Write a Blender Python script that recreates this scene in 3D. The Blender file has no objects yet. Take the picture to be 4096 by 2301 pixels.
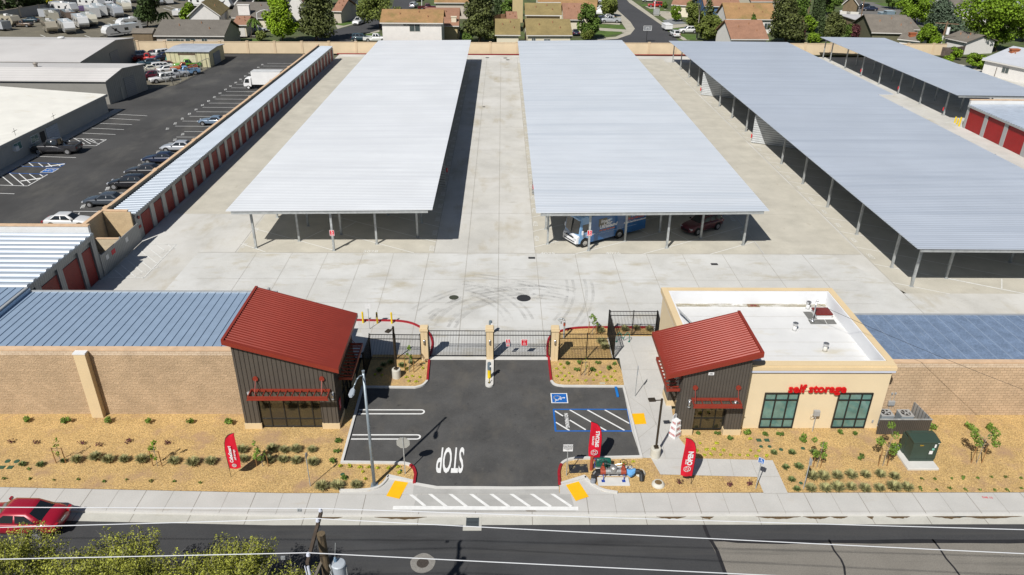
import bpy, math, random
import numpy as np
from mathutils import Vector, Matrix
random.seed(7); rng = np.random.default_rng(11)
SC = bpy.context.scene
COL = SC.collection
# ------------------------------------------------------------------ camera
FPX = 2978.0; CAMH = 31.0
PI_, YA_, RO_ = (math.radians(a) for a in (27.35, .908, .59))
def _cam():
    cy, sy = math.cos(YA_), math.sin(YA_)
    f = Vector((sy*math.cos(PI_), cy*math.cos(PI_), -math.sin(PI_))); r = Vector((cy, -sy, 0)); u = r.cross(f)
    c, s = math.cos(RO_), math.sin(RO_)
    return c*r+s*u, -s*r+c*u, f
CR, CU, CF = _cam()
cam = bpy.data.cameras.new('camera'); camo = bpy.data.objects.new('camera', cam); COL.objects.link(camo)
cam.sensor_width = 36; cam.lens = FPX/4096*36; cam.clip_start = .5; cam.clip_end = 3000
camo.matrix_world = Matrix(((CR.x, CU.x, -CF.x, 0), (CR.y, CU.y, -CF.y, 0), (CR.z, CU.z, -CF.z, CAMH), (0, 0, 0, 1)))
SC.camera = camo
# ------------------------------------------------------------------ sky, sun, exposure
SUN_EL, SUN_AZ = math.radians(47.1), math.radians(30.2)     # azimuth towards which shadows fall, from +Y to +X
w = bpy.data.worlds.new('World'); SC.world = w; w.use_nodes = True
nt = w.node_tree; bg = nt.nodes['Background']; sky = nt.nodes.new('ShaderNodeTexSky'); sky.sky_type = 'NISHITA'
sky.sun_disc = False; sky.sun_elevation = SUN_EL; sky.sun_rotation = SUN_AZ+math.pi; sky.dust_density = .6; sky.air_density = 1.0
nt.links.new(sky.outputs[0], bg.inputs[0]); bg.inputs[1].default_value = .05
sl = bpy.data.lights.new('sun', 'SUN'); sl.energy = 5.0; sl.angle = math.radians(.5); sl.color = (1, .965, .91)
so = bpy.data.objects.new('sun', sl); COL.objects.link(so)
sd = Vector((math.sin(SUN_AZ)*math.cos(SUN_EL), math.cos(SUN_AZ)*math.cos(SUN_EL), -math.sin(SUN_EL)))
so.rotation_euler = sd.to_track_quat('-Z', 'Y').to_euler(); so.location = (-40, -60, 90)
SC.view_settings.view_transform = 'Standard'; SC.view_settings.look = 'None'; SC.view_settings.gamma = 1
SC.view_settings.exposure = 0.24
# ------------------------------------------------------------------ survey: points measured on the photo and carried to the ground
def _px(q):
    if len(q) == 2: return q
    c, r, u, v = q; return 1024*c+u/2.512, (0, 576, 1152, 1725)[r]+v/2.512
def _ray(q):
    px, py = _px(q); return CR*((px-2048)/FPX)-CU*((py-1150.5)/FPX)+CF
def P(*q, z=0.):
    d = _ray(q); t = (z-CAMH)/d.z; return Vector((d.x*t, d.y*t, z))
def PY(q, y):
    d = _ray(q); t = y/d.y; return Vector((d.x*t, y, CAMH+d.z*t))
def hgt(b, t): return PY(t, P(*b).y).z
# ------------------------------------------------------------------ materials
MATS = {}; ALB = .87
def lin(c): return tuple(((x/12.92) if x <= .04045 else ((x+.055)/1.055)**2.4) for x in c)
def M(name, col, rough=.75, metal=0., var=.12, scale=1.2, var2=0., scale2=20., bump=0., bscale=30., spec=.4, stripe=None, island=0., stain=None, emit=0, alpha=None, coat=0):
    """principled surface; var/scale = broad mottling, var2/scale2 = grain, stripe=(axis,pitch,depth,dark) profiled sheet, stain=(colour,scale,lo,hi,(sx,sy,sz))"""
    if name in MATS: return MATS[name]
    col = tuple(c_*ALB for c_ in col); stain = [(tuple(c_*ALB for c_ in st[0]),)+tuple(st[1:]) for st in (stain or ())]
    m = bpy.data.materials.new(name); m.use_nodes = True; n = m.node_tree; b = n.nodes['Principled BSDF']; L = n.links.new
    b.inputs['Roughness'].default_value = rough; b.inputs['Metallic'].default_value = metal
    b.inputs['Specular IOR Level'].default_value = spec
    if coat: b.inputs['Coat Weight'].default_value = coat; b.inputs['Coat Roughness'].default_value = .05
    geo = n.nodes.new('ShaderNodeNewGeometry')
    last = n.nodes.new('ShaderNodeRGB'); last.outputs[0].default_value = (*col, 1); cur = last.outputs[0]
    def mul(fac_out, lo, hi):
        nonlocal cur
        mr = n.nodes.new('ShaderNodeMapRange'); mr.inputs['From Min'].default_value = .3; mr.inputs['From Max'].default_value = .7
        mr.inputs['To Min'].default_value = lo; mr.inputs['To Max'].default_value = hi; L(fac_out, mr.inputs['Value'])
        hs = n.nodes.new('ShaderNodeVectorMath'); hs.operation = 'SCALE'; L(cur, hs.inputs[0]); L(mr.outputs[0], hs.inputs['Scale']); cur = hs.outputs[0]
    def noise(sc, det=4, vec=None, rot=.6):
        t = n.nodes.new('ShaderNodeTexNoise'); t.inputs['Scale'].default_value = sc; t.inputs['Detail'].default_value = det; t.inputs['Roughness'].default_value = rot
        L(vec or geo.outputs['Position'], t.inputs['Vector']); return t.outputs['Fac']
    if var: mul(noise(scale), 1-var, 1+var)
    if var2: mul(noise(scale2, 2), 1-var2, 1+var2)
    if island:
        mr = n.nodes.new('ShaderNodeMapRange'); mr.inputs['To Min'].default_value = 1-island; mr.inputs['To Max'].default_value = 1+island
        L(geo.outputs['Random Per Island'], mr.inputs['Value'])
        hs = n.nodes.new('ShaderNodeVectorMath'); hs.operation = 'SCALE'; L(cur, hs.inputs[0]); L(mr.outputs[0], hs.inputs['Scale']); cur = hs.outputs[0]
    for st in (stain or ()):
        sc_, s_, lo, hi, str_ = st
        mp = n.nodes.new('ShaderNodeVectorMath'); mp.operation = 'MULTIPLY'; mp.inputs[1].default_value = str_; L(geo.outputs['Position'], mp.inputs[0])
        f = noise(s_, 6, mp.outputs[0], .65)
        mr = n.nodes.new('ShaderNodeMapRange'); mr.inputs['From Min'].default_value = lo; mr.inputs['From Max'].default_value = hi; L(f, mr.inputs['Value'])
        mx = n.nodes.new('ShaderNodeMix'); mx.data_type = 'RGBA'; L(mr.outputs[0], mx.inputs[0]); L(cur, mx.inputs[6]); mx.inputs[7].default_value = (*sc_, 1); cur = mx.outputs[2]
    hgtout = None
    if stripe:
        ax, pitch, depth, dark = stripe
        sp = n.nodes.new('ShaderNodeSeparateXYZ'); L(geo.outputs['Position'], sp.inputs[0])
        dv = n.nodes.new('ShaderNodeMath'); dv.operation = 'DIVIDE'; L(sp.outputs[ax], dv.inputs[0]); dv.inputs[1].default_value = pitch
        fr = n.nodes.new('ShaderNodeMath'); fr.operation = 'FRACT'; L(dv.outputs[0], fr.inputs[0])
        pp = n.nodes.new('ShaderNodeMath'); pp.operation = 'PINGPONG'; L(fr.outputs[0], pp.inputs[0]); pp.inputs[1].default_value = .5
        mr = n.nodes.new('ShaderNodeMapRange'); mr.inputs['From Min'].default_value = .05; mr.inputs['From Max'].default_value = .16
        mr.interpolation_type = 'SMOOTHSTEP'; L(pp.outputs[0], mr.inputs['Value']); hgtout = mr.outputs[0]
        m2 = n.nodes.new('ShaderNodeMapRange'); m2.inputs['To Min'].default_value = dark; m2.inputs['To Max'].default_value = 1; L(hgtout, m2.inputs['Value'])  # groove shade put into the base colour as darker bands
        hs = n.nodes.new('ShaderNodeVectorMath'); hs.operation = 'SCALE'; L(cur, hs.inputs[0]); L(m2.outputs[0], hs.inputs['Scale']); cur = hs.outputs[0]
        bp = n.nodes.new('ShaderNodeBump'); bp.inputs['Distance'].default_value = depth; bp.inputs['Strength'].default_value = .7; L(hgtout, bp.inputs['Height']); L(bp.outputs[0], b.inputs['Normal'])
    elif bump:
        bp = n.nodes.new('ShaderNodeBump'); bp.inputs['Distance'].default_value = bump; bp.inputs['Strength'].default_value = .8
        L(noise(bscale, 3), bp.inputs['Height']); L(bp.outputs[0], b.inputs['Normal'])
    L(cur, b.inputs['Base Color'])
    if alpha is not None:
        a0, a1, s_, str_ = alpha
        mp = n.nodes.new('ShaderNodeVectorMath'); mp.operation = 'MULTIPLY'; mp.inputs[1].default_value = str_; L(geo.outputs['Position'], mp.inputs[0])
        f = noise(s_, 5, mp.outputs[0], .7); mr = n.nodes.new('ShaderNodeMapRange'); mr.inputs['From Min'].default_value = .4; mr.inputs['From Max'].default_value = .68
        mr.inputs['To Min'].default_value = a0; mr.inputs['To Max'].default_value = a1; L(f, mr.inputs['Value']); L(mr.outputs[0], b.inputs['Alpha'])
    MATS[name] = m; return m
def brick(name, c1, c2, mortar, bw=.41, bh=.203, gap=.006, axis='XZ', rough=.9, bump=.012):
    if name in MATS: return MATS[name]
    c1, c2, mortar = (tuple(x*ALB for x in c) for c in (c1, c2, mortar))
    m = bpy.data.materials.new(name); m.use_nodes = True; n = m.node_tree; b = n.nodes['Principled BSDF']; L = n.links.new
    geo = n.nodes.new('ShaderNodeNewGeometry'); sp = n.nodes.new('ShaderNodeSeparateXYZ'); L(geo.outputs['Position'], sp.inputs[0])
    cb = n.nodes.new('ShaderNodeCombineXYZ'); L(sp.outputs[axis[0]], cb.inputs[0]); L(sp.outputs[axis[1]], cb.inputs[1])
    t = n.nodes.new('ShaderNodeTexBrick'); L(cb.outputs[0], t.inputs['Vector']); t.inputs['Scale'].default_value = 1
    t.inputs['Brick Width'].default_value = bw; t.inputs['Row Height'].default_value = bh; t.inputs['Mortar Size'].default_value = gap; t.inputs['Mortar Smooth'].default_value = .3
    t.inputs['Color1'].default_value = (*c1, 1); t.inputs['Color2'].default_value = (*c2, 1); t.inputs['Mortar'].default_value = (*mortar, 1); t.inputs['Bias'].default_value = 0
    no = n.nodes.new('ShaderNodeTexNoise'); no.inputs['Scale'].default_value = 14; no.inputs['Detail'].default_value = 4; L(geo.outputs['Position'], no.inputs['Vector'])
    no2 = n.nodes.new('ShaderNodeTexNoise'); no2.inputs['Scale'].default_value = .7; no2.inputs['Detail'].default_value = 5; L(geo.outputs['Position'], no2.inputs['Vector'])
    ad = n.nodes.new('ShaderNodeMath'); ad.operation = 'ADD'; L(no.outputs[0], ad.inputs[0]); L(no2.outputs[0], ad.inputs[1])
    mr = n.nodes.new('ShaderNodeMapRange'); mr.inputs['From Min'].default_value = .6; mr.inputs['From Max'].default_value = 1.4; mr.inputs['To Min'].default_value = .78; mr.inputs['To Max'].default_value = 1.2; L(ad.outputs[0], mr.inputs['Value'])
    hs = n.nodes.new('ShaderNodeVectorMath'); hs.operation = 'SCALE'; L(t.outputs['Color'], hs.inputs[0]); L(mr.outputs[0], hs.inputs['Scale']); L(hs.outputs[0], b.inputs['Base Color'])
    bp = n.nodes.new('ShaderNodeBump'); bp.inputs['Distance'].default_value = bump; L(no.outputs[0], bp.inputs['Height']); L(bp.outputs[0], b.inputs['Normal'])
    b.inputs['Roughness'].default_value = rough; MATS[name] = m; return m
def glassy(name, col, rough=.06):
    return M(name, col, rough=rough, spec=1., var=.25, scale=.8)
CHD = {}
# ------------------------------------------------------------------ mesh builder
class MB:
    def __init__(s): s.v = []; s.f = []; s.mi = []; s.cur = 0; s.marks = []
    def add(s, vs, fs):
        o = len(s.v); s.marks.append((o, len(s.f))); s.v += [tuple(p) for p in vs]
        for f in fs: s.f.append([i+o for i in f]); s.mi.append(s.cur)
        return s
    def box(s, x0, y0, z0, x1, y1, z1):
        x0, x1 = min(x0, x1), max(x0, x1); y0, y1 = min(y0, y1), max(y0, y1); z0, z1 = min(z0, z1), max(z0, z1)
        return s.add([(x0,y0,z0),(x1,y0,z0),(x1,y1,z0),(x0,y1,z0),(x0,y0,z1),(x1,y0,z1),(x1,y1,z1),(x0,y1,z1)],
                     [(0,3,2,1),(4,5,6,7),(0,1,5,4),(1,2,6,5),(2,3,7,6),(3,0,4,7)])
    def cbox(s, c, d, rz=0):
        x, y, z = c; a, b, h = d[0]/2, d[1]/2, d[2]/2; co, si = math.cos(rz), math.sin(rz)
        vs = [(x+co*i*a-si*j*b, y+si*i*a+co*j*b, z+k*h) for k in (-1, 1) for i, j in ((-1,-1),(1,-1),(1,1),(-1,1))]
        return s.add(vs, [(0,3,2,1),(4,5,6,7),(0,1,5,4),(1,2,6,5),(2,3,7,6),(3,0,4,7)])
    def poly(s, pts, z=None):
        pts = [(p[0], p[1], p[2] if z is None else z) for p in pts]; a = sum(pts[i][0]*pts[(i+1) % len(pts)][1]-pts[(i+1) % len(pts)][0]*pts[i][1] for i in range(len(pts)))
        if a < 0: pts = pts[::-1]
        return s.add(pts, [tuple(range(len(pts)))])
    def prism(s, pts, z0, z1):
        a = sum(pts[i][0]*pts[(i+1) % len(pts)][1]-pts[(i+1) % len(pts)][0]*pts[i][1] for i in range(len(pts)))
        if a < 0: pts = pts[::-1]
        n = len(pts); vs = [(p[0], p[1], z0) for p in pts]+[(p[0], p[1], z1) for p in pts]
        return s.add(vs, [tuple(range(n))[::-1], tuple(range(n, 2*n))]+[(i, (i+1) % n, n+(i+1) % n, n+i) for i in range(n)])
    def ext(s, pts, vec):
        """extrude a 3-D polygon along vec"""
        n = len(pts); vec = Vector(vec); vs = [Vector(p) for p in pts]+[Vector(p)+vec for p in pts]
        return s.add(vs, [tuple(range(n)), tuple(range(2*n-1, n-1, -1))]+[(i, n+i, n+(i+1) % n, (i+1) % n) for i in range(n)])
    def cyl(s, p0, p1, r0, r1=None, n=10, cap=True):
        p0, p1 = Vector(p0), Vector(p1); r1 = r0 if r1 is None else r1; d = (p1-p0).normalized()
        a = d.orthogonal().normalized() if abs(d.z) < .99 else Vector((1,0,0)); b = d.cross(a).normalized()
        vs = [p+(a*math.cos(t)+b*math.sin(t))*r for p, r in ((p0, r0), (p1, r1)) for t in [2*math.pi*i/n for i in range(n)]]
        fs = [(i, (i+1) % n, n+(i+1) % n, n+i) for i in range(n)]
        if cap: fs += [tuple(range(n))[::-1], tuple(range(n, 2*n))]
        return s.add(vs, fs)
    def tube(s, pts, r, n=8):
        for a, b in zip(pts, pts[1:]): s.cyl(a, b, r, r, n)
        return s
    def lathe(s, prof, c=(0,0,0), n=20):
        vs = [(c[0]+r*math.cos(2*math.pi*i/n), c[1]+r*math.sin(2*math.pi*i/n), c[2]+z) for r, z in prof for i in range(n)]
        fs = [(k*n+i, k*n+(i+1) % n, (k+1)*n+(i+1) % n, (k+1)*n+i) for k in range(len(prof)-1) for i in range(n)]
        if prof[0][0] > 1e-4: fs.append(tuple(range(n))[::-1])
        if prof[-1][0] > 1e-4: k = (len(prof)-1)*n; fs.append(tuple(range(k, k+n)))
        return s.add(vs, fs)
    def loft(s, rings, cap=True):
        n = len(rings[0]); vs = [p for r in rings for p in r]
        fs = [(k*n+i, k*n+(i+1) % n, (k+1)*n+(i+1) % n, (k+1)*n+i) for k in range(len(rings)-1) for i in range(n)]
        if cap: fs += [tuple(range(n))[::-1], tuple(range((len(rings)-1)*n, len(rings)*n))]
        return s.add(vs, fs)
    def mesh(s, name, mats, smooth=False):
        me = bpy.data.meshes.new(name); me.from_pydata(s.v, [], s.f)
        for m in (mats if isinstance(mats, (list, tuple)) else [mats]): me.materials.append(m)
        if isinstance(mats, (list, tuple)) and len(mats) > 1: me.polygons.foreach_set('material_index', s.mi)
        if smooth: me.polygons.foreach_set('use_smooth', [True]*len(me.polygons))
        me.update(); return me
    def build_each(s, name, mats, parent=None, world=False, k=1, **kw):
        """one object per k consecutive shapes"""
        mk = s.marks[::k]+[(len(s.v), len(s.f))]; out = []
        for (v0, f0), (v1, f1) in zip(mk, mk[1:]):
            g = MB(); g.add(s.v[v0:v1], [[i-v0 for i in f] for f in s.f[f0:f1]]); out.append(g.build(name, mats, parent, world=world, **kw))
        return out
    def build(s, name, mats, parent=None, smooth=False, world=False, bevel=0, label=None):
        me = s.mesh(name, mats, smooth); return link(name, me, parent, world, bevel, label)
def link(name, me, parent=None, world=False, bevel=0, label=None):
    o = bpy.data.objects.new(name, me); COL.objects.link(o)
    if parent is not None:
        o.parent = parent; CHD.setdefault(parent.name, []).append(o)
        if world:
            mt = wm(parent).inverted(); me.transform(mt)
    if bevel:
        b = o.modifiers.new('bevel', 'BEVEL'); b.width = bevel; b.segments = 2; b.limit_method = 'ANGLE'; b.angle_limit = math.radians(35)
    if label: o['label'] = label
    return o
def wm(o):
    m = Matrix.Translation(o.location) @ o.rotation_euler.to_matrix().to_4x4() @ Matrix.Diagonal((*o.scale, 1))
    return wm(o.parent) @ m if o.parent else m
def tag(o, label=None, cat=None, group=None, kind=None):
    if label: o['label'] = label
    if cat: o['category'] = cat
    if group: o['group'] = group
    if kind: o['kind'] = kind
    return o
def thing(name, label, cat, loc=(0,0,0), rz=0, group=None):
    o = bpy.data.objects.new(name, None); COL.objects.link(o); o.location = loc; o.rotation_euler = (0, 0, rz); o.empty_display_size = .3
    return tag(o, label, cat, group)
def struct(name, mb, mat, label=None, smooth=False):
    o = mb.build(name, mat, smooth=smooth); return tag(o, label, None, None, 'structure')
def copy_tree(o, parent=None):
    c = o.copy(); COL.objects.link(c); c.parent = parent
    if parent is not None: CHD.setdefault(parent.name, []).append(c)
    for ch in KIDS(o): copy_tree(ch, c)
    return c
def KIDS(o): return list(CHD.get(o.name, []))
def place(proto, loc, rz=0, sc=1, label=None, group=None):
    c = copy_tree(proto); c.location = loc; c.rotation_euler = (0, 0, rz); c.scale = (sc, sc, sc)
    if label: c['label'] = label
    if group: c['group'] = group
    return c
ORD = ['first','second','third','fourth','fifth','sixth','seventh','eighth','ninth','tenth','eleventh','twelfth','thirteenth','fourteenth','fifteenth','sixteenth','seventeenth','eighteenth','nineteenth','twentieth']
def textmesh(body, size, ext=0., align='CENTER', bold=0., shear=0., xs=1.):
    cu = bpy.data.curves.new('txt', 'FONT'); cu.body = body; cu.size = size; cu.extrude = ext; cu.align_x = align; cu.align_y = 'CENTER'; cu.offset = bold; cu.shear = shear; cu.resolution_u = 3
    ob = bpy.data.objects.new('txt', cu); COL.objects.link(ob)
    me = bpy.data.meshes.new_from_object(ob.evaluated_get(bpy.context.evaluated_depsgraph_get())); bpy.data.objects.remove(ob); bpy.data.curves.remove(cu)
    if xs != 1: me.transform(Matrix.Diagonal((xs, 1, 1, 1)))
    return me
def addtext(mb, body, size, mat4, **k):
    me = textmesh(body, size, **k); vs = [mat4 @ v.co for v in me.vertices]; fs = [tuple(p.vertices) for p in me.polygons]
    mb.add(vs, fs); bpy.data.meshes.remove(me); return mb
def frame(o, x, y):
    """4x4 with columns x dir, y dir, normal, origin"""
    x = Vector(x).normalized(); y = Vector(y); y = (y-x*y.dot(x)).normalized(); z = x.cross(y)
    return Matrix(((x.x,y.x,z.x,o[0]),(x.y,y.y,z.y,o[1]),(x.z,y.z,z.z,o[2]),(0,0,0,1)))
def flat(x, y, z, rz=0): return Matrix.Translation((x, y, z)) @ Matrix.Rotation(rz, 4, 'Z')
def strip(mb, pts, wdt, z):
    """flat line on the ground"""
    for a, b in zip(pts, pts[1:]):
        a = Vector((a[0], a[1], 0)); b = Vector((b[0], b[1], 0)); d = (b-a).normalized(); n = Vector((-d.y, d.x, 0))*wdt/2
        mb.poly([a-n, b-n, b+n, a+n], z)
    return mb
def wall_line(mb, pts, wdt, z0, z1, closed=False):
    """mitred thick line of height z0..z1"""
    pts = [Vector((p[0], p[1])) for p in pts]; n = len(pts); off = []
    for i in range(n):
        a = pts[i-1] if (i > 0 or closed) else None; b = pts[(i+1) % n] if (i < n-1 or closed) else None
        d1 = (pts[i]-a).normalized() if a is not None else (b-pts[i]).normalized(); d2 = (b-pts[i]).normalized() if b is not None else d1
        nn = Vector((-d1.y-d2.y, d1.x+d2.x)); nn.normalize(); k = max(.5, nn.dot(Vector((-d1.y, d1.x)))); off.append(nn*(wdt/2/k))
    rings = [[(p.x-o.x, p.y-o.y, z0), (p.x+o.x, p.y+o.y, z0), (p.x+o.x, p.y+o.y, z1), (p.x-o.x, p.y-o.y, z1)] for p, o in zip(pts, off)]
    if closed: rings.append(rings[0])
    mb.loft(rings, cap=not closed); return mb
def arc(pts, it=2):
    """corner-cutting smoothing of a polyline, end points kept"""
    pts = [Vector((p[0], p[1], 0)) for p in pts]
    for _ in range(it):
        o = [pts[0]]
        for a, b in zip(pts, pts[1:]): o += [a*.75+b*.25, a*.25+b*.75]
        pts = o+[pts[-1]]
    return pts
# ================================================================== SETTING
m_conc = M('yard_concrete', (.52,.508,.47), .85, var=.10, scale=.25, var2=.05, scale2=9, stain=[((.40,.35,.25),.30,.52,.74,(1,.35,1)),((.60,.59,.56),.12,.46,.66,(1,1,1)),((.30,.27,.22),1.0,.62,.85,(.5,1.6,1))])
m_conc2 = M('apron_concrete', (.53,.525,.497), .85, var=.08, scale=.35, var2=.05, scale2=9, stain=[((.60,.60,.58),.14,.46,.64,(1,1,1)),((.42,.38,.29),.42,.53,.74,(.6,1.2,1)),((.33,.32,.3),1.2,.60,.85,(.25,1.6,1))])
m_conc3 = M('yellowed_concrete', (.487,.46,.39), .85, var=.12, scale=.4, var2=.05, scale2=9, stain=[((.50,.47,.40),.3,.5,.75,(1,.5,1)),((.32,.26,.18),.9,.62,.85,(1.4,.7,1))])
m_walk = M('sidewalk_concrete', (.49,.48,.455), .85, var=.06, scale=.6, var2=.05, scale2=14, stain=[((.45,.40,.33),.8,.6,.85,(.5,1.5,1))])
m_gut = M('gutter_concrete', (.48,.47,.42), .85, var=.08, scale=.9, var2=.05, scale2=14, stain=[((.36,.33,.27),.9,.6,.85,(.3,2,1))])
m_kerb = M('kerb_concrete', (.58,.57,.54), .8, var=.06, scale=1.5)
m_redp = M('red_kerb_paint', (.30,.012,.02), .6, var=.2, scale=4, stain=[((.45,.42,.4),9,.72,.8,(1,1,1))])
m_asph = M('new_asphalt', (.072,.071,.069), .9, var=.22, scale=.5, var2=.16, scale2=18, bump=.004, bscale=60, stain=[((.115,.105,.09),.45,.5,.8,(1,.6,1)),((.10,.095,.085),2.2,.58,.8,(1,1,1)),((.022,.022,.022),1.6,.62,.78,(1,1,1))])
m_street = M('street_asphalt', (.047,.048,.050), .9, var=.15, scale=.3, var2=.15, scale2=16, bump=.004, bscale=60, stain=[((.068,.066,.062),.6,.5,.8,(.10,2.2,1)),((.026,.026,.027),.35,.58,.75,(.2,1.5,1))])
m_olda = M('old_asphalt', (.20,.185,.16), .9, var=.08, scale=.5, var2=.14, scale2=14, bump=.006, bscale=50, stain=[((.07,.068,.062),.5,.55,.8,(.1,2.0,1))])
m_lota = M('side_lot_asphalt', (.055,.054,.053), .9, var=.25, scale=.12, var2=.12, scale2=8, stain=[((.105,.10,.09),.22,.5,.8,(1,.45,1)),((.026,.026,.026),.6,.6,.8,(1,1,1))])
m_gravel = M('gravel_lot', (.15,.135,.10), .95, var=.18, scale=.25, var2=.2, scale2=4)
m_farst = M('back_street_asphalt', (.055,.055,.058), .9, var=.12, scale=.1, var2=.1, scale2=5)
m_mulch = M('wood_mulch', (.50,.335,.135), .95, var=.14, scale=.8, var2=.42, scale2=13, bump=.035, bscale=14, stain=[((.22,.12,.05),16,.54,.66,(1,1,1)),((.62,.48,.27),12,.57,.72,(1,1,1)),((.36,.23,.14),.45,.52,.72,(1,1,1))])
m_earth = M('dry_earth', (.10,.10,.06), .95, var=.25, scale=.08)
m_grass = M('lawn_green', (.075,.13,.02), .9, var=.3, scale=.5, var2=.3, scale2=6)
m_line = M('white_line_paint', (.75,.75,.73), .6, var=.08, scale=3)
m_linef = M('worn_line_paint', (.66,.66,.63), .6, var=.12, scale=3)
m_joint = M('dark_joint_line', (.24,.22,.19), .9, var=.2, scale=1)  # plain dark grey-brown line colour
m_jointf = M('saw_cut_line', (.36,.34,.30), .9, var=.2, scale=1)
m_blue = M('blue_marking_paint', (.012,.12,.42), .6, var=.15, scale=3)
m_tact = M('yellow_tactile', (.85,.45,.005), .6, var=.06, scale=3, var2=.1, scale2=30)

g = MB(); g.poly([(-900,-300),(900,-300),(900,900),(-900,900)], -.35); struct('ground', g, m_earth, 'dry brown ground reaching past the houses')
# --- street in front
g = MB(); g.poly([(-90,-40),(90,-40),(90,33.6),(-90,36.5)], -.14); struct('street', g, m_street, 'dark asphalt street along the bottom of the view')
g = MB(); p = [(P(2,3,1990,1092).x,29.84),(95,29.75),(95,10),(14.2,10),(P(2,3,2140,1447).x,27.4),(P(2,3,2080,1260).x,28.7)]
g.poly(p, -.136); struct('old_street_patch', g, m_olda, 'older grey brown asphalt patch at the right of the street')
g = MB(); xs = [-12+i*2.5 for i in range(44)]
g.poly([(11.2,30.0)]+[(x, 29.95+.04*math.sin(x*1.7)) for x in xs if x > 11.5]+[(x, 29.68+.05*math.sin(x*1.1)) for x in reversed(xs) if x > 11.5], -.132)
for (c, u0, v0, pts) in ((3,0,0,[(610,1085),(665,1200),(735,1290),(765,1360),(775,1447)]),(3,0,0,[(1650,1085),(1715,1165),(1790,1280),(1870,1370),(1925,1447)])):
    strip(g, [P(c,3,*q,z=-.13) for q in pts], .11, -.132)
strip(g, [P(2,3,1930,945,z=-.13), P(2,3,1965,1040,z=-.13), P(2,3,2060,1200,z=-.13), P(2,3,2150,1447,z=-.13)], .2, -.132)
struct('street_crack_sealant', g, M('tar_sealant', (.02,.02,.022), .6, var=.2))
# gutter, kerb and sidewalk follow the street, slightly skewed at the left
def yl(x, base): return base+max(0, -12.7-x)*.031
XS = [-70,-50,-40,-30,-20,-12.7,0,10,22,40,80]
g = MB()
for a, b in zip(XS, XS[1:]): g.poly([(a,yl(a,31.08)),(b,yl(b,31.08)),(b,yl(b,31.72)),(a,yl(a,31.72))], -.125)
struct('gutter', g, m_gut, 'pale concrete gutter beside the kerb')
g = MB()
for a, b in zip(XS, XS[1:]):
    g.loft([[(x,yl(x,31.70),-.2),(x,yl(x,33.5),-.2),(x,yl(x,33.5),0),(x,yl(x,31.86),0),(x,yl(x,31.76),-.02)] for x in (a, b)], cap=False)
struct('sidewalk', g, m_walk, 'pale concrete sidewalk along the street')
g = MB(); k = 0
for i in range(-34, 40):
    x = i*1.62+.15; wd = .035 if i % 2 else .018
    if -8 < x < 5 and i % 2 == 0: continue
    g.poly([(x,yl(x,31.80)),(x+wd,yl(x,31.80)),(x+wd,yl(x,33.5)),(x,yl(x,33.5))], .004)
    if i % 2: g.poly([(x,yl(x,31.08)),(x+.04,yl(x,31.08)),(x+.04,yl(x,31.7)),(x,yl(x,31.7))], -.121)
for a, b in zip(XS, XS[1:]): g.poly([(a,yl(a,31.97)),(b,yl(b,31.97)),(b,yl(b,31.985)),(a,yl(a,31.985))], .004)
struct('sidewalk_joints', g, m_joint)
g = MB(); rr = random.Random(3)
for x0, x1 in ((8.9,10.6),(14.6,17.2),(17.3,18.9),(18.9,19.9),(21.0,21.4),(22.1,23.5),(-7.2,-4.2),(11.4,12.2),(24.8,26.8),(26,30),(-10.5,-9.0)):
    n = 12; up = [(x0+(x1-x0)*i/n, yl(x0,31.70)) for i in range(n+1)]; lo = [(x0+(x1-x0)*i/n, yl(x0,31.70)-.02-.22*math.sin(math.pi*i/n)*rr.uniform(.5,1)) for i in range(n, -1, -1)]
    g.poly(up+lo, -.120)
struct('gutter_dirt', g, M('damp_leaf_dirt', (.10,.065,.03), .95, var=.4, scale=8), 'brown leaves and damp dirt lying in the gutter')
g = MB(); c = P(1,3,2175,915,z=-.12)
g.box(c.x-.52, c.y-.62, -.16, c.x+.52, c.y+.5, -.118); struct('drain_surround', g, m_gut)
g = MB(); g.poly([(c.x-.34,c.y-.34),(c.x+.34,c.y-.34),(c.x+.34,c.y+.34),(c.x-.34,c.y+.34)], -.114)  # flat black sheet stands for the unlit depth of the drain
o = g.build('drain_dark_sheet', M('drain_dark', (.012,.012,.014), .8)); tag(o, 'flat black sheet painted for the dark depth under the street drain bars', None, None, 'structure')
t = thing('storm_drain_grate', 'steel barred storm drain grate in the gutter at the driveway', 'drain grate', (c.x, c.y, -.11))
g = MB()
for i in range(7): g.box(-.34, -.32+i*.1, 0, .34, -.28+i*.1, .012)
g.build('bars', M('galvanised_dark', (.2,.24,.25), .4, .6), t)
g = MB(); g.box(-.36,-.36,0,-.34,.36,.015).box(.34,-.36,0,.36,.36,.015); g.build_each('frame', M('galvanised_dark', ()), t)
# round concrete collar + manhole in street
c = P(1,3,1675,1325,z=-.13)
g = MB(); g.poly([(c.x+.66*math.cos(a)*(1+.03*math.sin(5*a)), c.y+.66*math.sin(a)*(1+.03*math.cos(4*a))) for a in [i*math.pi/20 for i in range(40)]], -.131); struct('manhole_collar', g, M('collar_concrete', (.22,.21,.19), .9, var=.12, scale=5, var2=.2, scale2=25), 'round grey concrete collar in the street')
g = MB(); g.lathe([(.32,0),(.32,.01),(.30,.012),(.0,.012)], (c.x, c.y, -.131), 28); tag(g.build('manhole_cover', M('rusty_iron', (.06,.05,.042), .8, .2, var=.3, scale=20, var2=.4, scale2=40)), 'rusty iron manhole cover in the round street collar', 'manhole cover')
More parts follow.
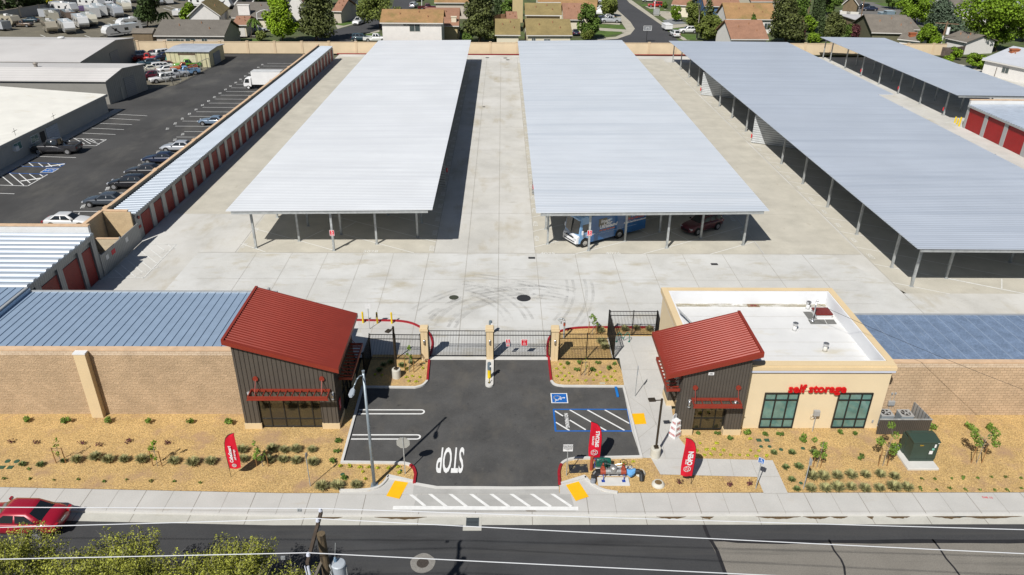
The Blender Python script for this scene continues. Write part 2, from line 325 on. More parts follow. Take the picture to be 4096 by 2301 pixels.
# --- planting beds (front), one sheet each
YW = 41.1
g = MB(); g.poly([(-70,yl(-70,33.5)),(-50,yl(-50,33.5)),(-30,yl(-30,33.5)),(-12.7,33.5),(-3.5,33.5),(-3.5,47.9),(-10.6,47.9),(-10.6,YW+.6),(-70,YW+.6)], .02)
struct('left_planting_bed', g, m_mulch, 'orange wood mulch bed in front of the left wall')
g = MB(); g.poly([(3.0,33.5),(80,33.5),(80,YW+.6),(25,YW+.6),(9.6,YW+.6),(8.8,47.9),(3.0,47.9)], .02)
struct('right_planting_bed', g, m_mulch, 'orange wood mulch bed in front of the office and right wall')
# --- entrance drive
DL = [P(1,3,1590,530),P(1,3,1603,440),P(1,3,1585,375),P(1,3,1545,345),P(1,3,1480,330),P(1,3,865,322),P(1,2,1072,1005),P(1,2,1600,1010),P(1,2,1680,990),P(1,2,1722,940),P(1,2,1740,735)]
DR = [P(2,3,476,545),P(2,3,470,420),P(2,3,488,345),P(2,3,545,300),P(2,3,640,283),P(2,3,1298,268),P(2,2,1118,1000),P(2,2,520,997),P(2,2,425,985),P(2,2,392,940),P(2,2,366,700)]
def rnd(L, a, b):
    s = arc(L[a:b], 2); return [Vector((p.x,p.y,0)) for p in L[:a]]+s+[Vector((p.x,p.y,0)) for p in L[b:]]
DLs = rnd(DL, 1, 5); DLs = DLs[:-4]+arc(DL[-4:-1], 2)+[Vector(DL[-1])]; DRs = rnd(DR, 1, 5); DRs = DRs[:-4]+arc(DR[-4:-1][::1], 2)+[Vector(DR[-1])]
GY_ = 48.05
ap = [P(1,3,1590,530), P(1,3,1815,570), P(1,3,2300,572), P(2,3,0,575), P(2,3,470,572)]
g = MB(); outline = [(p.x, p.y) for p in ap]+[(p.x, p.y) for p in DRs]+[(DRs[-1].x, GY_),(DLs[-1].x, GY_)]+[(p.x, p.y) for p in reversed(DLs)]
g.poly(outline, .035); struct('entrance_drive', g, m_asph, 'dark asphalt entrance drive and small parking court')
g = MB(); wall_line(g, ap, .22, -.05, .045); struct('drive_header', g, m_kerb); g = MB(); g.poly([(P(1,3,1590,530).x,P(1,3,1590,530).y)]+[(p.x,p.y) for p in ap[1:]]+[(ap[-1].x,33.4),(ap[0].x,33.4)], .028); struct('apron_slab', g, M('driveway_concrete', (.40,.395,.375), .85, var=.08, scale=.6, var2=.05, scale2=14, stain=[((.30,.295,.28),.9,.5,.8,(.5,1.5,1))])); g = MB(); g.poly([(-5.1,31.99),(4.3,31.99),(4.1,33.38),(-4.9,33.38)], .005); struct('apron_slab', g, M('driveway_concrete', ()))
def kerb(name, pts, mat, wd=.16, z=.15): g = MB(); wall_line(g, pts, wd, -.02, z); return struct(name, g, mat)
i0 = min(range(len(DLs)), key=lambda i: (DLs[i]-P(1,3,1545,348)).length); j0 = min(range(len(DLs)), key=lambda i: (DLs[i]-P(1,2,1728,935)).length)
kerb('red_kerb', DLs[:i0+1], m_redp); kerb('kerb', DLs[i0:j0+1], m_kerb); kerb('red_kerb', DLs[j0:], m_redp)
i0 = min(range(len(DRs)), key=lambda i: (DRs[i]-P(2,3,490,330)).length); j0 = min(range(len(DRs)), key=lambda i: (DRs[i]-P(2,2,392,945)).length)
kerb('red_kerb', DRs[:i0+1], m_redp); kerb('kerb', DRs[i0:j0+1], m_kerb); kerb('red_kerb', DRs[j0:], m_redp)
# curved low walls round the two ramps
kerb('ramp_kerb', arc([P(1,3,840,605),P(1,3,1140,600),P(1,3,1250,565),P(1,3,1310,500),P(1,3,1325,462)],2)+[P(1,3,1325,462),P(1,3,1580,512)], m_kerb, .14, .13)
kerb('ramp_kerb', arc([P(2,3,1060,625),P(2,3,900,600),P(2,3,790,530),P(2,3,735,468)],2)+[P(2,3,735,468),P(2,3,490,535)], m_kerb, .14, .13)
g = MB(); g.poly([P(1,3,1140,605),P(1,3,1250,570),P(1,3,1325,470),P(1,3,1590,525),P(1,3,1600,640),P(1,3,840,640),P(1,3,840,610)], .026)
g.poly([P(2,3,1060,640),P(2,3,900,605),P(2,3,735,480),P(2,3,480,540),P(2,3,480,640)], .026); struct('ramp_concrete', g, m_walk)
g = MB(); g.poly([P(1,3,1395,500),P(1,3,1530,520),P(1,3,1440,685),P(1,3,1308,655)], .034); g.poly([P(2,3,540,545),P(2,3,670,508),P(2,3,770,662),P(2,3,640,706)], .034)
g.poly([P(2,2,1198,1270),P(2,2,1325,1265),P(2,2,1350,1372),P(2,2,1218,1380)], .054); struct('tactile_paving', g, m_tact, 'yellow tactile paving mats at the ramps')
# --- walkway by office
g = MB(); wk = [(2,2,1040,490),(2,2,1445,490),(2,2,1500,700),(2,2,1600,1190),(2,2,1640,1447),(2,3,1690,90),(2,3,1780,200),(2,3,1800,278),(3,3,45,298),(3,3,200,632),(2,3,2530,632),(2,3,2460,465),(2,3,1490,440),(2,3,1395,275),(2,3,1295,272),(2,2,1205,1447),(2,2,1112,1005),(2,2,1125,975)]
g.poly([P(*q) for q in wk], .045); struct('walkway', g, m_walk, 'pale concrete walkway beside the office')
g = MB()
for a, b in (((2,2,1165,490),(2,2,1260,780)),((2,2,1260,780),(2,2,1420,1300)),((2,2,1420,1300),(2,3,1500,70)),((2,3,1500,70),(2,3,1540,270)),((2,2,1100,640),(2,2,1480,640)),((2,2,1115,825),(2,2,1540,825)),((2,2,1180,1100),(2,2,1340,1215)),((2,2,1340,1215),(2,2,1450,1370)),((2,2,1450,1370),(2,3,1270,75)),
    ((2,3,1400,275),(2,3,1800,280)),((2,3,1960,288),(2,3,2005,455)),((2,3,2190,292),(2,3,2230,460)),((2,3,2400,300),(2,3,2470,462)),((2,3,2460,465),(3,3,115,462)),((2,2,1160,1100),(2,3,1300,270)),((2,3,1310,235),(2,3,1480,110))):
    strip(g, [P(*a), P(*b)], .025, .049)
struct('walkway_joints', g, m_jointf)
# --- yard
g = MB(); g.poly([(-36.7,48.2),(-10.6,48.2),(8.8,48.2),(80,48.2),(130,62),(130,130),(96,176),(-37,175),(-37,70)], 0.0); struct('yard_concrete', g, m_conc, 'pale stained concrete yard of the storage site')
g = MB(); g.poly([(-30,49.05),(-10,49.05),(40,49.05),(36.2,59.9),(33.0,67.25),(-30,67.25)], .004); struct('apron_concrete', g, m_conc2, 'greyer concrete apron behind the gates')
g = MB()
g.poly([(-26.2,67.3),(-6.72,67.3),(-6.72,166),(-26.2,166)], .004); g.poly([(3.34,67.3),(26.1,67.3),(26.1,166),(3.34,166)], .004); g.poly([(36.25,59),(62,59),(62,168),(36.25,168)], .004)
g.poly([(26.3,67.3),(36.0,67.3),(36.0,172),(26.3,172)], .008); g.poly([(-36.4,77.5),(-26.4,77.5),(-26.4,172),(-36.4,172)], .008)
struct('stall_concrete', g, m_conc3, 'yellowed concrete bays under the canopies')
g = MB()
for x in (-26.35,-6.72,-3.4,-.3,3.34,26.15,36.22): strip(g, [(x,67.3 if x < 36 else 53),(x,172)], .05, .013)
strip(g, [(-30,67.28),(36,67.36)], .06, .013)
for x in (-24,-20.5,-17,-13.5,-10.5): strip(g, [(x,49.2),(x-.2,67.2)], .035, .013)
for x in (-7.2,-3.4,-.3,3.4,7.3,11.0,14.4,18,22,26,30): strip(g, [(x,49.2),(x,67.2)], .045, .013)
for y in (52.5,57,61.5,78,90,102,114,126,138,150,162): strip(g, [(-6.7 if y > 67 else -28,y),(3.3 if y > 67 else 33,y)], .035, .013)
for y in (78,92,106,120,134,148,162): strip(g, [(26.3,y),(36,y)], .03, .013); strip(g, [(-36,y),(-26.5,y)], .03, .013)
struct('concrete_joints', g, m_jointf)
# tyre marks: thin arcs of rubber
g = MB()
import itertools
TZ = itertools.cycle(range(7))
def tyre(cx, cy, r, a0, a1, wd=.26, n=40, gap=1.7):
    for k in (0, .34, 1, 1.34):
        R_ = r+k*gap; pts = [(cx+R_*math.cos(math.radians(a0+(a1-a0)*i/n)), cy+R_*math.sin(math.radians(a0+(a1-a0)*i/n))*1.0) for i in range(n+1)]
        for a, b in zip(pts, pts[1:]): strip(g, [a, b], wd, .017+.0006*next(TZ))
for (cx, cy, r, a0, a1) in ((2.0,52.0,6.0,75,165),(2.4,51.6,6.3,70,170),(1.5,50.5,8.3,60,150),(-6.5,52.5,7.0,10,70),(-8,60.5,14,-28,4),(-5,47,13.5,52,84)): tyre(cx, cy, r, a0, a1)
struct('tyre_marks', g, M('rubber_marks', (.27,.265,.255), .85, var=.3, scale=1.2, alpha=(.0,.26,.5,(1,1,1))), 'curved dark tyre marks on the concrete apron')
def disc(name, c, r, mat, label, cat='manhole cover', z=.012):
    g = MB(); g.lathe([(r,0),(r,.012),(r*.93,.016),(0,.016)], (c.x, c.y, z), 24); return tag(g.build(name, mat), label, cat)
m_iron = M('iron_cover', (.045,.045,.048), .6, .3, var=.3, scale=10)
disc('manhole_cover', P(1,2,1988,97), .42, M('greenish_iron', (.06,.065,.045), .7, .2), 'small greenish manhole cover on the apron left of centre')
disc('manhole_cover', P(2,2,118,104), .62, m_iron, 'large black manhole cover on the apron behind the gates')
for i, (q, l) in enumerate((((2,1,198,1147),'black rectangular drain plate below number 4025'),((2,1,2033,1210),'black rectangular drain plate below the right canopy columns'))):
    c = P(*q); g = MB(); g.box(c.x-.33,c.y-.2,.012,c.x+.33,c.y+.2,.03); tag(g.build('drain_plate', m_iron), l, 'drain plate')
c = P(1,0,2320,580)
for q, l in (((1,0,2325,581),'far dark manhole cover by the rear wall, left of a pair'),((1,0,2505,585),'far dark manhole cover by the rear wall, upper of a pair'),((1,0,2530,603),'far dark manhole cover by the rear wall, lower of a pair'),((1,0,2290,1075),'small dark cover in the aisle between the two middle canopies')): disc('manhole_cover', P(*q), .45 if q[3] < 700 else .25, m_iron, l)
# --- left lot, far ground
g = MB(); g.poly([(-200,40),(-55,62),(-40.2,62),(-40.2,70),(-39.9,171),(-40,175),(-150,171),(-220,160)], .004); struct('side_lot', g, m_lota, 'dark asphalt parking lot left of the storage rows')
g = MB(); g.poly([P(0,0,1470,870),P(0,0,1490,900),P(0,0,1750,862),P(0,0,2090,690),P(0,0,1700,545),P(0,0,1370,560)], .010); struct('gravel_patch', g, m_gravel)
g = MB(); g.poly([(-330,178),(-74,178),(-62,300),(-62,420),(-330,420)], -.03); struct('trailer_yard', g, m_gravel, 'olive gravel yard full of trailers')
g = MB()
for a, b in (((0,0,1135,205),(0,0,1260,250)),((0,0,1080,230),(0,0,1190,268)),((0,0,1020,258),(0,0,1130,292)),((0,0,405,350),(0,0,455,370)),((0,0,850,355),(0,0,905,375)),((0,0,1670,58),(0,0,1770,85)),((0,0,1640,82),(0,0,1715,105))): strip(g, [P(*a), P(*b)], .22, -.02)
struct('trailer_yard_lines', g, m_linef)
g = MB(); g.poly([(-62,178),(140,178),(180,420),(-62,420)], -.03); struct('garden_ground', g, M('garden_soil', (.07,.08,.035), .95, var=.3, scale=.15, stain=[((.09,.13,.03),.2,.45,.6,(1,1,1))]), 'garden soil and weeds between the houses')
# back streets
g = MB(); g.poly([P(1,0,430,430),P(1,0,790,300),P(1,0,1000,245),P(1,0,1180,190),P(1,0,1370,70),P(1,0,1400,-60),P(1,0,1650,-60),P(1,0,1560,100),P(1,0,1440,260),P(1,0,1080,340),P(1,0,950,400),P(1,0,940,440)], -.02)
g.poly([P(1,0,790,440),P(1,0,1100,440),P(1,0,940,402),P(1,0,830,400)], -.024)
struct('back_street', g, m_farst, 'dark back street curving past the white house')
g = MB(); g.poly([P(2,0,780,445),P(2,0,1720,445),P(2,0,1650,390),P(2,0,1480,235),P(2,0,1190,30),P(2,0,1150,-60),P(2,0,1040,-60),P(2,0,1060,100),P(2,0,1180,220),P(2,0,1225,290),P(2,0,1180,340),P(2,0,1060,385),P(2,0,830,400)], -.02)
struct('back_street', g, m_farst, 'dark back street running away behind the middle of the rear wall')
g = MB(); g.poly([P(3,0,900,10),P(3,0,1130,30),P(3,0,1480,140),P(3,0,1560,250),P(3,0,2060,330),P(3,0,2060,400),P(3,0,1700,330),P(3,0,1480,240),P(3,0,1300,180),P(3,0,1100,160),P(3,0,850,130)], -.02)
struct('back_street', g, M('grey_back_street', (.15,.145,.135), .9, var=.1, scale=.2), 'grey back street at the upper right')
g = MB()
for pl in ([(2,0,1060,100),(2,0,1190,220),(2,0,1235,290),(2,0,1190,345),(2,0,1060,390),(2,0,860,405),(2,0,850,385),(2,0,1040,370),(2,0,1130,330),(2,0,1150,300),(2,0,1110,240),(2,0,1010,120)],
           [(2,0,1150,-40),(2,0,1200,0),(2,0,1540,245),(2,0,1500,250),(2,0,1180,30),(2,0,1120,-40)],[(2,0,1620,345),(2,0,1720,405),(2,0,1790,405),(2,0,1660,345)],
           [(1,0,830,205),(1,0,1000,210),(1,0,1040,240),(1,0,960,248),(1,0,820,290),(1,0,800,260)],[(1,0,1080,350),(1,0,1240,300),(1,0,1240,335),(1,0,1100,360),(1,0,1020,390),(1,0,960,410),(1,0,960,390)],
           [(2,0,880,280),(2,0,1150,298),(2,0,1130,330),(2,0,870,305)],[(2,0,1490,110),(2,0,1620,120),(2,0,1700,200),(2,0,1560,200),(2,0,1480,150)],[(2,0,1560,250),(2,0,1740,240),(2,0,1800,260),(2,0,1620,285)],[(2,0,1310,50),(2,0,1480,80),(2,0,1560,100),(2,0,1400,95)],
           [(1,0,860,170),(1,0,1010,190),(1,0,1000,212),(1,0,830,200)],[(0,0,2340,350),(0,0,2572,355),(0,0,2572,365),(0,0,2340,360)],[(2,0,940,200),(2,0,1090,235),(2,0,1080,250),(2,0,890,235)]):
    g.poly([P(*q) for q in pl], -.012)
struct('driveways', g, M('far_concrete', (.40,.37,.30), .9, var=.15, scale=.3), 'pale driveways and sidewalks of the back streets')
g = MB()
for pl in ([(1,0,830,205),(1,0,980,212),(1,0,985,235),(1,0,880,260),(1,0,800,250)],[(1,0,880,150),(1,0,1010,140),(1,0,1010,185),(1,0,890,170)],[(2,0,890,245),(2,0,1110,255),(2,0,1140,295),(2,0,880,280)],[(2,0,840,308),(2,0,1110,320),(2,0,1090,340),(2,0,940,362),(2,0,830,362)],
           [(0,0,2370,390),(0,0,2572,388),(1,0,60,395),(1,0,60,415),(0,0,2370,415)],[(2,0,1340,92),(2,0,1500,82),(2,0,1550,105),(2,0,1400,120)],[(2,0,1280,45),(2,0,1400,40),(2,0,1420,60),(2,0,1310,65)],[(2,0,1620,285),(2,0,1740,275),(2,0,1740,320),(2,0,1640,310)],[(2,0,1700,350),(2,0,1850,345),(2,0,1850,400),(2,0,1760,402)],
           [(1,0,1100,345),(1,0,1240,320),(1,0,1240,380),(1,0,1060,380)],[(3,0,1060,30),(3,0,1280,35),(3,0,1300,75),(3,0,1150,60)],[(3,0,2380,770),(3,0,2572,770),(3,0,2572,845),(3,0,2400,790)]):
    g.poly([P(*q) for q in pl], -.006)
struct('lawns', g, m_grass, 'green lawns and grass strips behind the rear wall')
g = MB(); g.poly([P(2,0,1510,205),P(2,0,1640,190),P(2,0,1760,235),P(2,0,1560,250)], -.002); struct('gravel_garden', g, M('blue_gravel', (.2,.21,.22), .95, var=.2, scale=1))
# strip along the rear wall with red kerb
kerb('red_kerb', [(-37.6,175.3),(-5,175.9),(39,177.0),(66,177.9)], m_redp, .2, .15)
# ================================================================== PAINTED MARKINGS
ZD = .039
g = MB(); addtext(g, 'STOP', 1.0, flat(-3.16, 36.53, ZD) @ Matrix.Rotation(math.pi, 4, 'Z') @ Matrix.Diagonal((.70, 3.3, 1, 1)), bold=.02)
struct('stop_marking', g, m_line, 'white STOP lettering painted on the drive')
g = MB()
for va, vb, u0, u1 in ((1225,1265,1030,1660),): pass
def loopline(g, ya, yb, xa, xb):
    r = (ya-yb)/2; cy_ = (ya+yb)/2; pts = [(xa, ya), (xb, ya)]+[(xb+r*math.sin(t), cy_+r*math.cos(t)) for t in [math.pi*i/8 for i in range(1, 8)]]+[(xb, yb), (xa, yb)]
    wall_line(g, pts, .11, ZD-.001, ZD+.001)
a, b, c, d = P(1,2,1030,1225), P(1,2,1020,1268), P(1,2,1660,1230), P(1,2,1660,1270); loopline(g, c.y, d.y, a.x+.05, c.x)
a, b, c, d = P(1,3,962,36), P(1,3,950,75), P(1,3,1620,42), P(1,3,1620,84); loopline(g, c.y, d.y, a.x+.05, c.x)
struct('stall_marking', g, m_line, 'white looped stall lines left of the drive')
g = MB(); bl = [P(2,2,418,1225), P(2,2,1160,1225), P(2,3,1208,3), P(2,3,438,3)]; wall_line(g, [(p.x, p.y) for p in bl], .12, ZD-.001, ZD+.002, closed=True)
struct('blue_marking', g, m_blue, 'blue outline of the accessible loading zone')
g = MB()
for a, b in (((2,2,430,1240),(2,2,512,1292)),((2,2,580,1230),(2,2,945,1437)),((2,2,757,1230),(2,2,1130,1436)),((2,2,932,1230),(2,2,1178,1366)),((2,2,440,1355),(2,2,578,1438)),((2,2,580,1333),(2,2,740,1430))): strip(g, [P(*a), P(*b)], .11, ZD)
c = P(2,2,549,1335); addtext(g, 'NO PARKING', .42, flat(c.x, c.y, ZD) @ Matrix.Rotation(-math.pi/2, 4, 'Z') @ Matrix.Diagonal((.62, .82, 1, 1)), bold=.012)
struct('hatch_marking', g, m_line, 'white hatching and NO PARKING lettering in the blue zone')
def isa(c, s, z, name='accessible_symbol', rz=0, ground=True, par=None, nrm=None):
    """wheelchair symbol: white square, blue panel, white figure"""
    F = nrm or (Matrix.Translation((c.x, c.y, z)) @ Matrix.Rotation(rz, 4, 'Z')); g = MB()
    def pl(pts, zz, k): g.cur = k; g.add([F @ Vector((x*s, y*s, zz)) for x, y in pts], [tuple(range(len(pts)))])
    pl([(-.5,-.5),(.5,-.5),(.5,.5),(-.5,.5)], 0, 0); pl([(-.44,-.44),(.44,-.44),(.44,.44),(-.44,.44)], .003, 1)
    def ln(p, wdt=.06):
        for (x0, y0), (x1, y1) in zip(p, p[1:]):
            d = Vector((x1-x0, y1-y0)).normalized()*wdt/2; pl([(x0-d.x+d.y, y0-d.y-d.x),(x1+d.x+d.y, y1+d.y-d.x),(x1+d.x-d.y, y1+d.y+d.x),(x0-d.x-d.y, y0-d.y+d.x)], .006, 0)
    R_ = [(-.03+.2*math.cos(t), -.12+.2*math.sin(t)) for t in [math.radians(110+ i*25) for i in range(10)]]; ln(R_); ln([(-.02,.2),(.0,-.02),(.17,-.02),(.24,-.27),(.31,-.25)]); ln([(0,.09),(.14,.09)])
    pl([(-.03+.06*math.cos(t), .29+.06*math.sin(t)) for t in [i*math.pi/5 for i in range(10)]], .006, 0)
    return g.mesh(name, [m_line, m_blue])
c = P(2,2,475,1112); o = link('accessible_symbol', isa(c, 1.18, ZD, rz=-math.pi/2)); tag(o, 'blue and white accessible parking symbol on the drive', None, None, 'structure')
# driveway crossing stripes
g = MB()
for a, b in (((1,3,1528,615),(1,3,1700,755)),((1,3,1645,552),(1,3,1915,762)),((1,3,1890,583),(1,3,2120,762)),((1,3,2095,585),(1,3,2338,762)),((1,3,2295,583),(1,3,2545,762)),((1,3,2495,583),(2,3,180,760)),((2,3,125,583),(2,3,390,760)),((2,3,320,575),(2,3,595,758))): strip(g, [P(*a), P(*b)], .17, .012)
g.poly([P(1,3,1380,752),P(2,3,665,760),P(2,3,667,797),P(1,3,1372,788)], .010)
struct('crossing_marking', g, m_line, 'white slanted stripes across the driveway apron')
g = MB()
for i in range(8): x = P(2,3,135+i*12,768).x; g.poly([(x,32.0+.06),(x+.12,31.95),(x+.16,31.97),(x+.04,32.1)], .014)
struct('drain_stencil', g, m_joint)
g = MB(); c = P(3,3,2205,668); addtext(g, 'E48.10', .22, flat(c.x, c.y, .006, -.08), bold=.004); struct('survey_mark', g, M('red_marker', (.6,.06,.08), .6), 'small red survey scribble on the sidewalk at the right')
# stall stripes under the canopies
g = MB(); gn = MB(); ZS = .015
def line2(a, b, w=.1): strip(g, [a, b], w, ZS)
for k in range(25):                                   # left canopy, stalls slope down to the right edge
    y = 66.0+4*k+.02
    if y > 165: break
    x0 = -6.72; xm = -16.5
    if k == 0: line2((-8.72,67.33), (xm, 71.9)); continue
    line2((x0, y), (xm, y+5.75)); line2((xm, y+5.75), (-26.6, min(y+11.6, 167)))
line2((-20.7,70.2),(-16.7,67.83)); line2((-26.4,73.4),(-20.7,70.2)); line2((-26.5,69.5),(-23.4,67.4))
for k in range(12): y = 71.3+8*k; line2((-17.4,y+1.1),(-15.85,y+4)); line2((-20.5,y-1),(-18.85,y+1.75))
for k in range(25):
    y = 68.87+4*k
    if y > 165: break
    line2((3.33, y), (26.1, y+13.4))
line2((7.11,67.09),(26.1,78.1)); line2((13.9,67.15),(20.79,71.2)); line2((20.79,67.25),(26.11,70.37)); line2((20.79,71.2),(26.15,74.44))
for k in range(12): y = 69.5+8*k; line2((14.74,73.49+8*k),(15.58,72.16+8*k)); line2((17.97,73.04+8*k),(19.41,70.69+8*k))
for k in range(27):
    y = 61.12+4.02*k
    if y > 168: break
    line2((36.26, y), (62, y-14.6)) if y > 74 else line2((36.26, y), (36.26+(y-58.7)*1.72, 58.9))
for k in range(8): line2((47,62+8*k),(45.8,60+8*k))
line2((41.9,62.1),(54,55.2)); line2((53.2,60.4),(53.5,56.6)); line2((49.6,65.9),(60,59.6))
for k in range(14): line2((73.3,119+4*k),(86,124+4*k)); line2((71.6,118.3+4*k),(73.3,119+4*k))
struct('bay_marking', g, m_linef, 'white angled bay lines under the long canopies')
def num(n, x, y, rz, s=.75): addtext(gn, str(n), s, flat(x, y, ZS+.002, rz), bold=.006)
num(3028,-13.04,67.62,0); num(4025,4.59,67.3,0); num(4026,11.12,67.4,0)
for k in range(20):
    num(3029+k, -7.0, 68.4+3.93*k, math.pi/2, .7)
    if k < 22: num(4024-k, 3.62, 71.04+3.98*k, -math.pi/2, .7)
for k in range(22): num(5027-k, 36.75, 66.92+4.02*k, -math.pi/2, .62)
for i, (x, y) in enumerate(((25.6,72.6),(25.6,76.6),(-26,69.0),(-26,73.0))): num(4027+i if x > 0 else 3026-i, x, y, -math.pi/2, .6)
struct('bay_number_marking', gn, m_linef, 'white stencilled bay numbers')
# left lot markings
g = MB()
ys = [75.1+2.955*k for k in range(31)]
for k, y in enumerate(ys):
    if y > 168: break
    x1 = -43.4 if k not in range(40) else -40.1; x0 = -47.7 if y < 122 else -50.5
    if y > 112: x0 = -50.2
    strip(g, [(x0, y), (-40.1, y)], .11, .010)
    addtext(g, str(7004+k), .62, flat(x0+.35+(0 if y<112 else -.9), y-1.45, .012, 1.9), bold=.004)
for i, (u0, v0, u1, v1) in enumerate(((1150,1148,1480,1165),(1085,1190,1405,1208),(990,1240,1325,1254),(905,1288,1245,1304),(810,1338,1160,1353))): strip(g, [P(0,0,u0,v0), P(0,0,u1,v1)], .11, .010)
strip(g, [P(0,1,370,126), P(0,1,765,138)], .11, .010); strip(g, [P(0,1,-60,495), P(0,1,145,502)], .11, .010)
for pl in ([(0,0,715,1390),(0,0,1070,1405),(0,0,990,1447)],[(0,0,860,1395),(0,0,920,1425),(0,0,1000,1447)],[(0,0,680,1400),(0,0,720,1440)],[(0,0,745,1392),(0,0,850,1447)],[(0,0,825,1396),(0,0,910,1447)],[(0,0,905,1398),(0,0,960,1425)],[(0,0,1000,1402),(0,0,1050,1415)],
           [(0,1,820,12),(0,1,960,20),(0,1,1000,0)]): strip(g, [P(*q) for q in pl], .11, .010)
for a, b in (((205,210),(235,228)),((290,190),(335,225)),((385,192),(432,228)),((480,195),(520,230)),((575,205),(612,225)),((0,310),(130,415)),((95,297),(240,418)),((190,298),(305,395)),((295,303),(375,360)),((400,305),(432,328)),((0,415),(280,423)),((280,423),(478,308))): strip(g, [P(0,1,*a), P(0,1,*b)], .12, .010)
for q in ((0,1,555,215),(0,1,310,360)):
    c = P(*q); g.cbox((c.x, c.y, .014), (2.2, .35, .004), .55)
struct('side_lot_marking', g, m_line, 'white stall lines and numbers in the side parking lot')
g = MB()
for pl in ([(0,1,195,222),(0,1,260,187),(0,1,655,200),(0,1,590,237),(0,1,195,225)],[(0,1,0,290),(0,1,40,292),(0,1,478,305)],[(0,1,80,290),(0,1,170,245)]): strip(g, [P(*q) for q in pl], .14, .013)
struct('side_lot_blue_marking', g, m_blue)
c = P(0,1,498,268); o = link('accessible_symbol', isa(c, 1.6, .012, rz=math.pi/2)); tag(o, 'blue accessible symbol between hatched zones of the side lot', None, None, 'structure')
g = MB(); rect = [P(0,1,1370,1148), P(0,1,1440,1005), P(0,1,1768,1012), P(0,1,1440,1348), P(0,1,1085,1342)]
strip(g, [P(0,1,1440,1005), P(0,1,1768,1012), P(0,1,1443,1348), P(0,1,1085,1342)], .12, .018)
for a, b in (((1155,1270),(1240,1340)),((1215,1215),(1370,1345)),((1285,1170),(1432,1290)),((1325,1105),(1520,1258)),((1385,1055),(1575,1200)),((1450,1010),(1625,1150)),((1560,1008),(1652,1072)),((1680,1010),(1722,1040))): strip(g, [P(0,1,*a), P(0,1,*b)], .11, .018)
addtext(g, 'NO PARKING', .4, flat(P(0,1,1650,1090).x, P(0,1,1650,1090).y, .02, .95)); addtext(g, 'NO PARKING', .4, flat(P(0,1,1485,1280).x, P(0,1,1485,1280).y, .02, .95))
struct('enclosure_hatch_marking', g, m_linef, 'white hatched no parking zone before the trash enclosure')
# ================================================================== BUILDINGS
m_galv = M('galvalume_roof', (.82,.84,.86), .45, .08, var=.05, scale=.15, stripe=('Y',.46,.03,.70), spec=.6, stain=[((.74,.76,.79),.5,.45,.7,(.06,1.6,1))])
m_galvb = M('galvalume_roof_sky_tint', (.55,.60,.68), .42, .15, var=.05, scale=.12, stripe=('Y',.46,.03,.72), spec=.6, stain=[((.47,.52,.60),.5,.45,.7,(.06,1.6,1))])  # bluish sky reflection of the right-hand canopies put into the base colour
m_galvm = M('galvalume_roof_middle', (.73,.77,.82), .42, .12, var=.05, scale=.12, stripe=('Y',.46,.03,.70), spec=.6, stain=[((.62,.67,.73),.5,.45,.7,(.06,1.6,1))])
m_galvp = M('galvalume_plain', (.78,.80,.82), .35, .4, var=.08, scale=.4)
m_steel = M('galvanised_post', (.42,.44,.44), .5, .35, var=.25, scale=2.5, var2=.12, scale2=12)
m_beam = M('galvanised_beam', (.5,.52,.52), .45, .5, var=.15, scale=3)
m_red = M('red_metal', (.26,.034,.018), .45, .1, var=.06, scale=1.5, spec=.5)
m_redroof = M('red_ribbed_roof', (.25,.030,.016), .42, .1, var=.06, scale=1.5, spec=.5)
m_door = M('red_roller_door', (.25,.022,.018), .5, .05, var=.08, scale=1.2, stripe=('Z',.12,.012,.75))
m_brown = M('brown_metal_siding', (.098,.085,.071), .5, .15, var=.06, scale=2, spec=.5)
m_greyside = M('grey_metal_siding', (.33,.34,.34), .5, .2, var=.06, scale=1, stripe=('Y',.30,.02,.7))
m_greysidx = M('grey_metal_siding_x', (.33,.34,.34), .5, .2, var=.06, scale=1, stripe=('X',.30,.02,.7))
m_trim = M('grey_metal_trim', (.42,.43,.43), .45, .25, var=.06)
m_stucco = M('beige_stucco', (.66,.515,.31), .9, var=.05, scale=.5, var2=.04, scale2=20, bump=.003, bscale=120)
m_stucco2 = M('office_stucco', (.70,.575,.38), .9, var=.04, scale=.4, var2=.03, scale2=20, bump=.003, bscale=120)
m_white = M('white_membrane', (.66,.66,.65), .6, var=.05, scale=.5, stain=[((.55,.50,.38),.6,.58,.85,(.5,1,1))])
m_split = brick('split_face_block', (.50,.36,.225), (.43,.31,.19), (.32,.225,.14), gap=.010, bump=.05)
m_smooth = brick('smooth_block', (.62,.50,.37), (.55,.43,.31), (.36,.25,.15), gap=.012, bump=.01)
m_split2 = brick('split_face_block_right', (.54,.39,.25), (.47,.34,.215), (.26,.18,.11), gap=.014, bump=.03)
m_blocky = brick('block_yz', (.56,.47,.33), (.50,.41,.29), (.40,.32,.22), axis='YZ')
m_cap = M('block_cap', (.60,.42,.27), .9, var=.12, scale=2)
m_dark = M('dark_frame', (.018,.018,.018), .4, var=.05)
m_glassd = M('dark_window_glass', (.028,.024,.014), .04, var=.0, spec=1.2)
m_glassg = M('green_window_glass', (.12,.235,.21), .05, var=.25, scale=1.3, spec=1.)
m_glassk = M('car_glass', (.012,.015,.017), .05, var=0, spec=1.)
m_chrome = M('chrome', (.7,.7,.7), .2, .9, var=0)
m_blk = M('black_plastic', (.015,.015,.016), .5, var=.1)
m_blackm = M('black_iron_fence', (.012,.011,.010), .45, .2, var=0)
m_whitep = M('white_painted_metal', (.75,.75,.75), .5, var=.04)
m_yel = M('yellow_paint', (.75,.53,.01), .5, var=.06)
m_seam = M('blue_grey_roof', (.36,.47,.61), .42, .35, var=.06, scale=1.2, var2=.05, scale2=14, spec=.6)  # both front roofs: sky blue mirrored by bare metal put into base colour
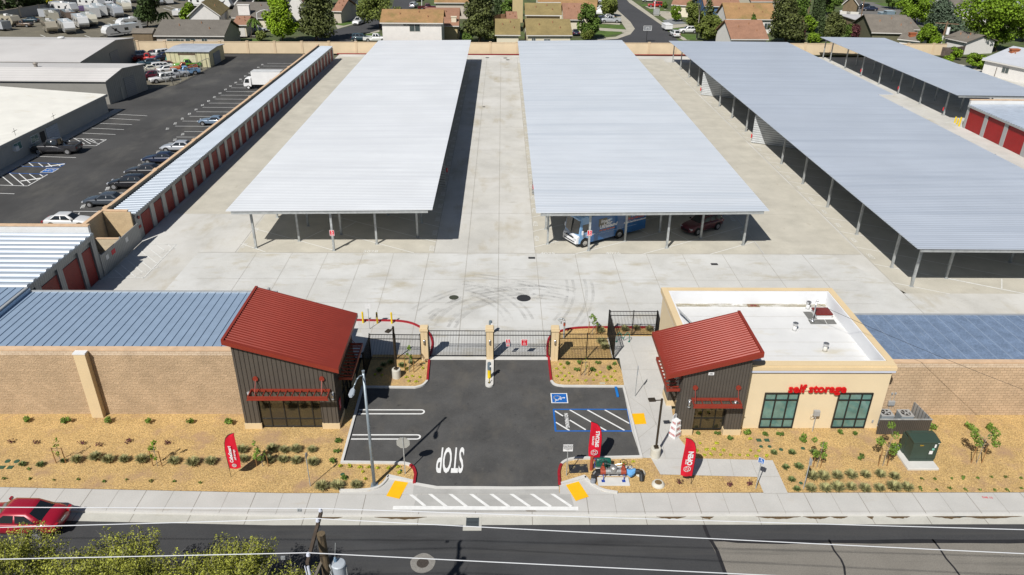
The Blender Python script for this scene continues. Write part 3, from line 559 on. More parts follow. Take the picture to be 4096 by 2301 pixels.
m_seamr = M('blue_dirty_roof', (.22,.295,.42), .5, .3, var=.16, scale=1.2, var2=.22, scale2=9, stain=[((.36,.42,.50),1.5,.60,.8,(1,.2,1))])
m_seamd = M('seam_rib', (.15,.23,.34), .45, .35, var=.05)
def ribs(x0, y0, z0, x1, y1, z1, n, along, w=.05, h=.04, mb=None):
    """n ribs lying on the plane between (x0,y0,z0) and (x1,y1,z1); along='X' ribs run in X (z varies with x)"""
    g = mb or MB()
    for i in range(n):
        if along == 'X':
            y = y0+(y1-y0)*(i+.5)/n; g.add([(x0,y-w,z0),(x0,y+w,z0),(x0,y,z0+h),(x1,y-w,z1),(x1,y+w,z1),(x1,y,z1+h)], [(0,1,4,3),(1,2,5,4),(2,0,3,5),(0,2,1),(3,4,5)])
        else:
            x = x0+(x1-x0)*(i+.5)/n; g.add([(x-w,y0,z0),(x+w,y0,z0),(x,y0,z0+h),(x-w,y1,z1),(x+w,y1,z1),(x,y1,z1+h)], [(1,0,3,4),(2,1,4,5),(0,2,5,3),(0,1,2),(4,3,5)])
    return g
def slab(g, x0, y0, x1, y1, za, zb, th, axis='X'):
    """sloping slab, za at x0 (or y0), zb at x1 (or y1), underside th below"""
    q = [(x0,y0,za),(x1,y0,zb if axis == 'X' else za),(x1,y1,zb),(x0,y1,za if axis == 'X' else zb)]
    return g.add([(x,y,z-th) for x,y,z in q]+q, [(0,3,2,1),(4,5,6,7),(0,1,5,4),(1,2,6,5),(2,3,7,6),(3,0,4,7)])
def column(par, x, y, h, w=.2): g = MB(); g.box(x-w/2,y-w/2,0,x+w/2,y+w/2,h); g.cur = 0; g.box(x-w*.9,y-w*.9,0,x+w*.9,y+w*.9,.025); return g.build('column', m_steel, par, world=True)
def canopy(label, x0, y0, x1, y1, zl, zr, cols, mat, beams, notch=None):
    t = thing('storage_canopy', label, 'canopy', ((x0+x1)/2, y0, 0), 0, 'long metal storage canopies')
    g = MB(); z = lambda x: zl+(zr-zl)*(x-x0)/(x1-x0); nx = 3
    if notch:
        xn, yn = notch; slab(g, x0, y0, xn, yn, zl, z(xn), .07); slab(g, x0, yn, x1, y1, zl, zr, .07)
    else: slab(g, x0, y0, x1, y1, zl, zr, .07)
    g.build('roof', mat, t, world=True)
    g = MB(); xe = notch[0] if notch else x1
    slab(g, x0+.45, y0+.12, xe-.45, y0+.32, z(x0)-.08, z(xe)-.08, .34); slab(g, x0+.42, y1-.3, x1-.42, y1-.1, zl-.08, zr-.08, .3)
    g.build_each('front_beam', m_beam, t, world=True)
    g = MB()
    for xx in beams: g.box(xx-.08, y0+.33, z(xx)-.42, xx+.08, y1-.31, z(xx)-.09)
    g.build('purlin', m_beam, t, world=True)
    for (x, y) in cols: column(t, x, y, z(x)-.40)
    return t
c1 = [(-24.6,68.4),(-20.71,70.17),(-16.7,67.83),(-12.7,69.5),(-8.73,71.26),(-24.66,76.5),(-20.73,74.13),(-16.76,71.88),(-12.66,77.37),(-8.68,75.1)]
c1 += [(-24.6,84.5+8*k) for k in range(10)]+[(-8.7,83.1+8*k) for k in range(11)]+[(-12.7,85.4+8*k) for k in range(10)]+[(-20.7,82+8*k) for k in range(10)]+[(-16.7,79.9+8*k) for k in range(11)]
can1 = canopy('left white metal storage canopy with its near end columns showing', -26.5, 67.1, -6.68, 166.3, 4.48, 4.72, c1, m_galv, (-24.6,-16.7,-8.7))
c2 = [(4.72,73.58),(4.7,69.66),(8.72,68.05),(12.73,70.49),(16.77,72.89),(16.73,68.78),(20.76,71.21),(24.75,69.6),(24.72,77.66)]
c2 += [(4.7,81.6+8*k) for k in range(11)]+[(24.72,85.7+8*k) for k in range(10)]+[(12.73,78.5+8*k) for k in range(11)]+[(16.75,80.9+8*k) for k in range(11)]+[(20.76,79.2+8*k) for k in range(11)]
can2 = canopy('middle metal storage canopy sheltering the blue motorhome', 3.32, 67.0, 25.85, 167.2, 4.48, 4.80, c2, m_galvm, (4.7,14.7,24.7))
c3 = [(37.65,60.39),(37.7,64.42)]+[(37.7,72.45+8.02*k) for k in range(4)]+[(37.55,112.5+7.95*k) for k in range(8)]+[(41.76,62.13),(49.99,65.64),(51.6,59.7)]
c3 += [(49.9,74+8*k) for k in range(12)]+[(60.5,64+8*k) for k in range(13)]+[(45.8,68.3+8*k) for k in range(12)]
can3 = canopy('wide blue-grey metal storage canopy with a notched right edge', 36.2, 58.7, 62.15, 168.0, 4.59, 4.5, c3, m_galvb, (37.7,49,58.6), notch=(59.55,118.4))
c4 = [(73.9+(-.65)*k/7, 123.14+7.9*k) for k in range(7)]+[(73.25,174.4)]+[(78.0-.2*k, 125.57+7.95*k) for k in range(6)]+[(84.5,128+8*k) for k in range(6)]
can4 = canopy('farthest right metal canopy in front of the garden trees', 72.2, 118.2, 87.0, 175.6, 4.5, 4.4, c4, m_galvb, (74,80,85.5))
for k in range(2):   # divider panels under the wide canopy
    a = ((36.3,136.8),(36.5,106.3))[k]; g = MB(); g.ext([(a[0],a[1],.1),(a[0]+12,a[1]-6.5,.1),(a[0]+12,a[1]-6.5,4.1),(a[0],a[1],4.1)], (.03,.06,0)); g.build('divider_wall', M('ribbed_divider', (.55,.57,.58), .45, .4, stripe=('Z',.32,.03,.35)), can3, world=True)
for c, a in ((can1,(-17.0,92,'x')),(can2,(4.0,92,'x'))): pass
for x, y, k in ((-6.9,86.5,0),(3.6,84.0,1)):
    g = MB(); sx = -1 if k == 0 else 1; g.ext([(x,y,.1),(x+sx*9,y+3.5*1,.1),(x+sx*9,y+3.5,4.1),(x,y,4.1)], (0,.06,0)); g.build('divider_wall', M('ribbed_divider', ()), can1 if k == 0 else can2, world=True)
def smallsign(par, x, y, z, w, h, txt, col, name='speed_sign'):
    g = MB(); g.box(x-w/2, y-.012, z-h/2, x+w/2, y, z+h/2); s = g.build(name, m_whitep, par, world=True)
    g = MB(); g.box(x-w/2+.03, y-.018, z-h/2+.03, x+w/2-.03, y-.0125, z+h/2-.03); g.build('face', col, s, world=True)
    g = MB()
    for body, size, dz in txt: addtext(g, body, size, frame((x, y-.022, z+dz), (1,0,0), (0,0,1)), bold=.004)
    g.build('lettering', m_whitep, s, world=True); return s
m_signred = M('sign_red', (.62,.01,.03), .5, var=0)
for par, x, y in ((can1,-16.7,67.72),(can2,8.72,67.94)):
    g = MB(); smallsign(par, x, y, 1.95, .46, .6, (('5',.42,.08),('mph',.18,-.18)), m_signred)
for par, x, y, z in ((can1,-6.75,89.9,1.2),(can2,3.9,83.9,1.2),(can3,36.5,106.2,1.2),(can3,36.3,136.7,1.2),(can4,73.6,139,1.2),(can4,73.6,123.1,1.2),(can4,73.5,155,1.2)):
    g = MB(); g.cyl((x-.15,y-.16,z-.35),(x-.15,y-.16,z+.2),.09,n=8); g.build('fire_extinguisher', M('extinguisher_red', (.6,.02,.03), .4), par, world=True)
# --- front left storage row with split-face wall
t = thing('storage_building', 'front left storage row with blue-grey seamed roof and tall block wall', 'building', (-40, YW, 0)); FL = t
g = MB(); g.box(-72,YW,0,-16.84,YW+.3,4.72); g.build('wall', m_split, t, world=True)
g = MB(); g.box(-72,YW-.004,4.722,-16.84,YW+.296,5.02); g.build('top_course', m_smooth, t, world=True)
g = MB(); g.box(-72,YW-.03,5.04,-16.84,YW+.42,5.14); g.build('wall_cap', m_cap, t, world=True)
g = MB(); g.box(-72,YW+.32,4.9,-34.95,49.4,5.30); g.build('raised_roof', m_seam, t, world=True)
g = MB(); g.box(-34.93,YW+.44,4.72,-16.9,49.3,5.0); g.build('roof', m_seam, t, world=True)
g = ribs(-34.9,YW+.45,5.0,-16.9,49.25,5.0,31,'Y',.03,.045); g.build('roof_seams', m_seamd, t, world=True)
g = ribs(-72,YW+.45,5.3,-35.1,49.35,5.3,64,'Y',.03,.045); g.build('roof_seams', m_seamd, t, world=True)
g = MB(); g.box(-34.9,49.3,4.75,-16.7,49.44,5.1); g.box(-35.2,YW+.46,5.31,-35.0,49.3,5.42); g.build('gutter', m_trim, t, world=True)
g = MB(); g.box(-72,YW+.32,0,-17,49.2,4.7); g.build('rear_wall', m_greysidx, t, world=True)
g = MB(); g.box(-17.4,49.0,5.0,-17.25,49.5,5.35); g.box(-17.4,47.7,5.0,-16.9,47.82,5.15); g.build('parapet_end', m_trim, t, world=True)
t = thing('wall_pilaster', 'beige stucco pilaster with white cap against the tall block wall', 'pilaster', (-27.35, YW-.3, 0))
a = P(0,2,958,1268); b = P(0,2,1072,1268)
g = MB(); g.box(a.x,YW-.42,0,b.x,YW-.005,5.0); g.build('shaft', m_stucco, t, world=True, bevel=.02)
g = MB(); g.box(a.x-.02,YW-.44,5.002,b.x+.02,YW-.005,5.1); g.build('cap', m_whitep, t, world=True)
# --- left tower
t = thing('gate_tower', 'left dark brown tower with sloping red roof and street window', 'building', (-13.7, 39.55, 0)); LT = t
x0, x1, yf, yb = -16.82, -10.66, 39.55, 45.6
zr = lambda x: 7.0+(4.9-7.0)*(x+17.1)/6.85
def siding(pts_fn, name, par, mat=m_brown): pass
g = MB(); wx0, wx1 = -15.77, -11.72
g.ext([(x0,yf,.45),(wx0,yf,.45),(wx0,yf,2.42),(wx1,yf,2.42),(wx1,yf,.45),(x1,yf,.45),(x1,yf,zr(x1)-.3),(x0,yf,zr(x0)-.3)], (0,.25,0))
g.ext([(x1-.25,yf+.25,.45),(x1-.25,41.2,.45),(x1-.25,41.2,2.6),(x1-.25,44.2,2.6),(x1-.25,44.2,.45),(x1-.25,yb,.45),(x1-.25,yb,zr(x1)-.3),(x1-.25,yf+.25,zr(x1)-.3)], (.25,0,0))
g.box(x0,yf+.25,.45,x0+.2,yb,6.2); g.box(x0+.2,yb-.2,0,x1-.25,yb,4.5); g.build('siding', m_brown, t, world=True)
g = MB()
n = 22
for i in range(n):
    x = x0+.14+(x1-x0-.28)*i/(n-1); z0 = .46 if (x < wx0-.03 or x > wx1+.03) else 2.44
    g.box(x-.014,yf-.03,z0,x+.014,yf-.001,zr(x)-.34)
for i in range(20):
    y = yf+.2+i*.3; z0 = .46 if (y < 41.15 or y > 44.25) else 2.64
    g.box(x1+.001,y-.022,z0,x1+.035,y+.022,zr(x1)-.34)
g.build('siding_ribs', M('brown_rib', (.07,.06,.05), .5, .15, var=0), t, world=True)
g = MB()
for a, b in ((x0,wx0),(wx1,x1)): g.box(a-.04,yf-.06,0,b+.04,yf+.3,.445)
g.box(x1-.24,yf+.3,0,x1+.05,41.2,.445); g.box(x1-.24,44.2,0,x1+.05,yb+.02,.445); g.build_each('stucco_base', m_stucco, t, world=True)
def window(par, x0, x1, z0, z1, y, vx, hz, glass, name='window', fr=.06, out=.03):
    g = MB(); w_ = g
    g.box(x0,y-out,z0,x0+fr,y+.08,z1).box(x1-fr,y-out,z0,x1,y+.08,z1).box(x0+fr,y-out,z0,x1-fr,y+.08,z0+fr).box(x0+fr,y-out,z1-fr,x1-fr,y+.08,z1)
    for v in vx: g.box(v-fr/2,y-out+.004,z0+fr,v+fr/2,y+.07,z1-fr)
    for h in hz: g.box(x0+fr,y-out+.008,h-fr/2,x1-fr,y+.06,h+fr/2)
    f = g.build(name, m_dark, par, world=True); g = MB(); g.box(x0+fr*.5,y+.02,z0+fr*.5,x1-fr*.5,y+.035,z1-fr*.5); g.build('pane', glass, f, world=True); return f
window(t, wx0, wx1, .06, 2.42, yf+.12, [wx0+.70,wx0+1.62,wx0+2.55,wx0+3.45], [.72], m_glassd)
g = MB(); g.box(x1-.12,41.2,.03,x1-.10,44.2,2.6); f = g.build('side_window', m_glassd, t, world=True)
g = MB()
for y in (41.2,42.2,43.2,44.14): g.box(x1-.16,y,.03,x1-.04,y+.06,2.6)
for z in (.03,1.3,2.54): g.box(x1-.15,41.26,z,x1-.05,44.14,z+.06)
g.build('side_window_frame', m_dark, t, world=True)
def redroof(t, x0, y0, x1, y1, za, zb, n):
    g = MB(); slab(g, x0, y0, x1, y1, za, zb, .30); g.build('roof', m_red, t, world=True)
    ribs(x0+.12, y0+.12, za-.02, x1-.12, y1-.1, zb-.02, n, 'X', .06, .055).build('roof_ribs', m_redroof, t, world=True)
    g = MB(); sl = (zb-za)/(x1-x0)
    g.ext([(x0-.06,y0-.09,za-.25),(x1+.06,y0-.09,zb-.25),(x1+.06,y0-.09,zb+.05),(x0-.06,y0-.09,za+.05)], (0,.14,0))
    xa = x0 if za > zb else x1; zz = max(za, zb); g.box(xa-.09,y0,zz-.32,xa+.09,y1,zz+.07); g.build('fascia', m_red, t, world=True)
redroof(t, -17.1, 39.2, -10.25, 46.4, 7.0, 4.9, 27)
def awning(t, x0, x1, y0, y1, z, nb, rods):
    """open steel awning: channels all round, cross bars, tie rods to round wall plates"""
    g = MB(); g.box(x0,y0,z-.24,x1,y0+.08,z); g.box(x0,y0+.08,z-.2,x0+.06,y1,z); g.box(x1-.06,y0+.08,z-.2,x1,y1,z); g.box(x0+.06,y1-.05,z-.2,x1-.06,y1,z); a = g.build('awning', m_red, t, world=True)
    g = MB()
    for i in range(1, nb): x = x0+(x1-x0)*i/nb; g.box(x-.02,y0+.08,z-.15,x+.02,y1-.05,z-.05)
    g.box(x0-.05,y0-.04,z-.26,x1+.05,y0-.001,z-.2); g.build('cross_bar', m_red, a, world=True)
    for x in rods:
        g = MB(); g.cyl((x,y0+.3,z-.03),(x,y1,z+.75),.022,n=6); g.cyl((x,y1-.06,z+.78),(x,y1+.02,z+.78),.17,n=14); g.build('tie_rod', m_red, a, world=True)
awning(t, -16.0, -10.95, 38.6, 39.5, 3.22, 11, (-15.6,-11.4))
g = MB(); ya, yb2, xa, xb = 40.6, 44.9, -10.62, -9.75; z = 3.35
g.box(xb-.08,ya,z-.24,xb,yb2,z); g.box(xa,ya,z-.2,xb-.08,ya+.06,z); g.box(xa,yb2-.06,z-.2,xb-.08,yb2,z)
a = g.build('side_awning', m_red, t, world=True); g = MB()
for i in range(1,11): y = ya+(yb2-ya)*i/11; g.box(xa,y-.02,z-.15,xb-.08,y+.02,z-.05)
g.build('cross_bar', m_red, a, world=True)
for y in (ya+.4, yb2-.4): g = MB(); g.cyl((xb-.3,y,z),(xa,y,z+.75),.022,n=6); g.cyl((xa-.02,y,z+.78),(xa+.05,y,z+.78),.17,n=14); g.build('tie_rod', m_red, a, world=True)
def lantern(par, x, y, z):
    g = MB(); g.cyl((x,y,z-.22),(x,y,z+.22),.075,n=12); l = g.build('wall_light', m_chrome, par, smooth=True, world=True)
    g = MB(); g.box(x-.05,y,z-.1,x+.05,y+.12,z+.1); g.cyl((x,y,z-.27),(x,y,z-.222),.09,n=12); g.cyl((x,y,z+.222),(x,y,z+.27),.09,n=12); g.build('bracket', m_trim, l, world=True)
lantern(t, -10.95+.12, yf-.12, 2.72)
lantern(t, -16.2, yf-.12, 2.72)
g = MB(); g.box(x1+.04,39.95,1.2,x1+.06,40.35,2.0); s = g.build('wall_sign', m_signred, t, world=True); g = MB(); [g.box(x1+.061,40.0,1.35+i*.14,x1+.065,40.3,1.38+i*.14) for i in range(4)]; g.build('lettering', m_whitep, s, world=True)
# stub wall beyond tower
t = thing('block_wall_stub', 'short tan block wall end standing behind the left red roof', 'wall', (-14, 49.5, 0))
a = P(1,2,790,72,z=3.2); g = MB(); g.box(a.x-.45,46.9,0,a.x,49.9,3.2); g.build('wall', m_blocky, t, world=True); g = MB(); g.box(a.x-.48,46.85,3.2,a.x+.03,49.95,3.28); g.build('cap', m_cap, t, world=True)
# --- right tower
t = thing('office_tower', 'right dark brown office entrance tower with rising red roof', 'building', (13.5, 38.95, 0)); RT = t
x0, x1, yf, yb = 11.5, 15.66, 38.9, 43.4; zr = lambda x: 4.85+(6.5-4.85)*(x-10.35)/5.75
g = MB(); wx0, wx1 = 12.5, 14.6
g.ext([(x0,yf,.45),(wx0,yf,.45),(wx0,yf,2.42),(wx1,yf,2.42),(wx1,yf,.45),(x1,yf,.45),(x1,yf,zr(x1)-.3),(x0,yf,zr(x0)-.3)], (0,.25,0))
g.box(x1-.2,yf+.25,.0,x1,yb,5.9); g.box(x0,yf+.25,3.0,x0+.2,yb,4.75); g.box(x0,yf+.25,.45,x0+.2,39.9,3.0); g.box(x0,42.1,.45,x0+.75,yb,3.0); g.box(x0+.2,yb-.2,3.0,x1-.2,yb,4.8)
g.box(x0+.9,41.2,0,x1-.2,41.3,3.2)
g.build('siding', m_brown, t, world=True)
g = MB()
for i in range(22):
    x = x0+.1+(x1-x0-.2)*i/21; z0 = .46 if (x < wx0-.03 or x > wx1+.03) else 2.44
    g.box(x-.012,yf-.03,z0,x+.012,yf-.001,zr(x)-.34)
for i in range(5): x = x0+.08+i*.15; g.box(x-.02,42.065,.46,x+.02,42.099,3.0)
for i in range(4): y = yf+.2+i*.2; g.box(x0-.035,y-.02,.46,x0-.001,y+.02,4.5)
g.build('siding_ribs', M('brown_rib', ()), t, world=True)
g = MB(); g.box(x0-.05,yf-.06,0,wx0+.03,yf+.3,.445); g.box(x0-.05,yf+.3,0,x0+.2,39.95,.445); g.box(wx1-.05,yf-.06,0,x1+.05,yf+.3,.445); g.box(x0-.05,42.05,0,x0+.8,yb,.445); g.box(wx1-.05,yf+.3,0,wx1+.15,40.8,.445); g.build_each('stucco_base', m_stucco, t, world=True)
window(t, wx0, wx1, .2, 2.42, yf+.35, [wx0+.62,wx0+1.5], [1.1], m_glassd)
redroof(t, 10.35, 38.65, 16.1, 43.95, 4.85, 6.5, 20)
awning(t, 12.15, 15.2, 38.1, 38.85, 3.02, 5, (12.3,15.05))
ya, yb2, xa, xb = 39.2, 43.0, 11.45, 10.6; z = 3.45; g = MB(); g.box(xb,ya,z-.24,xb+.08,yb2,z); g.box(xb+.08,ya,z-.2,xa,ya+.06,z); g.box(xb+.08,yb2-.06,z-.2,xa,yb2,z); a = g.build('side_awning', m_red, t, world=True)
g = MB(); [g.box(xb+.08,ya+.4*i-.02,z-.15,xa,ya+.4*i+.02,z-.05) for i in range(1,10)]; g.build('cross_bar', m_red, a, world=True)
g = MB(); g.cyl((xb+.3,ya+.3,z),(xa,ya+.3,z+.75),.022,n=6); g.cyl((xa-.05,ya+.3,z+.78),(xa+.02,ya+.3,z+.78),.17,n=14); g.build('tie_rod', m_red, a, world=True)
lantern(t, 12.05, yf-.12, 2.6); lantern(t, 15.0, yf-.12, 2.55)
g = MB(); g.box(13.0,yf-.06,4.75,13.35,yf-.036,4.95); s = g.build('address_plate', m_whitep, t, world=True); g = MB(); addtext(g, '582', .15, frame((13.17,yf-.064,4.85),(1,0,0),(0,0,1)), bold=.003); g.build('lettering', m_blk, s, world=True)
# --- office
t = thing('office_building', 'beige stucco self storage office with white flat roof', 'building', (18.7, 39.6, 0)); OF = t
x0, x1, yf, yb = 12.3, 25.06, 39.6, 50.0
g = MB(); g.box(x0,yf,0,x1,yf+.25,4.5); g.box(x1-.25,yf+.25,0,x1,yb,4.5); g.box(x0,yf+.25,0,x0+.25,yb,4.5); g.box(x0+.25,yb-.25,0,x1-.25,yb,4.5); g.build('wall', m_stucco2, t, world=True)
g = MB(); g.box(x0-.1,yf-.14,4.52,x1+.14,yf+.3,4.68); g.box(x0-.1,yf+.3,4.52,x0+.3,yb+.1,4.68); g.build('cornice_band', M('lilac_trim', (.55,.58,.68), .6, var=.04), t, world=True)
g = MB(); g.box(x0-.12,yf-.16,4.69,x1+.16,yf+.18,4.95); g.box(x0-.06,yf-.1,4.951,x1+.1,yf+.42,5.08)
g.box(x0-.16,yf+.43,4.69,x0+.3,yb+.2,5.08); g.box(x1-.3,yf+.43,4.69,x1+.16,yb+.2,5.08); g.box(x0+.31,yb-.2,4.69,x1-.31,yb+.2,5.08); g.build('parapet_cap', m_stucco, t, world=True)
g = MB(); g.box(x0+.27,yf+.27,3.9,x1-.27,yb-.27,4.02); r = g.build('roof', m_white, t, world=True)
for yy in (42.2,44.0,45.8,47.6): g = MB(); g.box(x0+.45,yy,4.021,x1-.45,yy+.05,4.026); g.build('membrane_seam', M('membrane_seam_grey', (.52,.51,.48), .8), r, world=True)  # lap strips a little greyer than the membrane
g = MB(); g.box(x0+.45,yb-.9,4.021,x1-.42,yb-.42,4.024); g.build('dirt_stain', M('roof_dirt', (.42,.37,.25), .9, alpha=(0,.7,.9,(.5,1.5,1))), r, world=True)
g = MB(); g.box(x0+.28,yb-.4,4.02,x1-.28,yb-.28,5.05); g.box(x1-.40,yf+.5,4.02,x1-.31,yb-.42,5.05); g.box(x0+.30,yf+.5,4.02,x0+.42,yb-.42,5.05); g.box(x0+.44,yf+.44,4.02,x1-.44,yf+.52,5.05); g.build('parapet_lining', M('white_lining', (.74,.75,.77), .6, var=.03), t, world=True)
for q in ((3,2,397,208),(3,2,265,425),(3,2,570,632)):
    c = P(*q, z=4.02); g = MB(); g.lathe([(.16,0),(.14,.15),(.13,.42)], (c.x,c.y,4.02), 16); v = g.build('roof_vent', m_white, r, world=True, smooth=True); g = MB(); g.lathe([(.15,.42),(.19,.44),(.19,.60),(.13,.60),(.12,.45)], (c.x,c.y,4.02), 16); g.build('vent_cap', m_chrome, v, world=True)
c = P(3,2,560,285, z=4.1); g = MB(); g.box(c.x-.62,c.y-.2,4.02,c.x+.5,c.y+.75,4.3); h = g.build('roof_hatch', m_white, r, world=True); g = MB(); g.box(c.x-.68,c.y-.25,4.3,c.x+.55,c.y+.8,4.42); g.build('hatch_lid', M('hatch_red', (.16,.02,.015), .4, var=.1), h, world=True, bevel=.02)
g = MB()
for pl in ([(352,240),(430,240),(497,312),(405,312)],[(400,318),(565,318),(590,364),(430,364)],[(572,318),(660,318),(692,364),(598,364)]): g.prism([P(3,2,*q, z=4.03) for q in pl], 4.022, 4.04)
g.build('walk_pad', M('grey_mat', (.16,.16,.15), .9, var=.1), r, world=True)
c = P(3,2,445,335,z=4.05); zt = PY((3,2,497,125), c.y).z; g = MB(); g.cyl((c.x,c.y,4.02),(c.x,c.y,zt-.1),.05,n=8); g.tube([(c.x,c.y,zt-.1),(c.x+.06,c.y,zt),(c.x+.14,c.y,zt-.06)],.045); g.cyl((c.x,c.y,4.02),(c.x,c.y,4.2),.2,.08,12); g.build('service_mast', m_chrome, r, world=True, smooth=True)
c = P(2,2,2425,178,z=4.03); g = MB(); g.box(c.x-.45,c.y-.22,4.022,c.x+.45,c.y+.22,4.035); d = g.build('roof_drain', M('drain_brown', (.22,.15,.09), .8, var=.3, scale=4), r, world=True); g = MB(); g.lathe([(.12,.035),(.09,.08),(0,.1)], (c.x-.12,c.y,4.0), 12); g.lathe([(.12,.035),(.09,.08),(0,.1)], (c.x+.14,c.y,4.0), 12); g.build('drain_dome', M('hatch_red', ()), d, world=True)
window(t, 17.12, 19.37, .1, 2.9, yf-.05, [17.12+.75,17.12+1.55], [.82,2.35], m_glassg, out=.05, fr=.075)
window(t, 21.95, 24.2, .1, 2.9, yf-.05, [21.95+.75,21.95+1.55], [.82,2.35], m_glassg, out=.05, fr=.075)
g = MB(); addtext(g, 'self storage', .82, frame((20.42,yf-.16,3.28),(1,0,0),(0,0,1)), ext=.05, bold=.022); s = g.build('sign_lettering', M('sign_letter_red', (.55,.006,.01), .35, var=0), t, world=True)
g = MB(); g.box(18.6,yf-.1,3.1,22.3,yf-.002,3.2); g.build('sign_raceway', m_stucco2, t, world=True)
c = P(3,2,432,1425); g = MB(); px_ = c.x; zt = PY((3,2,468,1232), yf-.35).z
meter = thing('meter_post', 'grey utility box on a thin post before the office wall', 'utility box', (px_, yf-.35, 0)); g.cyl((0,0,0),(0,0,zt-.35),.03,n=8); g.build('post', m_trim, meter); g = MB(); g.box(-.19,-.1,zt-.4,.19,.1,zt); g.build('box', m_trim, meter, bevel=.01)
g = MB(); g.tube([(-.19,0,zt-.3),(-.34,0,zt-.4),(-.36,0,zt-.52),(-.22,0,zt-.58),(-.03,0,zt-.5)], .012, 6); g.build('cable', m_trim, meter)
g = MB(); g.box(24.62,yf-.06,.5,24.72,yf,.7); g.build('wall_socket', m_trim, t, world=True)
g = MB(); p0, p1 = P(2,2,1655,240,z=4.8), P(2,2,1790,350,z=4.8); g.cyl((12.66,48.2,4.75),(13.9,45.2,4.3),.06,n=6); g.build('roof_pipe', m_trim, r, world=True)
# --- right block storage
t = thing('storage_building', 'front right storage row with dirty blue roof and tan block wall', 'building', (40, YW, 0)); yw = 41.05
g = MB(); g.box(25.07,yw,0,72,yw+.3,3.9); g.build('wall', m_split2, t, world=True); g = MB(); g.box(25.07,yw-.004,3.902,72,yw+.296,4.2); g.build('top_course', m_smooth, t, world=True)
g = MB(); g.box(25.2,yw-.03,4.22,72,yw+.32,4.34); g.build('wall_cap', m_cap, t, world=True)
g = MB(); slab(g,25.2,yw+.33,72,47.6,4.28,4.18,.35,'Y'); g.build('roof', m_seamr, t, world=True)
ribs(25.5,yw+.34,4.28,72,47.55,4.18,46,'Y',.035,.05).build('roof_seams', M('seam_light', (.29,.365,.48), .45, .3, var=.1), t, world=True)
g = MB(); g.box(25.2,47.61,3.9,72,47.75,4.24); g.build('gutter', m_trim, t, world=True); g = MB(); g.box(25.2,yw+.34,0,72,47.4,3.9); g.build('rear_wall', m_greysidx, t, world=True)
# --- row of small units along the left lot
t = thing('storage_building', 'long narrow row of red-doored units with white ribbed roof', 'building', (-38.4, 70, 0))
xf, xb = -36.95, -39.75; y0, y1 = 70.0, 167.3
g = MB(); g.box(xb+.2,y0,0,xf,y1,2.95); g.build('wall', m_greyside, t, world=True)
g = MB(); g.box(xb-.1,y0-.1,0,xb+.18,y1,3.3); g.box(xb+.18,y0-.2,0,xf-.4,y0-.005,3.3); g.build('parapet_wall', m_blocky, t, world=True)
g = MB(); g.box(xb-.16,y0-.15,3.305,xb+.24,y1+.05,3.42); g.box(xb+.24,y0-.25,3.305,xf-.35,y0+.05,3.42)
for k in range(9): g.box(xb-.22,y0+.3+k*12,3.43,xb+.28,y0+.9+k*12,3.5)
g.build('parapet_cap', m_cap, t, world=True)
g = MB(); slab(g,xb+.5,y0+.08,xf+.3,y1,3.08,3.02,.1); g.build('roof', M('white_roof_painted_shade', (.33,.39,.46), .42, .2, var=.04), t, world=True)  # white roof; bluish shade between its ribs put into this darker base
g = MB(); n = 195
for i in range(n):
    y = y0+.2+(y1-y0-.3)*i/(n-1); g.add([(xb+.5,y-.13,3.08),(xb+.5,y-.08,3.13),(xb+.5,y+.08,3.13),(xb+.5,y+.13,3.08),(xf+.3,y-.13,3.02),(xf+.3,y-.08,3.07),(xf+.3,y+.08,3.07),(xf+.3,y+.13,3.02)],[(0,4,5,1),(1,5,6,2),(2,6,7,3)])
g.build('roof_ribs', M('white_rib', (.47,.52,.58), .45, .1, var=.05, scale=.5), t, world=True)
g = MB(); g.box(xb+.19,y0+.1,2.9,xb+.5,y1,3.0); g.build('roof_gutter', M('gutter_blue', (.16,.22,.30), .4, .5, var=.1), t, world=True)
g = MB(); g.box(xf,y0+.05,2.6,xf+.16,y1,2.92); g.box(xf+.001,y0,0,xf+.12,y0+1.2,2.59); g.build('eave_trim', m_greyside, t, world=True)
doors = []
yy = 71.5
while yy < 166:
    big = 2.0; doors.append((yy, yy+1.95)); yy += 2.93
dprot = None
for i, (a, b) in enumerate(doors):
    if dprot is None: g = MB(); g.box(.001,0,.02,.05,b-a,2.3); dprot = g.mesh('roller_door', m_door)
    o = link('roller_door', dprot, t); o.location = (xf-t.location.x, a-t.location.y, 0)
g = MB()
for (a, b) in doors: g.box(xf+.001,b+.06,0,xf+.14,b+.92,2.58)
g.build_each('door_pier', m_trim, t, world=True)
g = MB(); g.cyl((-36.9,70.15,0),(-36.9,70.15,2.9),.06,n=8); g.build('downpipe', m_trim, t, world=True)
g = MB(); g.cyl((-36.78,70.6,2.35),(-36.70,70.6,2.35),.17,n=14); g.box(-36.82,70.35,1.2,-36.8,70.85,1.5); g.build('alarm_bell', M('bell_red', (.3,.03,.02), .5), t, world=True)
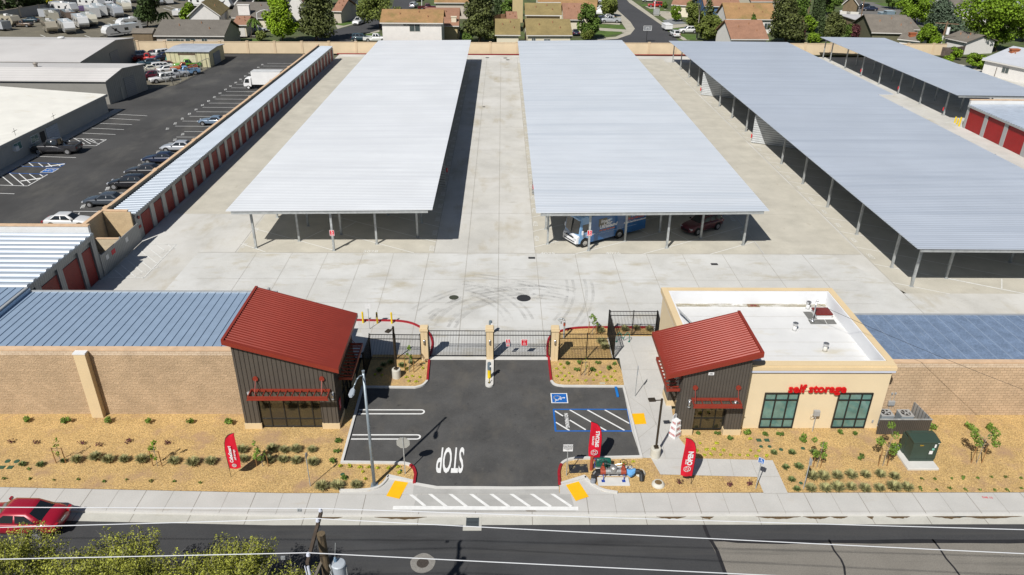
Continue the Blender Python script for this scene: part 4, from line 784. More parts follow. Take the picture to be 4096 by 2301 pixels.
# --- upper left building with two big red doors
t = thing('storage_building', 'left storage block with white ribbed roof and two large red doors', 'building', (-45, 50, 0))
xf = -36.85
g = MB(); g.box(-75,49.6,0,xf,61.9,4.2); g.build('wall', m_greyside, t, world=True)
g = MB(); slab(g,-75,49.55,xf+.25,61.9,4.42,4.34,.1); g.build('roof', M('white_roof_painted_shade', ()), t, world=True)
g = MB(); n = 14
for i in range(n):
    y = 49.85+11.7*i/(n-1); g.add([(-75,y-.26,4.42),(-75,y-.16,4.54),(-75,y+.14,4.54),(-75,y+.26,4.42),(xf+.25,y-.26,4.34),(xf+.25,y-.16,4.46),(xf+.25,y+.14,4.46),(xf+.25,y+.26,4.34)],[(0,4,5,1),(1,5,6,2),(2,6,7,3),(4,5,6,7)])
g.build('roof_ribs', M('white_rib', ()), t, world=True)
g = MB(); g.box(-75,61.92,0,xf-.1,62.25,4.95); g.build('parapet_wall', m_white, t, world=True); g = MB(); g.box(-75,61.88,4.96,xf-.05,62.3,5.08); g.build('parapet_cap', m_cap, t, world=True)
g = MB(); g.box(xf,49.6,3.85,xf+.24,61.9,4.32); g.box(xf+.001,61.2,0,xf+.22,61.9,3.84); g.box(xf+.001,58.9,0,xf+.2,59.45,3.84); g.box(xf+.001,55.6,0,xf+.2,56.3,3.84); g.box(xf+.001,52.4,0,xf+.2,53.1,3.84); g.build('eave_trim', m_greyside, t, world=True)
for a, b in ((59.5,61.15),(56.35,58.85),(53.15,55.55),(50,52.35)): g = MB(); g.box(xf+.001,a,.02,xf+.06,b,3.3); g.build('roller_door', m_door, t, world=True)
# trash enclosure
t = thing('trash_enclosure', 'tan block trash enclosure with grey ribbed double gates', 'enclosure', (-38.5, 66, 0))
g = MB(); g.box(-40.0,62.32,0,-39.72,69.7,3.3).box(-39.7,66.1,0,-36.8,66.3,1.9).box(-39.7,62.32,0,-36.9,62.5,2.2); g.build('wall', m_blocky, t, world=True)
g = MB(); g.box(-40.05,62.3,3.31,-39.66,69.7,3.42).box(-39.65,66.08,1.91,-36.8,66.34,1.98); g.build('wall_cap', m_cap, t, world=True)
g = MB(); g.box(-39.6,69.55,0,-36.95,69.74,3.28); g.build('back_wall', brick('tan_block_xz', (.56,.42,.25), (.50,.37,.22), (.40,.30,.18)), t, world=True)
for a, b in ((62.0,65.85),(65.95,69.75)): g = MB(); g.box(-36.62,a,.08,-36.54,b,2.05); gt = g.build('gate', m_greyside, t, world=True); g = MB(); g.cyl((-36.6,a,0),(-36.6,a,2.2),.06,n=8); g.build('hinge_post', m_trim, gt, world=True)
for y, w_, h_, m_ in ((63.0,.5,.45,m_whitep),(64.2,.7,.45,m_signred),(67.0,.5,.45,m_whitep)): g = MB(); g.box(-36.535,y-w_/2,1.25,-36.52,y+w_/2,1.25+h_); g.build('notice', m_, t, world=True)
t = thing('trash_container', 'black lidded trash container inside the block enclosure', 'trash bin', (-37.9, 63.5, 0)); g = MB(); g.ext([(-.6,-1,.1),(.6,-1,.1),(.7,-1,1.1),(-.7,-1,1.3)], (0,2,0)); g.build('body', m_blk, t); g = MB(); g.ext([(-.75,-1.05,1.33),(.75,-1.05,1.12),(.75,-1.05,1.18),(-.75,-1.05,1.4)], (0,2.1,0)); g.build('lid', M('lid_black', (.02,.02,.022), .5, stripe=('Y',.25,.02,.5)), t)
# --- right storage with red doors
t = thing('storage_building', 'right edge storage block with three large red doors', 'building', (74, 110, 0)); xf = 73.0
g = MB(); g.box(xf,84,0,98,115.6,3.6); g.build('wall', m_greyside, t, world=True)
g = MB(); slab(g,xf-.3,84,98,115.2,3.72,3.9,.1); g.build('roof', M('right_ribbed_roof', (.55,.62,.72), .4, .15, stripe=('Y',.6,.06,.5)), t, world=True)
g = MB(); g.box(xf-.1,115.25,0,98,115.65,4.35); g.build('parapet_wall', m_white, t, world=True); g = MB(); g.box(xf-.15,115.2,4.36,98,115.72,4.45); g.build('parapet_cap', m_cap, t, world=True)
g = MB(); g.box(xf-.4,84,3.35,xf-.1,115.3,3.6); g.build('gutter', m_trim, t, world=True)
yy = 115.1
for k in range(6):
    g = MB(); g.box(xf-.05,yy-4.2,.03,xf-.001,yy-.1,3.2); g.build('roller_door', M('bright_red_door', (.34,.012,.012), .5, .05, var=.08, stripe=('Z',.12,.012,.75)), t, world=True)
    g = MB(); g.box(xf-.14,yy-5.1,0,xf-.001,yy-4.25,3.34); g.build('door_pier', m_trim, t, world=True); yy -= 5.0
g = MB(); g.box(xf-.14,115.05,0,xf-.001,115.6,3.34); g.build('door_pier', m_trim, t, world=True)
# ================================================================== WALLS, FAR BUILDINGS
m_rw = M('rear_wall_stucco', (.66,.53,.36), .9, var=.06, scale=.5)
m_rwc = M('rear_wall_coping', (.62,.48,.32), .9, var=.05)
def panelwall(name, label, cat, pts, h, pitch, mat, mcap, th=.2, pw=.5):
    t = thing(name, label, cat, (pts[0][0], pts[0][1], 0)); g = MB(); wall_line(g, pts, th, 0, h); g.build('wall', mat, t, world=True)
    g = MB(); wall_line(g, pts, th+.1, h+.002, h+.12); g.build('coping', mcap, t, world=True)
    acc = 0; pts = [Vector(p) for p in pts]; proto = None
    for a, b in zip(pts, pts[1:]):
        L = (b-a).length; d = (b-a)/L; rz = math.atan2(d.y, d.x); s = acc
        while s < L:
            c = a+d*s
            if proto is None:
                g = MB(); g.box(-pw/2,-th*.9,0,pw/2,th*.9,h+.16); g.box(-pw/2-.06,-th*.9-.06,h+.162,pw/2+.06,th*.9+.06,h+.28); proto = g.mesh('pilaster', mcap)
            o = link('pilaster', proto, t); o.location = (c.x-t.location.x, c.y-t.location.y, 0); o.rotation_euler = (0,0,rz); s += pitch
        acc = s-L
    return t
y_ = lambda x: 175.4+(x+55.8)*.0263
panelwall('rear_wall', 'long beige rear wall with pilasters behind the storage yard', 'wall', [(-82,y_(-82)),(104,y_(104))], 2.45, 6.1, m_rw, m_rwc)
a = P(0,0,0,215); b = P(0,0,560,120); c2_ = P(0,0,700,60); d_ = P(0,0,830,20)
panelwall('yard_wall', 'shaded grey panel wall of the trailer yard at the upper left', 'wall', [(a.x,a.y),(b.x,b.y),(c2_.x,c2_.y),(d_.x,d_.y)], 2.6, 7.5, M('grey_panel_wall', (.36,.35,.34), .9, var=.1), M('grey_panel_cap', (.5,.43,.33), .9))
m_sideB = M('light_siding', (.42,.41,.37), .6, .1, var=.05, stripe=('Y',.5,.02,.75)); m_sideBx = M('light_siding_x', (.42,.41,.37), .6, .1, var=.05, stripe=('X',.9,.02,.6))
m_creamx = M('cream_siding_x', (.58,.54,.34), .6, .05, var=.05, stripe=('X',.9,.02,.6)); m_creamy = M('cream_siding_y', (.58,.54,.34), .6, .05, var=.05, stripe=('Y',.9,.02,.6))
m_roofw = M('dull_white_roof', (.60,.58,.56), .6, .1, var=.08, scale=.1, stripe=('Y',.9,.03,.86), stain=[((.45,.38,.33),.25,.62,.85,(.3,1.5,1))])
m_roofb = M('bright_white_roof', (.80,.78,.71), .6, .0, var=.06, scale=.3, stripe=('Y',.6,.03,.90), stain=[((.62,.53,.36),.5,.6,.85,(.5,1,1))])
def shed(name, label, A, B, L, h0, h1, ridge, mw, mr, doors=(), over=.3, skew=True):
    """gabled metal building; A,B = feet of the right-hand gable wall, L = length to the left, h0/h1 eave heights, ridge=(fraction, height)"""
    A = Vector((A.x, A.y, 0)); B = Vector((B.x, B.y, 0)); e = (B-A); W_ = e.length; e = e/W_; n = Vector((-1, 0, 0))
    t = thing(name, label, 'building', A); f, hr = ridge; Z = Vector((0,0,1)); R_ = A+e*W_*f
    g = MB(); g.ext([A, B, B+Z*h1, R_+Z*(hr-.01), A+Z*h0], n*L); g.build('wall', mw, t, world=True)
    g = MB(); A1, B1 = A-e*over, B+e*over; s0 = (hr-h0)/(W_*f+1e-6)*over; s1 = (hr-h1)/(W_*(1-f)+1e-6)*over
    g.ext([A1+Z*(h0-s0+.02), R_+Z*(hr+.02), B1+Z*(h1-s1+.02), B1+Z*(h1-s1+.14), R_+Z*(hr+.15), A1+Z*(h0-s0+.14)], n*(L+over)); 
    for i in range(len(g.v)): g.v[i] = tuple(Vector(g.v[i])-n*over)
    g.build('roof', mr, t, world=True)
    for (f0, f1, hh, mat, nm) in doors:
        g = MB(); p0, p1 = A+e*W_*f0, A+e*W_*f1; g.ext([p0-n*.03, p1-n*.03, p1-n*.03+Z*hh, p0-n*.03+Z*hh], -n*.05); g.build(nm, mat, t, world=True)
    return t, A, e, n, W_
m_dgrey = M('grey_roller_door', (.30,.30,.30), .6, .1, var=.05, stripe=('Z',.3,.02,.8)); m_brn = M('door_jamb', (.12,.08,.05), .7)
t, A, e, n, W_ = shed('warehouse', 'middle left warehouse with pale ridged roof and roller door gable', P(0,0,1110,1050), P(0,0,1490,900), 75, 3.85, 4.45, (.42,4.95), M('olive_grey_siding', (.35,.34,.31), .6, .1, var=.05, stripe=('Y',.5,.02,.8)), m_roofw, ((.43,.70,3.3,m_dgrey,'roller_door'),(.30,.36,2.1,m_sideB,'door')))
g = MB(); [g.lathe([(.3,0),(.3,.5),(.45,.7),(.2,.9),(0,.9)], tuple(A+e*W_*.5-(-n)*k+Vector((0,0,4.9))), 12) for k in (15, 29.5, 43)]; g.build_each('roof_turbine', M('rusty_vent', (.3,.27,.24), .6, .3), t, world=True)
g = MB(); p0 = A-e*.03; g.ext([p0+n*20, p0+n*27, p0+n*27+Vector((0,0,3)), p0+n*20+Vector((0,0,3))], -e*.05); g.build('roller_door', m_dgrey, t, world=True)
t, A, e, n, W_ = shed('warehouse', 'rear left warehouse with pale roof behind the middle one', Vector((-77.3,140.7,0)), P(0,0,1380,595), 90, 4.3, 4.3, (.64,5.4), M('olive_grey_siding', ()), m_roofw, ((.50,.66,3.6,m_dgrey,'roller_door'),))
g = MB(); [g.lathe([(.5,0),(.5,.5),(.7,.6),(.6,.8),(0,.9)], tuple(A+e*W_*f+n*k+Vector((0,0,z))), 12) for f, k, z in ((.75,12,4.8),(.72,48,4.8))]; g.build_each('roof_vent', m_white, t, world=True)
# nearest white workshop: long east wall, roof falling to it
A = P(0,1,-140,400); B = P(0,0,1095,1135); t = thing('workshop', 'white-roofed workshop beside the side lot with grey rendered wall', 'building', (B.x, B.y, 0))
A = Vector((B.x-.1, 60, 0)); e = Vector((0,1,0)); m_rend = M('grey_render', (.43,.42,.39), .9, var=.05, scale=.6)
g = MB(); g.box(-110, 60, 0, B.x, B.y, 2.80); g.build('wall', m_rend, t, world=True)
g = MB(); slab(g, -110, 59.8, B.x+.25, B.y+.25, 6.2, 2.95, .12); g.build('roof', m_roofb, t, world=True); g = MB(); g.box(B.x+.18,59.8,2.62,B.x+.3,B.y+.3,2.99); g.build('eave_trim', m_rend, t, world=True)
g = MB(); g.ext([(-110,B.y-.02,2.8),(B.x,B.y-.02,2.8),(-110,B.y-.02,6.05)], (0,.02,0)); g.build('gable', m_rend, t, world=True)
def on_wall(q, x): 
    d = _ray(q); k = x/d.x; return Vector((x, d.y*k, CAMH+d.z*k))
a, b = on_wall((0,0,455,1310), B.x), on_wall((0,0,590,1395), B.x); g = MB(); g.box(B.x,a.y,.0,B.x+.05,on_wall((0,0,575,1260),B.x).y,2.3); g.build('roller_door', M('pale_blue_door', (.42,.46,.52), .6, stripe=('Z',.3,.02,.85)), t, world=True)
g = MB(); a = on_wall((0,0,385,1300), B.x); g.box(B.x,a.y,.0,B.x+.05,a.y+1.1,2.15); g.build('door', M('black_door', (.03,.03,.03), .6), t, world=True)
for q in ((0,0,345,1395),(0,1,175,22)):
    a = on_wall(q, B.x); g = MB(); g.box(B.x,a.y-.9,a.z-.5,B.x+.05,a.y+.9,a.z+.5); w_ = g.build('window', m_whitep, t, world=True); g = MB(); g.box(B.x+.051,a.y-.82,a.z-.42,B.x+.06,a.y-.04,a.z+.42); g.box(B.x+.051,a.y+.04,a.z-.42,B.x+.06,a.y+.82,a.z+.42); g.build('pane', m_glassg, w_, world=True)
a = on_wall((0,1,140,47), B.x); g = MB(); g.box(B.x,a.y-.35,a.z-.3,B.x+.5,a.y+.35,a.z+.3); g.build('window_air_conditioner', m_whitep, t, world=True)
g = MB(); g.box(B.x+.02,75,.0,B.x+1.3,B.y+2,.12); struct('side_lot_walk', g, M('side_walk_grey', (.4,.39,.37), .9))  # plain grey concrete strip along the workshop
for q, l in (((0,0,150,1340),'dark antenna cluster on the white workshop roof'),((0,0,540,1185),'small antenna on the white workshop roof eave')):
    a = P(*q, z=3.2 if 'small' in l else 4.0); t2 = thing('antenna', l, 'antenna', (a.x, a.y, a.z-.3)); t2.scale = (.6,.6,.6); g = MB(); g.cyl((0,0,0),(0,0,1.6),.04,n=6)
    for k in range(4): g.cyl((-.5+k*.2,-.2,.7+.12*k),(-.1+k*.2,.3,.9+.1*k),.03,n=5)
    g.build('mast', m_blk, t2)
# cream shed
A, B = P(0,0,2120,678), P(0,0,2262,592); t, A, e, n, W_ = shed('metal_shed', 'cream ribbed metal shed behind the junk cars', A, B, 8.8, 3.1, 3.0, (.5,3.3), m_creamx, M('rust_streaked_roof', (.52,.56,.62), .5, .2, var=.1, scale=.5, stripe=('Y',.6,.03,.8), stain=[((.33,.2,.15),.5,.58,.7,(.15,1.6,1))]), ((.25,.7,2.4,M('blue_grey_door', (.2,.25,.3), .6),'side_door'),))
p0 = A+n*2.8; p1 = A+n*6.0; g = MB(); g.ext([p0-e*.02, p1-e*.02, p1-e*.02+Vector((0,0,2.45)), p0-e*.02+Vector((0,0,2.45))], -e*.05); g.build('roller_door', M('cream_roller_door', (.60,.57,.40), .6, stripe=('Z',.4,.02,.85)), t, world=True)
g = MB(); g.ext([p0-e*.02+Vector((0,0,2.46)), p1-e*.02+n*.3+Vector((0,0,2.46)), p1-e*.02+n*.3+Vector((0,0,2.75)), p0-e*.02+Vector((0,0,2.75))], -e*.08); g.build('door_lintel', m_brn, t, world=True)
# chain link fence
def fence_link(label, pts, h=1.9, pitch=3.2):
    t = thing('chain_link_fence', label, 'fence', (pts[0].x, pts[0].y, 0)); g = MB(); acc = 0
    for a, b in zip(pts, pts[1:]):
        a = Vector((a.x,a.y,0)); b = Vector((b.x,b.y,0)); n_ = max(1, round((b-a).length/pitch)); g.cyl(a+Vector((0,0,h)), b+Vector((0,0,h)), .05, n=5)
        for i in range(n_+1): p = a.lerp(b, i/n_); g.cyl(p, p+Vector((0,0,h+.05)), .05, n=6)
    g.build('posts', m_trim, t, world=True); g = MB()
    for a, b in zip(pts, pts[1:]):
        a = Vector((a.x,a.y,.05)); b = Vector((b.x,b.y,.05)); L = (b-a).length; k = int(L/.6); d = (b-a).normalized()
        for i in range(k):
            p = a+d*i*.6
            g.cyl(p, p+d*.6+Vector((0,0,h-.1)), .007, n=3, cap=False); g.cyl(p+d*.6, p+Vector((0,0,h-.1)), .007, n=3, cap=False)
    g.build('mesh', m_trim, t, world=True); return t
fence_link('low chain link fence round the junk cars', [P(0,0,1465,768), P(0,0,1742,858), P(0,0,2085,688), P(0,0,2110,680)])
# ---------------- houses
m_tile = {'o': M('orange_tile_roof', (.34,.20,.09), .85, var=.12, scale=.5, var2=.15, scale2=5, stripe=('Y',.45,.03,.72), stain=[((.20,.16,.05),.35,.5,.75,(1,1,1))]),
          'r': M('red_tile_roof', (.31,.165,.105), .85, var=.12, scale=.5, var2=.15, scale2=5, stripe=('Y',.45,.03,.72)),
          'm': M('mossy_tile_roof', (.26,.20,.085), .85, var=.15, scale=.4, var2=.15, scale2=5, stripe=('Y',.42,.03,.68)),
          'g': M('grey_tile_roof', (.155,.14,.12), .85, var=.1, scale=.5, var2=.15, scale2=5, stripe=('Y',.40,.03,.65)),
          's': M('weathered_shingle_roof', (.17,.15,.125), .9, var=.15, scale=.5, var2=.2, scale2=6), 'w': M('white_shingle_roof', (.47,.49,.53), .8, var=.05, scale=.5)}
m_hw = {'w': M('white_stucco', (.70,.68,.65), .9, var=.04), 'c': M('cream_stucco', (.68,.62,.48), .9, var=.04), 'y': M('sand_stucco', (.50,.40,.22), .9, var=.05), 't': M('taupe_stucco', (.50,.44,.37), .9, var=.05),
        'b': M('blue_siding', (.06,.13,.26), .8, var=.1), 'k': M('brown_boards', (.19,.14,.085), .85, var=.15, stripe=('X',.3,.02,.7)), 'd': M('dark_green_boards', (.13,.125,.075), .9, var=.12)}
m_wpane = M('house_window', (.06,.08,.08), .1, var=.2, spec=.8); m_fasc = M('white_fascia', (.62,.6,.56), .7, var=.03)
def house(label, EA, EB, ze, depth, hr, roof, wall, wins=(), zb=0, axis='X', over=.45, chim=None, group=None, extra=None, doors=()):
    """gabled house; EA,EB = ends of the eave that faces the camera (pixels at height ze); axis X: ridge parallel to it, Y: gable faces the camera"""
    a = P(*EA, z=ze); b = P(*EB, z=ze); a = Vector((a.x,a.y,0)); b = Vector((b.x,b.y,0)); e = (b-a); W_ = e.length; e /= W_; n = Vector((-e.y,e.x,0)); Z = Vector((0,0,1))
    t = thing('house', label, 'house', (a+b)/2, 0, group)
    o = over; A = a+e*o+n*o; B = b-e*o+n*o; D = depth-2*o
    g = MB()
    if axis == 'X': g.ext([B, B+n*D, B+n*D+Z*ze, B+n*D/2+Z*(ze+hr-.25), B+Z*ze], -(B-A))
    else: g.ext([A, B, B+Z*ze, (A+B)/2+Z*(ze+hr-.2), A+Z*ze], n*D)
    g.build('wall', m_hw[wall], t, world=True)
    th = .16; g = MB()
    if axis == 'X': g.ext([b+Z*ze, b+n*depth/2+Z*(ze+hr), b+n*depth+Z*ze, b+n*depth+Z*(ze+th), b+n*depth/2+Z*(ze+hr+th), b+Z*(ze+th)], a-b)
    else:
        c = (a+b)/2; g.ext([a+Z*ze, a+Z*(ze+th), c+Z*(ze+hr+th), b+Z*(ze+th), b+Z*ze, c+Z*(ze+hr)][::-1], n*depth)
    r = g.build('roof', m_tile[roof], t, world=True)
    g = MB()
    if axis == 'X': g.ext([a-n*.06+Z*(ze-.14), b-n*.06+Z*(ze-.14), b-n*.06+Z*(ze+.08), a-n*.06+Z*(ze+.08)], n*.05)
    else:
        c = (a+b)/2; 
        for p, q in ((a, c+Z*hr), (c+Z*hr, b)): p = Vector((p.x,p.y,ze+(0 if p != c+Z*hr else hr))) ; q = Vector((q.x,q.y,ze+(hr if q.z > .1 else 0))); g.ext([p-n*.06-Z*.12, q-n*.06-Z*.12, q-n*.06+Z*.16, p-n*.06+Z*.16], n*.05)
    g.build('fascia', m_fasc, t, world=True)
    for (f, z0, w_, h_) in wins:
        g = MB(); p = A+(B-A)*f-n*.05+Z*(z0); g.ext([p-e*w_/2, p+e*w_/2, p+e*w_/2+Z*h_, p-e*w_/2+Z*h_], n*.04); w2 = g.build('window', m_fasc, t, world=True)
        g = MB(); k = .09
        for s0, s1 in ((-w_/2+k, -.04), (.04, w_/2-k)): g.ext([p+e*s0+Z*k-n*.012, p+e*s1+Z*k-n*.012, p+e*s1+Z*(h_-k)-n*.012, p+e*s0+Z*(h_-k)-n*.012], n*.01)
        g.build('pane', m_wpane, w2, world=True)
    for (f, w_, h_) in doors:
        g = MB(); p = A+(B-A)*f-n*.05; g.ext([p-e*w_/2, p+e*w_/2, p+e*w_/2+Z*h_, p-e*w_/2+Z*h_], n*.04); g.build('garage_door', m_fasc, t, world=True)
    if chim:
        f, d_, w_, h_, cm = chim; p = a+e*W_*f+n*d_; g = MB(); g.cbox((p.x,p.y,h_/2), (w_,.9,h_)); g.cbox((p.x,p.y,h_+.1), (w_+.25,1.1,.2)); ch = g.build('chimney', cm, t, world=True)
    vs = [(.3,.6),(.6,.75),(.75,.4)]; g = MB()
    for f, k in vs:
        p = a+e*W_*f+n*(depth/2*k if axis == 'X' else depth*k)+Z*(ze+(hr*k if axis == 'X' else hr*min(1, 2*min(f,1-f)))+th); g.cyl(p-Z*.1, p+Z*.45, .12, n=6)
    g.build_each('roof_vent', M('vent_terracotta', (.35,.18,.1), .8), r, world=True)
    return t, a, b, e, n
house('grey-roofed cream ranch house just beyond the rear wall at the left', (0,0,1540,362), (0,0,2255,366), 3.0, 13, 2.6, 'g', 't', ((.23,.7,2.6,1.6),(.35,1.6,1.8,.7),(.50,.7,2.4,1.7),(.71,.3,1.4,2.1)))
house('orange-roofed gable house behind the grey-roofed ranch house', (0,0,1878,170), (0,0,2215,165), 4.8, 16, 3.2, 'm', 'w', (), axis='Y')
house('grey-roofed house with wide white chimney by the trailer yard', (0,0,2300,180), (1,0,180,185), 3.2, 15, 3.0, 'g', 'c', (), chim=(.32,1.5,3.0,6.2,m_hw['w']))
house('low red-tiled garage between the gable house and the palm', (0,0,2330,255), (0,0,2480,255), 2.8, 11, 1.4, 'r', 'c', (), doors=((.35,3,2.2),))
house('tall white-walled house with orange tiled roof beyond the left canopy', (1,0,1242,232), (1,0,1880,236), 6.4, 11, 2.2, 'o', 'w', ((.55,4.5,2.5,1.7),(.41,5.7,1.5,.5),(.37,1.6,.8,.8),(.41,1.6,.8,.8),(.45,1.6,.8,.8)))
house('red tiled house right behind the tall white-walled house', (1,0,1680,262), (1,0,2040,264), 4.2, 18, 3.0, 'r', 'y', (), chim=(.85,2,1.2,6,m_hw['c']))
house('orange-roofed grey house at the top edge left of the redwood', (1,0,1790,30), (1,0,2140,32), 4.5, 12, 2.2, 'o', 't', ())
house('white gable house half hidden behind the left redwood', (1,0,300,30), (1,0,470,30), 5.5, 12, 3, 'r', 'w', (), axis='Y')
house('grey-tiled house at the end of the left lawn', (1,0,760,115), (1,0,860,118), 3.2, 14, 2.5, 'r', 't', ())
house('grey-roofed taupe house with dark gable across the left lawn', (1,0,850,62), (1,0,965,62), 3.6, 14, 2.8, 'g', 't', (), axis='Y')
house('white garage house by the left lawn top', (1,0,955,15), (1,0,1010,15), 3.2, 8, 1.5, 'o', 'w', ())
house('mossy-roofed cream bungalow just beyond the rear wall in the middle', (2,0,145,358), (2,0,608,358), 3.2, 11.5, 2.8, 'm', 'c', ((.13,1.6,1.0,1.0),(.45,1.8,1.6,.6)), chim=None)
house('small mossy-roofed wing with shaded roof left of the cream bungalow', (1,0,2400,355), (2,0,85,357), 3.2, 11.5, 2.8, 'm', 'c', ())
house('sand-coloured two storey house with mossy roof behind the bungalow', (2,0,130,155), (2,0,502,158), 6.2, 10, 2.2, 'm', 'y', ((.08,3.2,.9,1.4),(.17,3.2,.9,1.4)))
tt = house('red-roofed wing right of the sand-coloured two storey house', (2,0,515,200), (2,0,715,202), 3.4, 16, 3.2, 'r', 'c', ())
house('low red-roofed house left of the sand chimney', (1,0,2520,215), (2,0,60,215), 2.8, 9, 1.8, 'r', 'c', ())
tt = thing('sand_chimney', 'tall sand stucco chimney with cap between red roofs', 'chimney', P(2,0,55,215)); g = MB(); p = P(2,0,55,225); g.box(p.x-1.5,p.y-.6,0,p.x+1.5,p.y+.6,7.2); g.build('stack', m_hw['y'], tt, world=True); g = MB(); g.box(p.x-1.7,p.y-.8,7.21,p.x+1.7,p.y+.8,7.5); g.build('cap', m_hw['c'], tt, world=True)
house('wide orange-roofed house behind the red-roofed wing', (2,0,480,100), (2,0,850,110), 4.0, 15, 3.4, 'o', 'c', ())
house('cream house at the top edge behind the middle roofs', (2,0,260,25), (2,0,780,25), 4.8, 9, 1.6, 'o', 'c', ())
house('red-roofed house with white gable at the right of the far street', (2,0,1600,50), (2,0,1790,60), 3.4, 14, 2.8, 'r', 'c', ())
house('red-roofed blue-walled house at the right of the far street', (2,0,1930,65), (2,0,2300,70), 3.6, 15, 3.2, 'r', 'b', (), chim=(.92,9,2.4,8.5,m_hw['b']))
house('orange-roofed white house behind the small conifer', (2,0,2150,195), (3,0,90,200), 3.6, 12, 3.4, 'o', 'w', ((.62,1.7,1.2,.5),(.86,1.0,1.6,1.7)))
house('lower red-tiled white house just beyond the wide canopy', (2,0,2200,398), (3,0,10,398), 2.8, 13, 3.4, 'r', 'w', ())
house('weathered grey-brown shingled house right of the tall thin pole', (3,0,1040,330), (3,0,1480,340), 3.2, 16, 3.2, 's', 'd', ())
house('second weathered shingled house right of the air conditioners', (3,0,1300,300), (3,0,1530,300), 2.8, 12, 2.2, 's', 'k', ())
house('low grey-roofed house with brick chimney beside the garden trees', (3,0,1300,395), (3,0,1530,420), 2.4, 9, 1.4, 's', 'w', (), chim=(.5,2,1.4,3.8,M('brick_chimney', (.35,.11,.045), .9, var=.15, scale=5)))
house('brown garage house with cream trimmed gable at the upper right', (3,0,740,50), (3,0,915,60), 4.2, 14, 2.6, 's', 'k', (), axis='Y', doors=((.25,3,2.4),(.75,3.6,2.4)))
house('white-roofed house with brick chimney at the right edge', (3,0,2150,600), (3,0,2640,700), 2.8, 16, 2.2, 'w', 'w', ((.5,1.0,1.6,1.2),), chim=(.22,5.5,1.6,4.9,M('brick_chimney', ())))
house('grey-roofed house with white fascia under the large bright tree', (3,0,1760,380), (3,0,2000,430), 2.8, 9, 1.4, 's', 'w', ())
house('brown-roofed house at the top between the cedar and bright tree', (3,0,1880,60), (3,0,2080,50), 4, 12, 2.4, 's', 'w', ())
house('white-roofed house at the top right corner', (3,0,2380,130), (3,0,2640,120), 3.5, 14, 3, 'w', 'w', ())
house('cream house at the top edge behind redwoods', (2,0,2400,20), (3,0,200,20), 4.5, 12, 2.8, 'r', 'c', ())
# white flat roof with two coolers
a = P(3,0,870,195,z=3); b = P(3,0,1230,185,z=3); t = thing('flat_roofed_house', 'flat pale-roofed house carrying two blue-grey coolers', 'house', (a.x,a.y,0)); g = MB(); g.box(a.x,a.y,0,b.x,a.y+10,2.9); g.build('wall', m_hw['k'], t, world=True)
g = MB(); g.box(a.x-.4,a.y-.4,2.9,b.x+.4,a.y+10.4,3.05); r = g.build('roof', M('pale_flat_roof', (.48,.47,.47), .8, var=.15, scale=.6), t, world=True)
for i, q in enumerate(((3,0,1150,175),(3,0,1198,218))):
    p = P(*q, z=3.4); t2 = thing('rooftop_cooler', ('left blue-grey rooftop cooler on the flat pale roof','right blue-grey rooftop cooler nearer the shingled roof')[i], 'cooler', (p.x,p.y,3.2 if i == 0 else 4.6)); g = MB(); g.box(-1.1,-1,0,1.1,1,1.5); g.build('body', M('cooler_blue', (.18,.25,.3), .6, var=.1, stripe=('Z',.2,.01,.6)), t2); g = MB(); g.box(-1.2,-1.1,1.5,1.2,1.1,1.6); g.build('lid', M('cooler_lid', (.35,.42,.46), .6), t2)
# patio, pergola, wooden fences at right edge
def woodfence(label, pts, h, mat, zb=0):
    t = thing('wooden_fence', label, 'fence', (pts[0].x, pts[0].y, 0)); g = MB()
    for a, b in zip(pts, pts[1:]):
        a = Vector((a.x,a.y,0)); b = Vector((b.x,b.y,0)); L = (b-a).length; k = max(1, int(L/.35)); d = (b-a)/k
        for i in range(k): p = a+d*(i+.5); g.cbox((p.x,p.y,(h+random.uniform(-.05,.08))/2), (L/k*.94,.03,h), math.atan2(d.y,d.x))
    g.build('boards', mat, t, world=True); return t
m_wood = M('grey_wood_boards', (.11,.085,.07), .9, var=.25, scale=2)
woodfence('dark wooden fence at the right edge above the canopy', [P(3,0,2270,770), P(3,0,2380,765), P(3,0,2620,760)], 1.9, m_wood)
woodfence('grey wooden fence behind the metal pole with transformer', [P(3,0,1730,565), P(3,0,1860,565), P(3,0,2020,540)], 2.0, m_wood)
woodfence('brown wooden fence beside the cypress pair', [P(1,0,2370,232), P(1,0,2460,215), P(1,0,2572,210)], 2, M('brown_wood_boards', (.25,.13,.07), .9, var=.2))
t = thing('patio_cover', 'white patio cover beside the white-roofed house', 'patio cover', P(3,0,2235,740)); g = MB(); p = P(3,0,2235,745)
for dx, dy in ((0,0),(2.6,-.6),(5.4,1.4)): g.box(p.x+dx-.12,p.y+dy-.12,0,p.x+dx+.12,p.y+dy+.12,2.6)
g.build('posts', m_whitep, t, world=True); g = MB(); g.box(p.x-.5,p.y-1.2,2.6,p.x+6,p.y+3.5,2.72); g.build('roof', M('patio_top', (.6,.58,.5), .8), t, world=True)
# umbrellas in garden
for i, q in enumerate(((1,0,1980,350),(1,0,1985,400))):
    p = P(*q); t = thing('patio_umbrella', ('upper cream patio umbrella beside the tall white house','lower cream patio umbrella beside the tall white house')[i], 'umbrella', (p.x,p.y,0)); g = MB(); g.cyl((0,0,0),(0,0,2.6),.04,n=6); g.build('pole', m_brn, t); g = MB(); g.lathe([(1.6,2.0),(0,2.75)], n=8); g.build('canopy', M('umbrella_cream', (.6,.5,.42), .9), t)
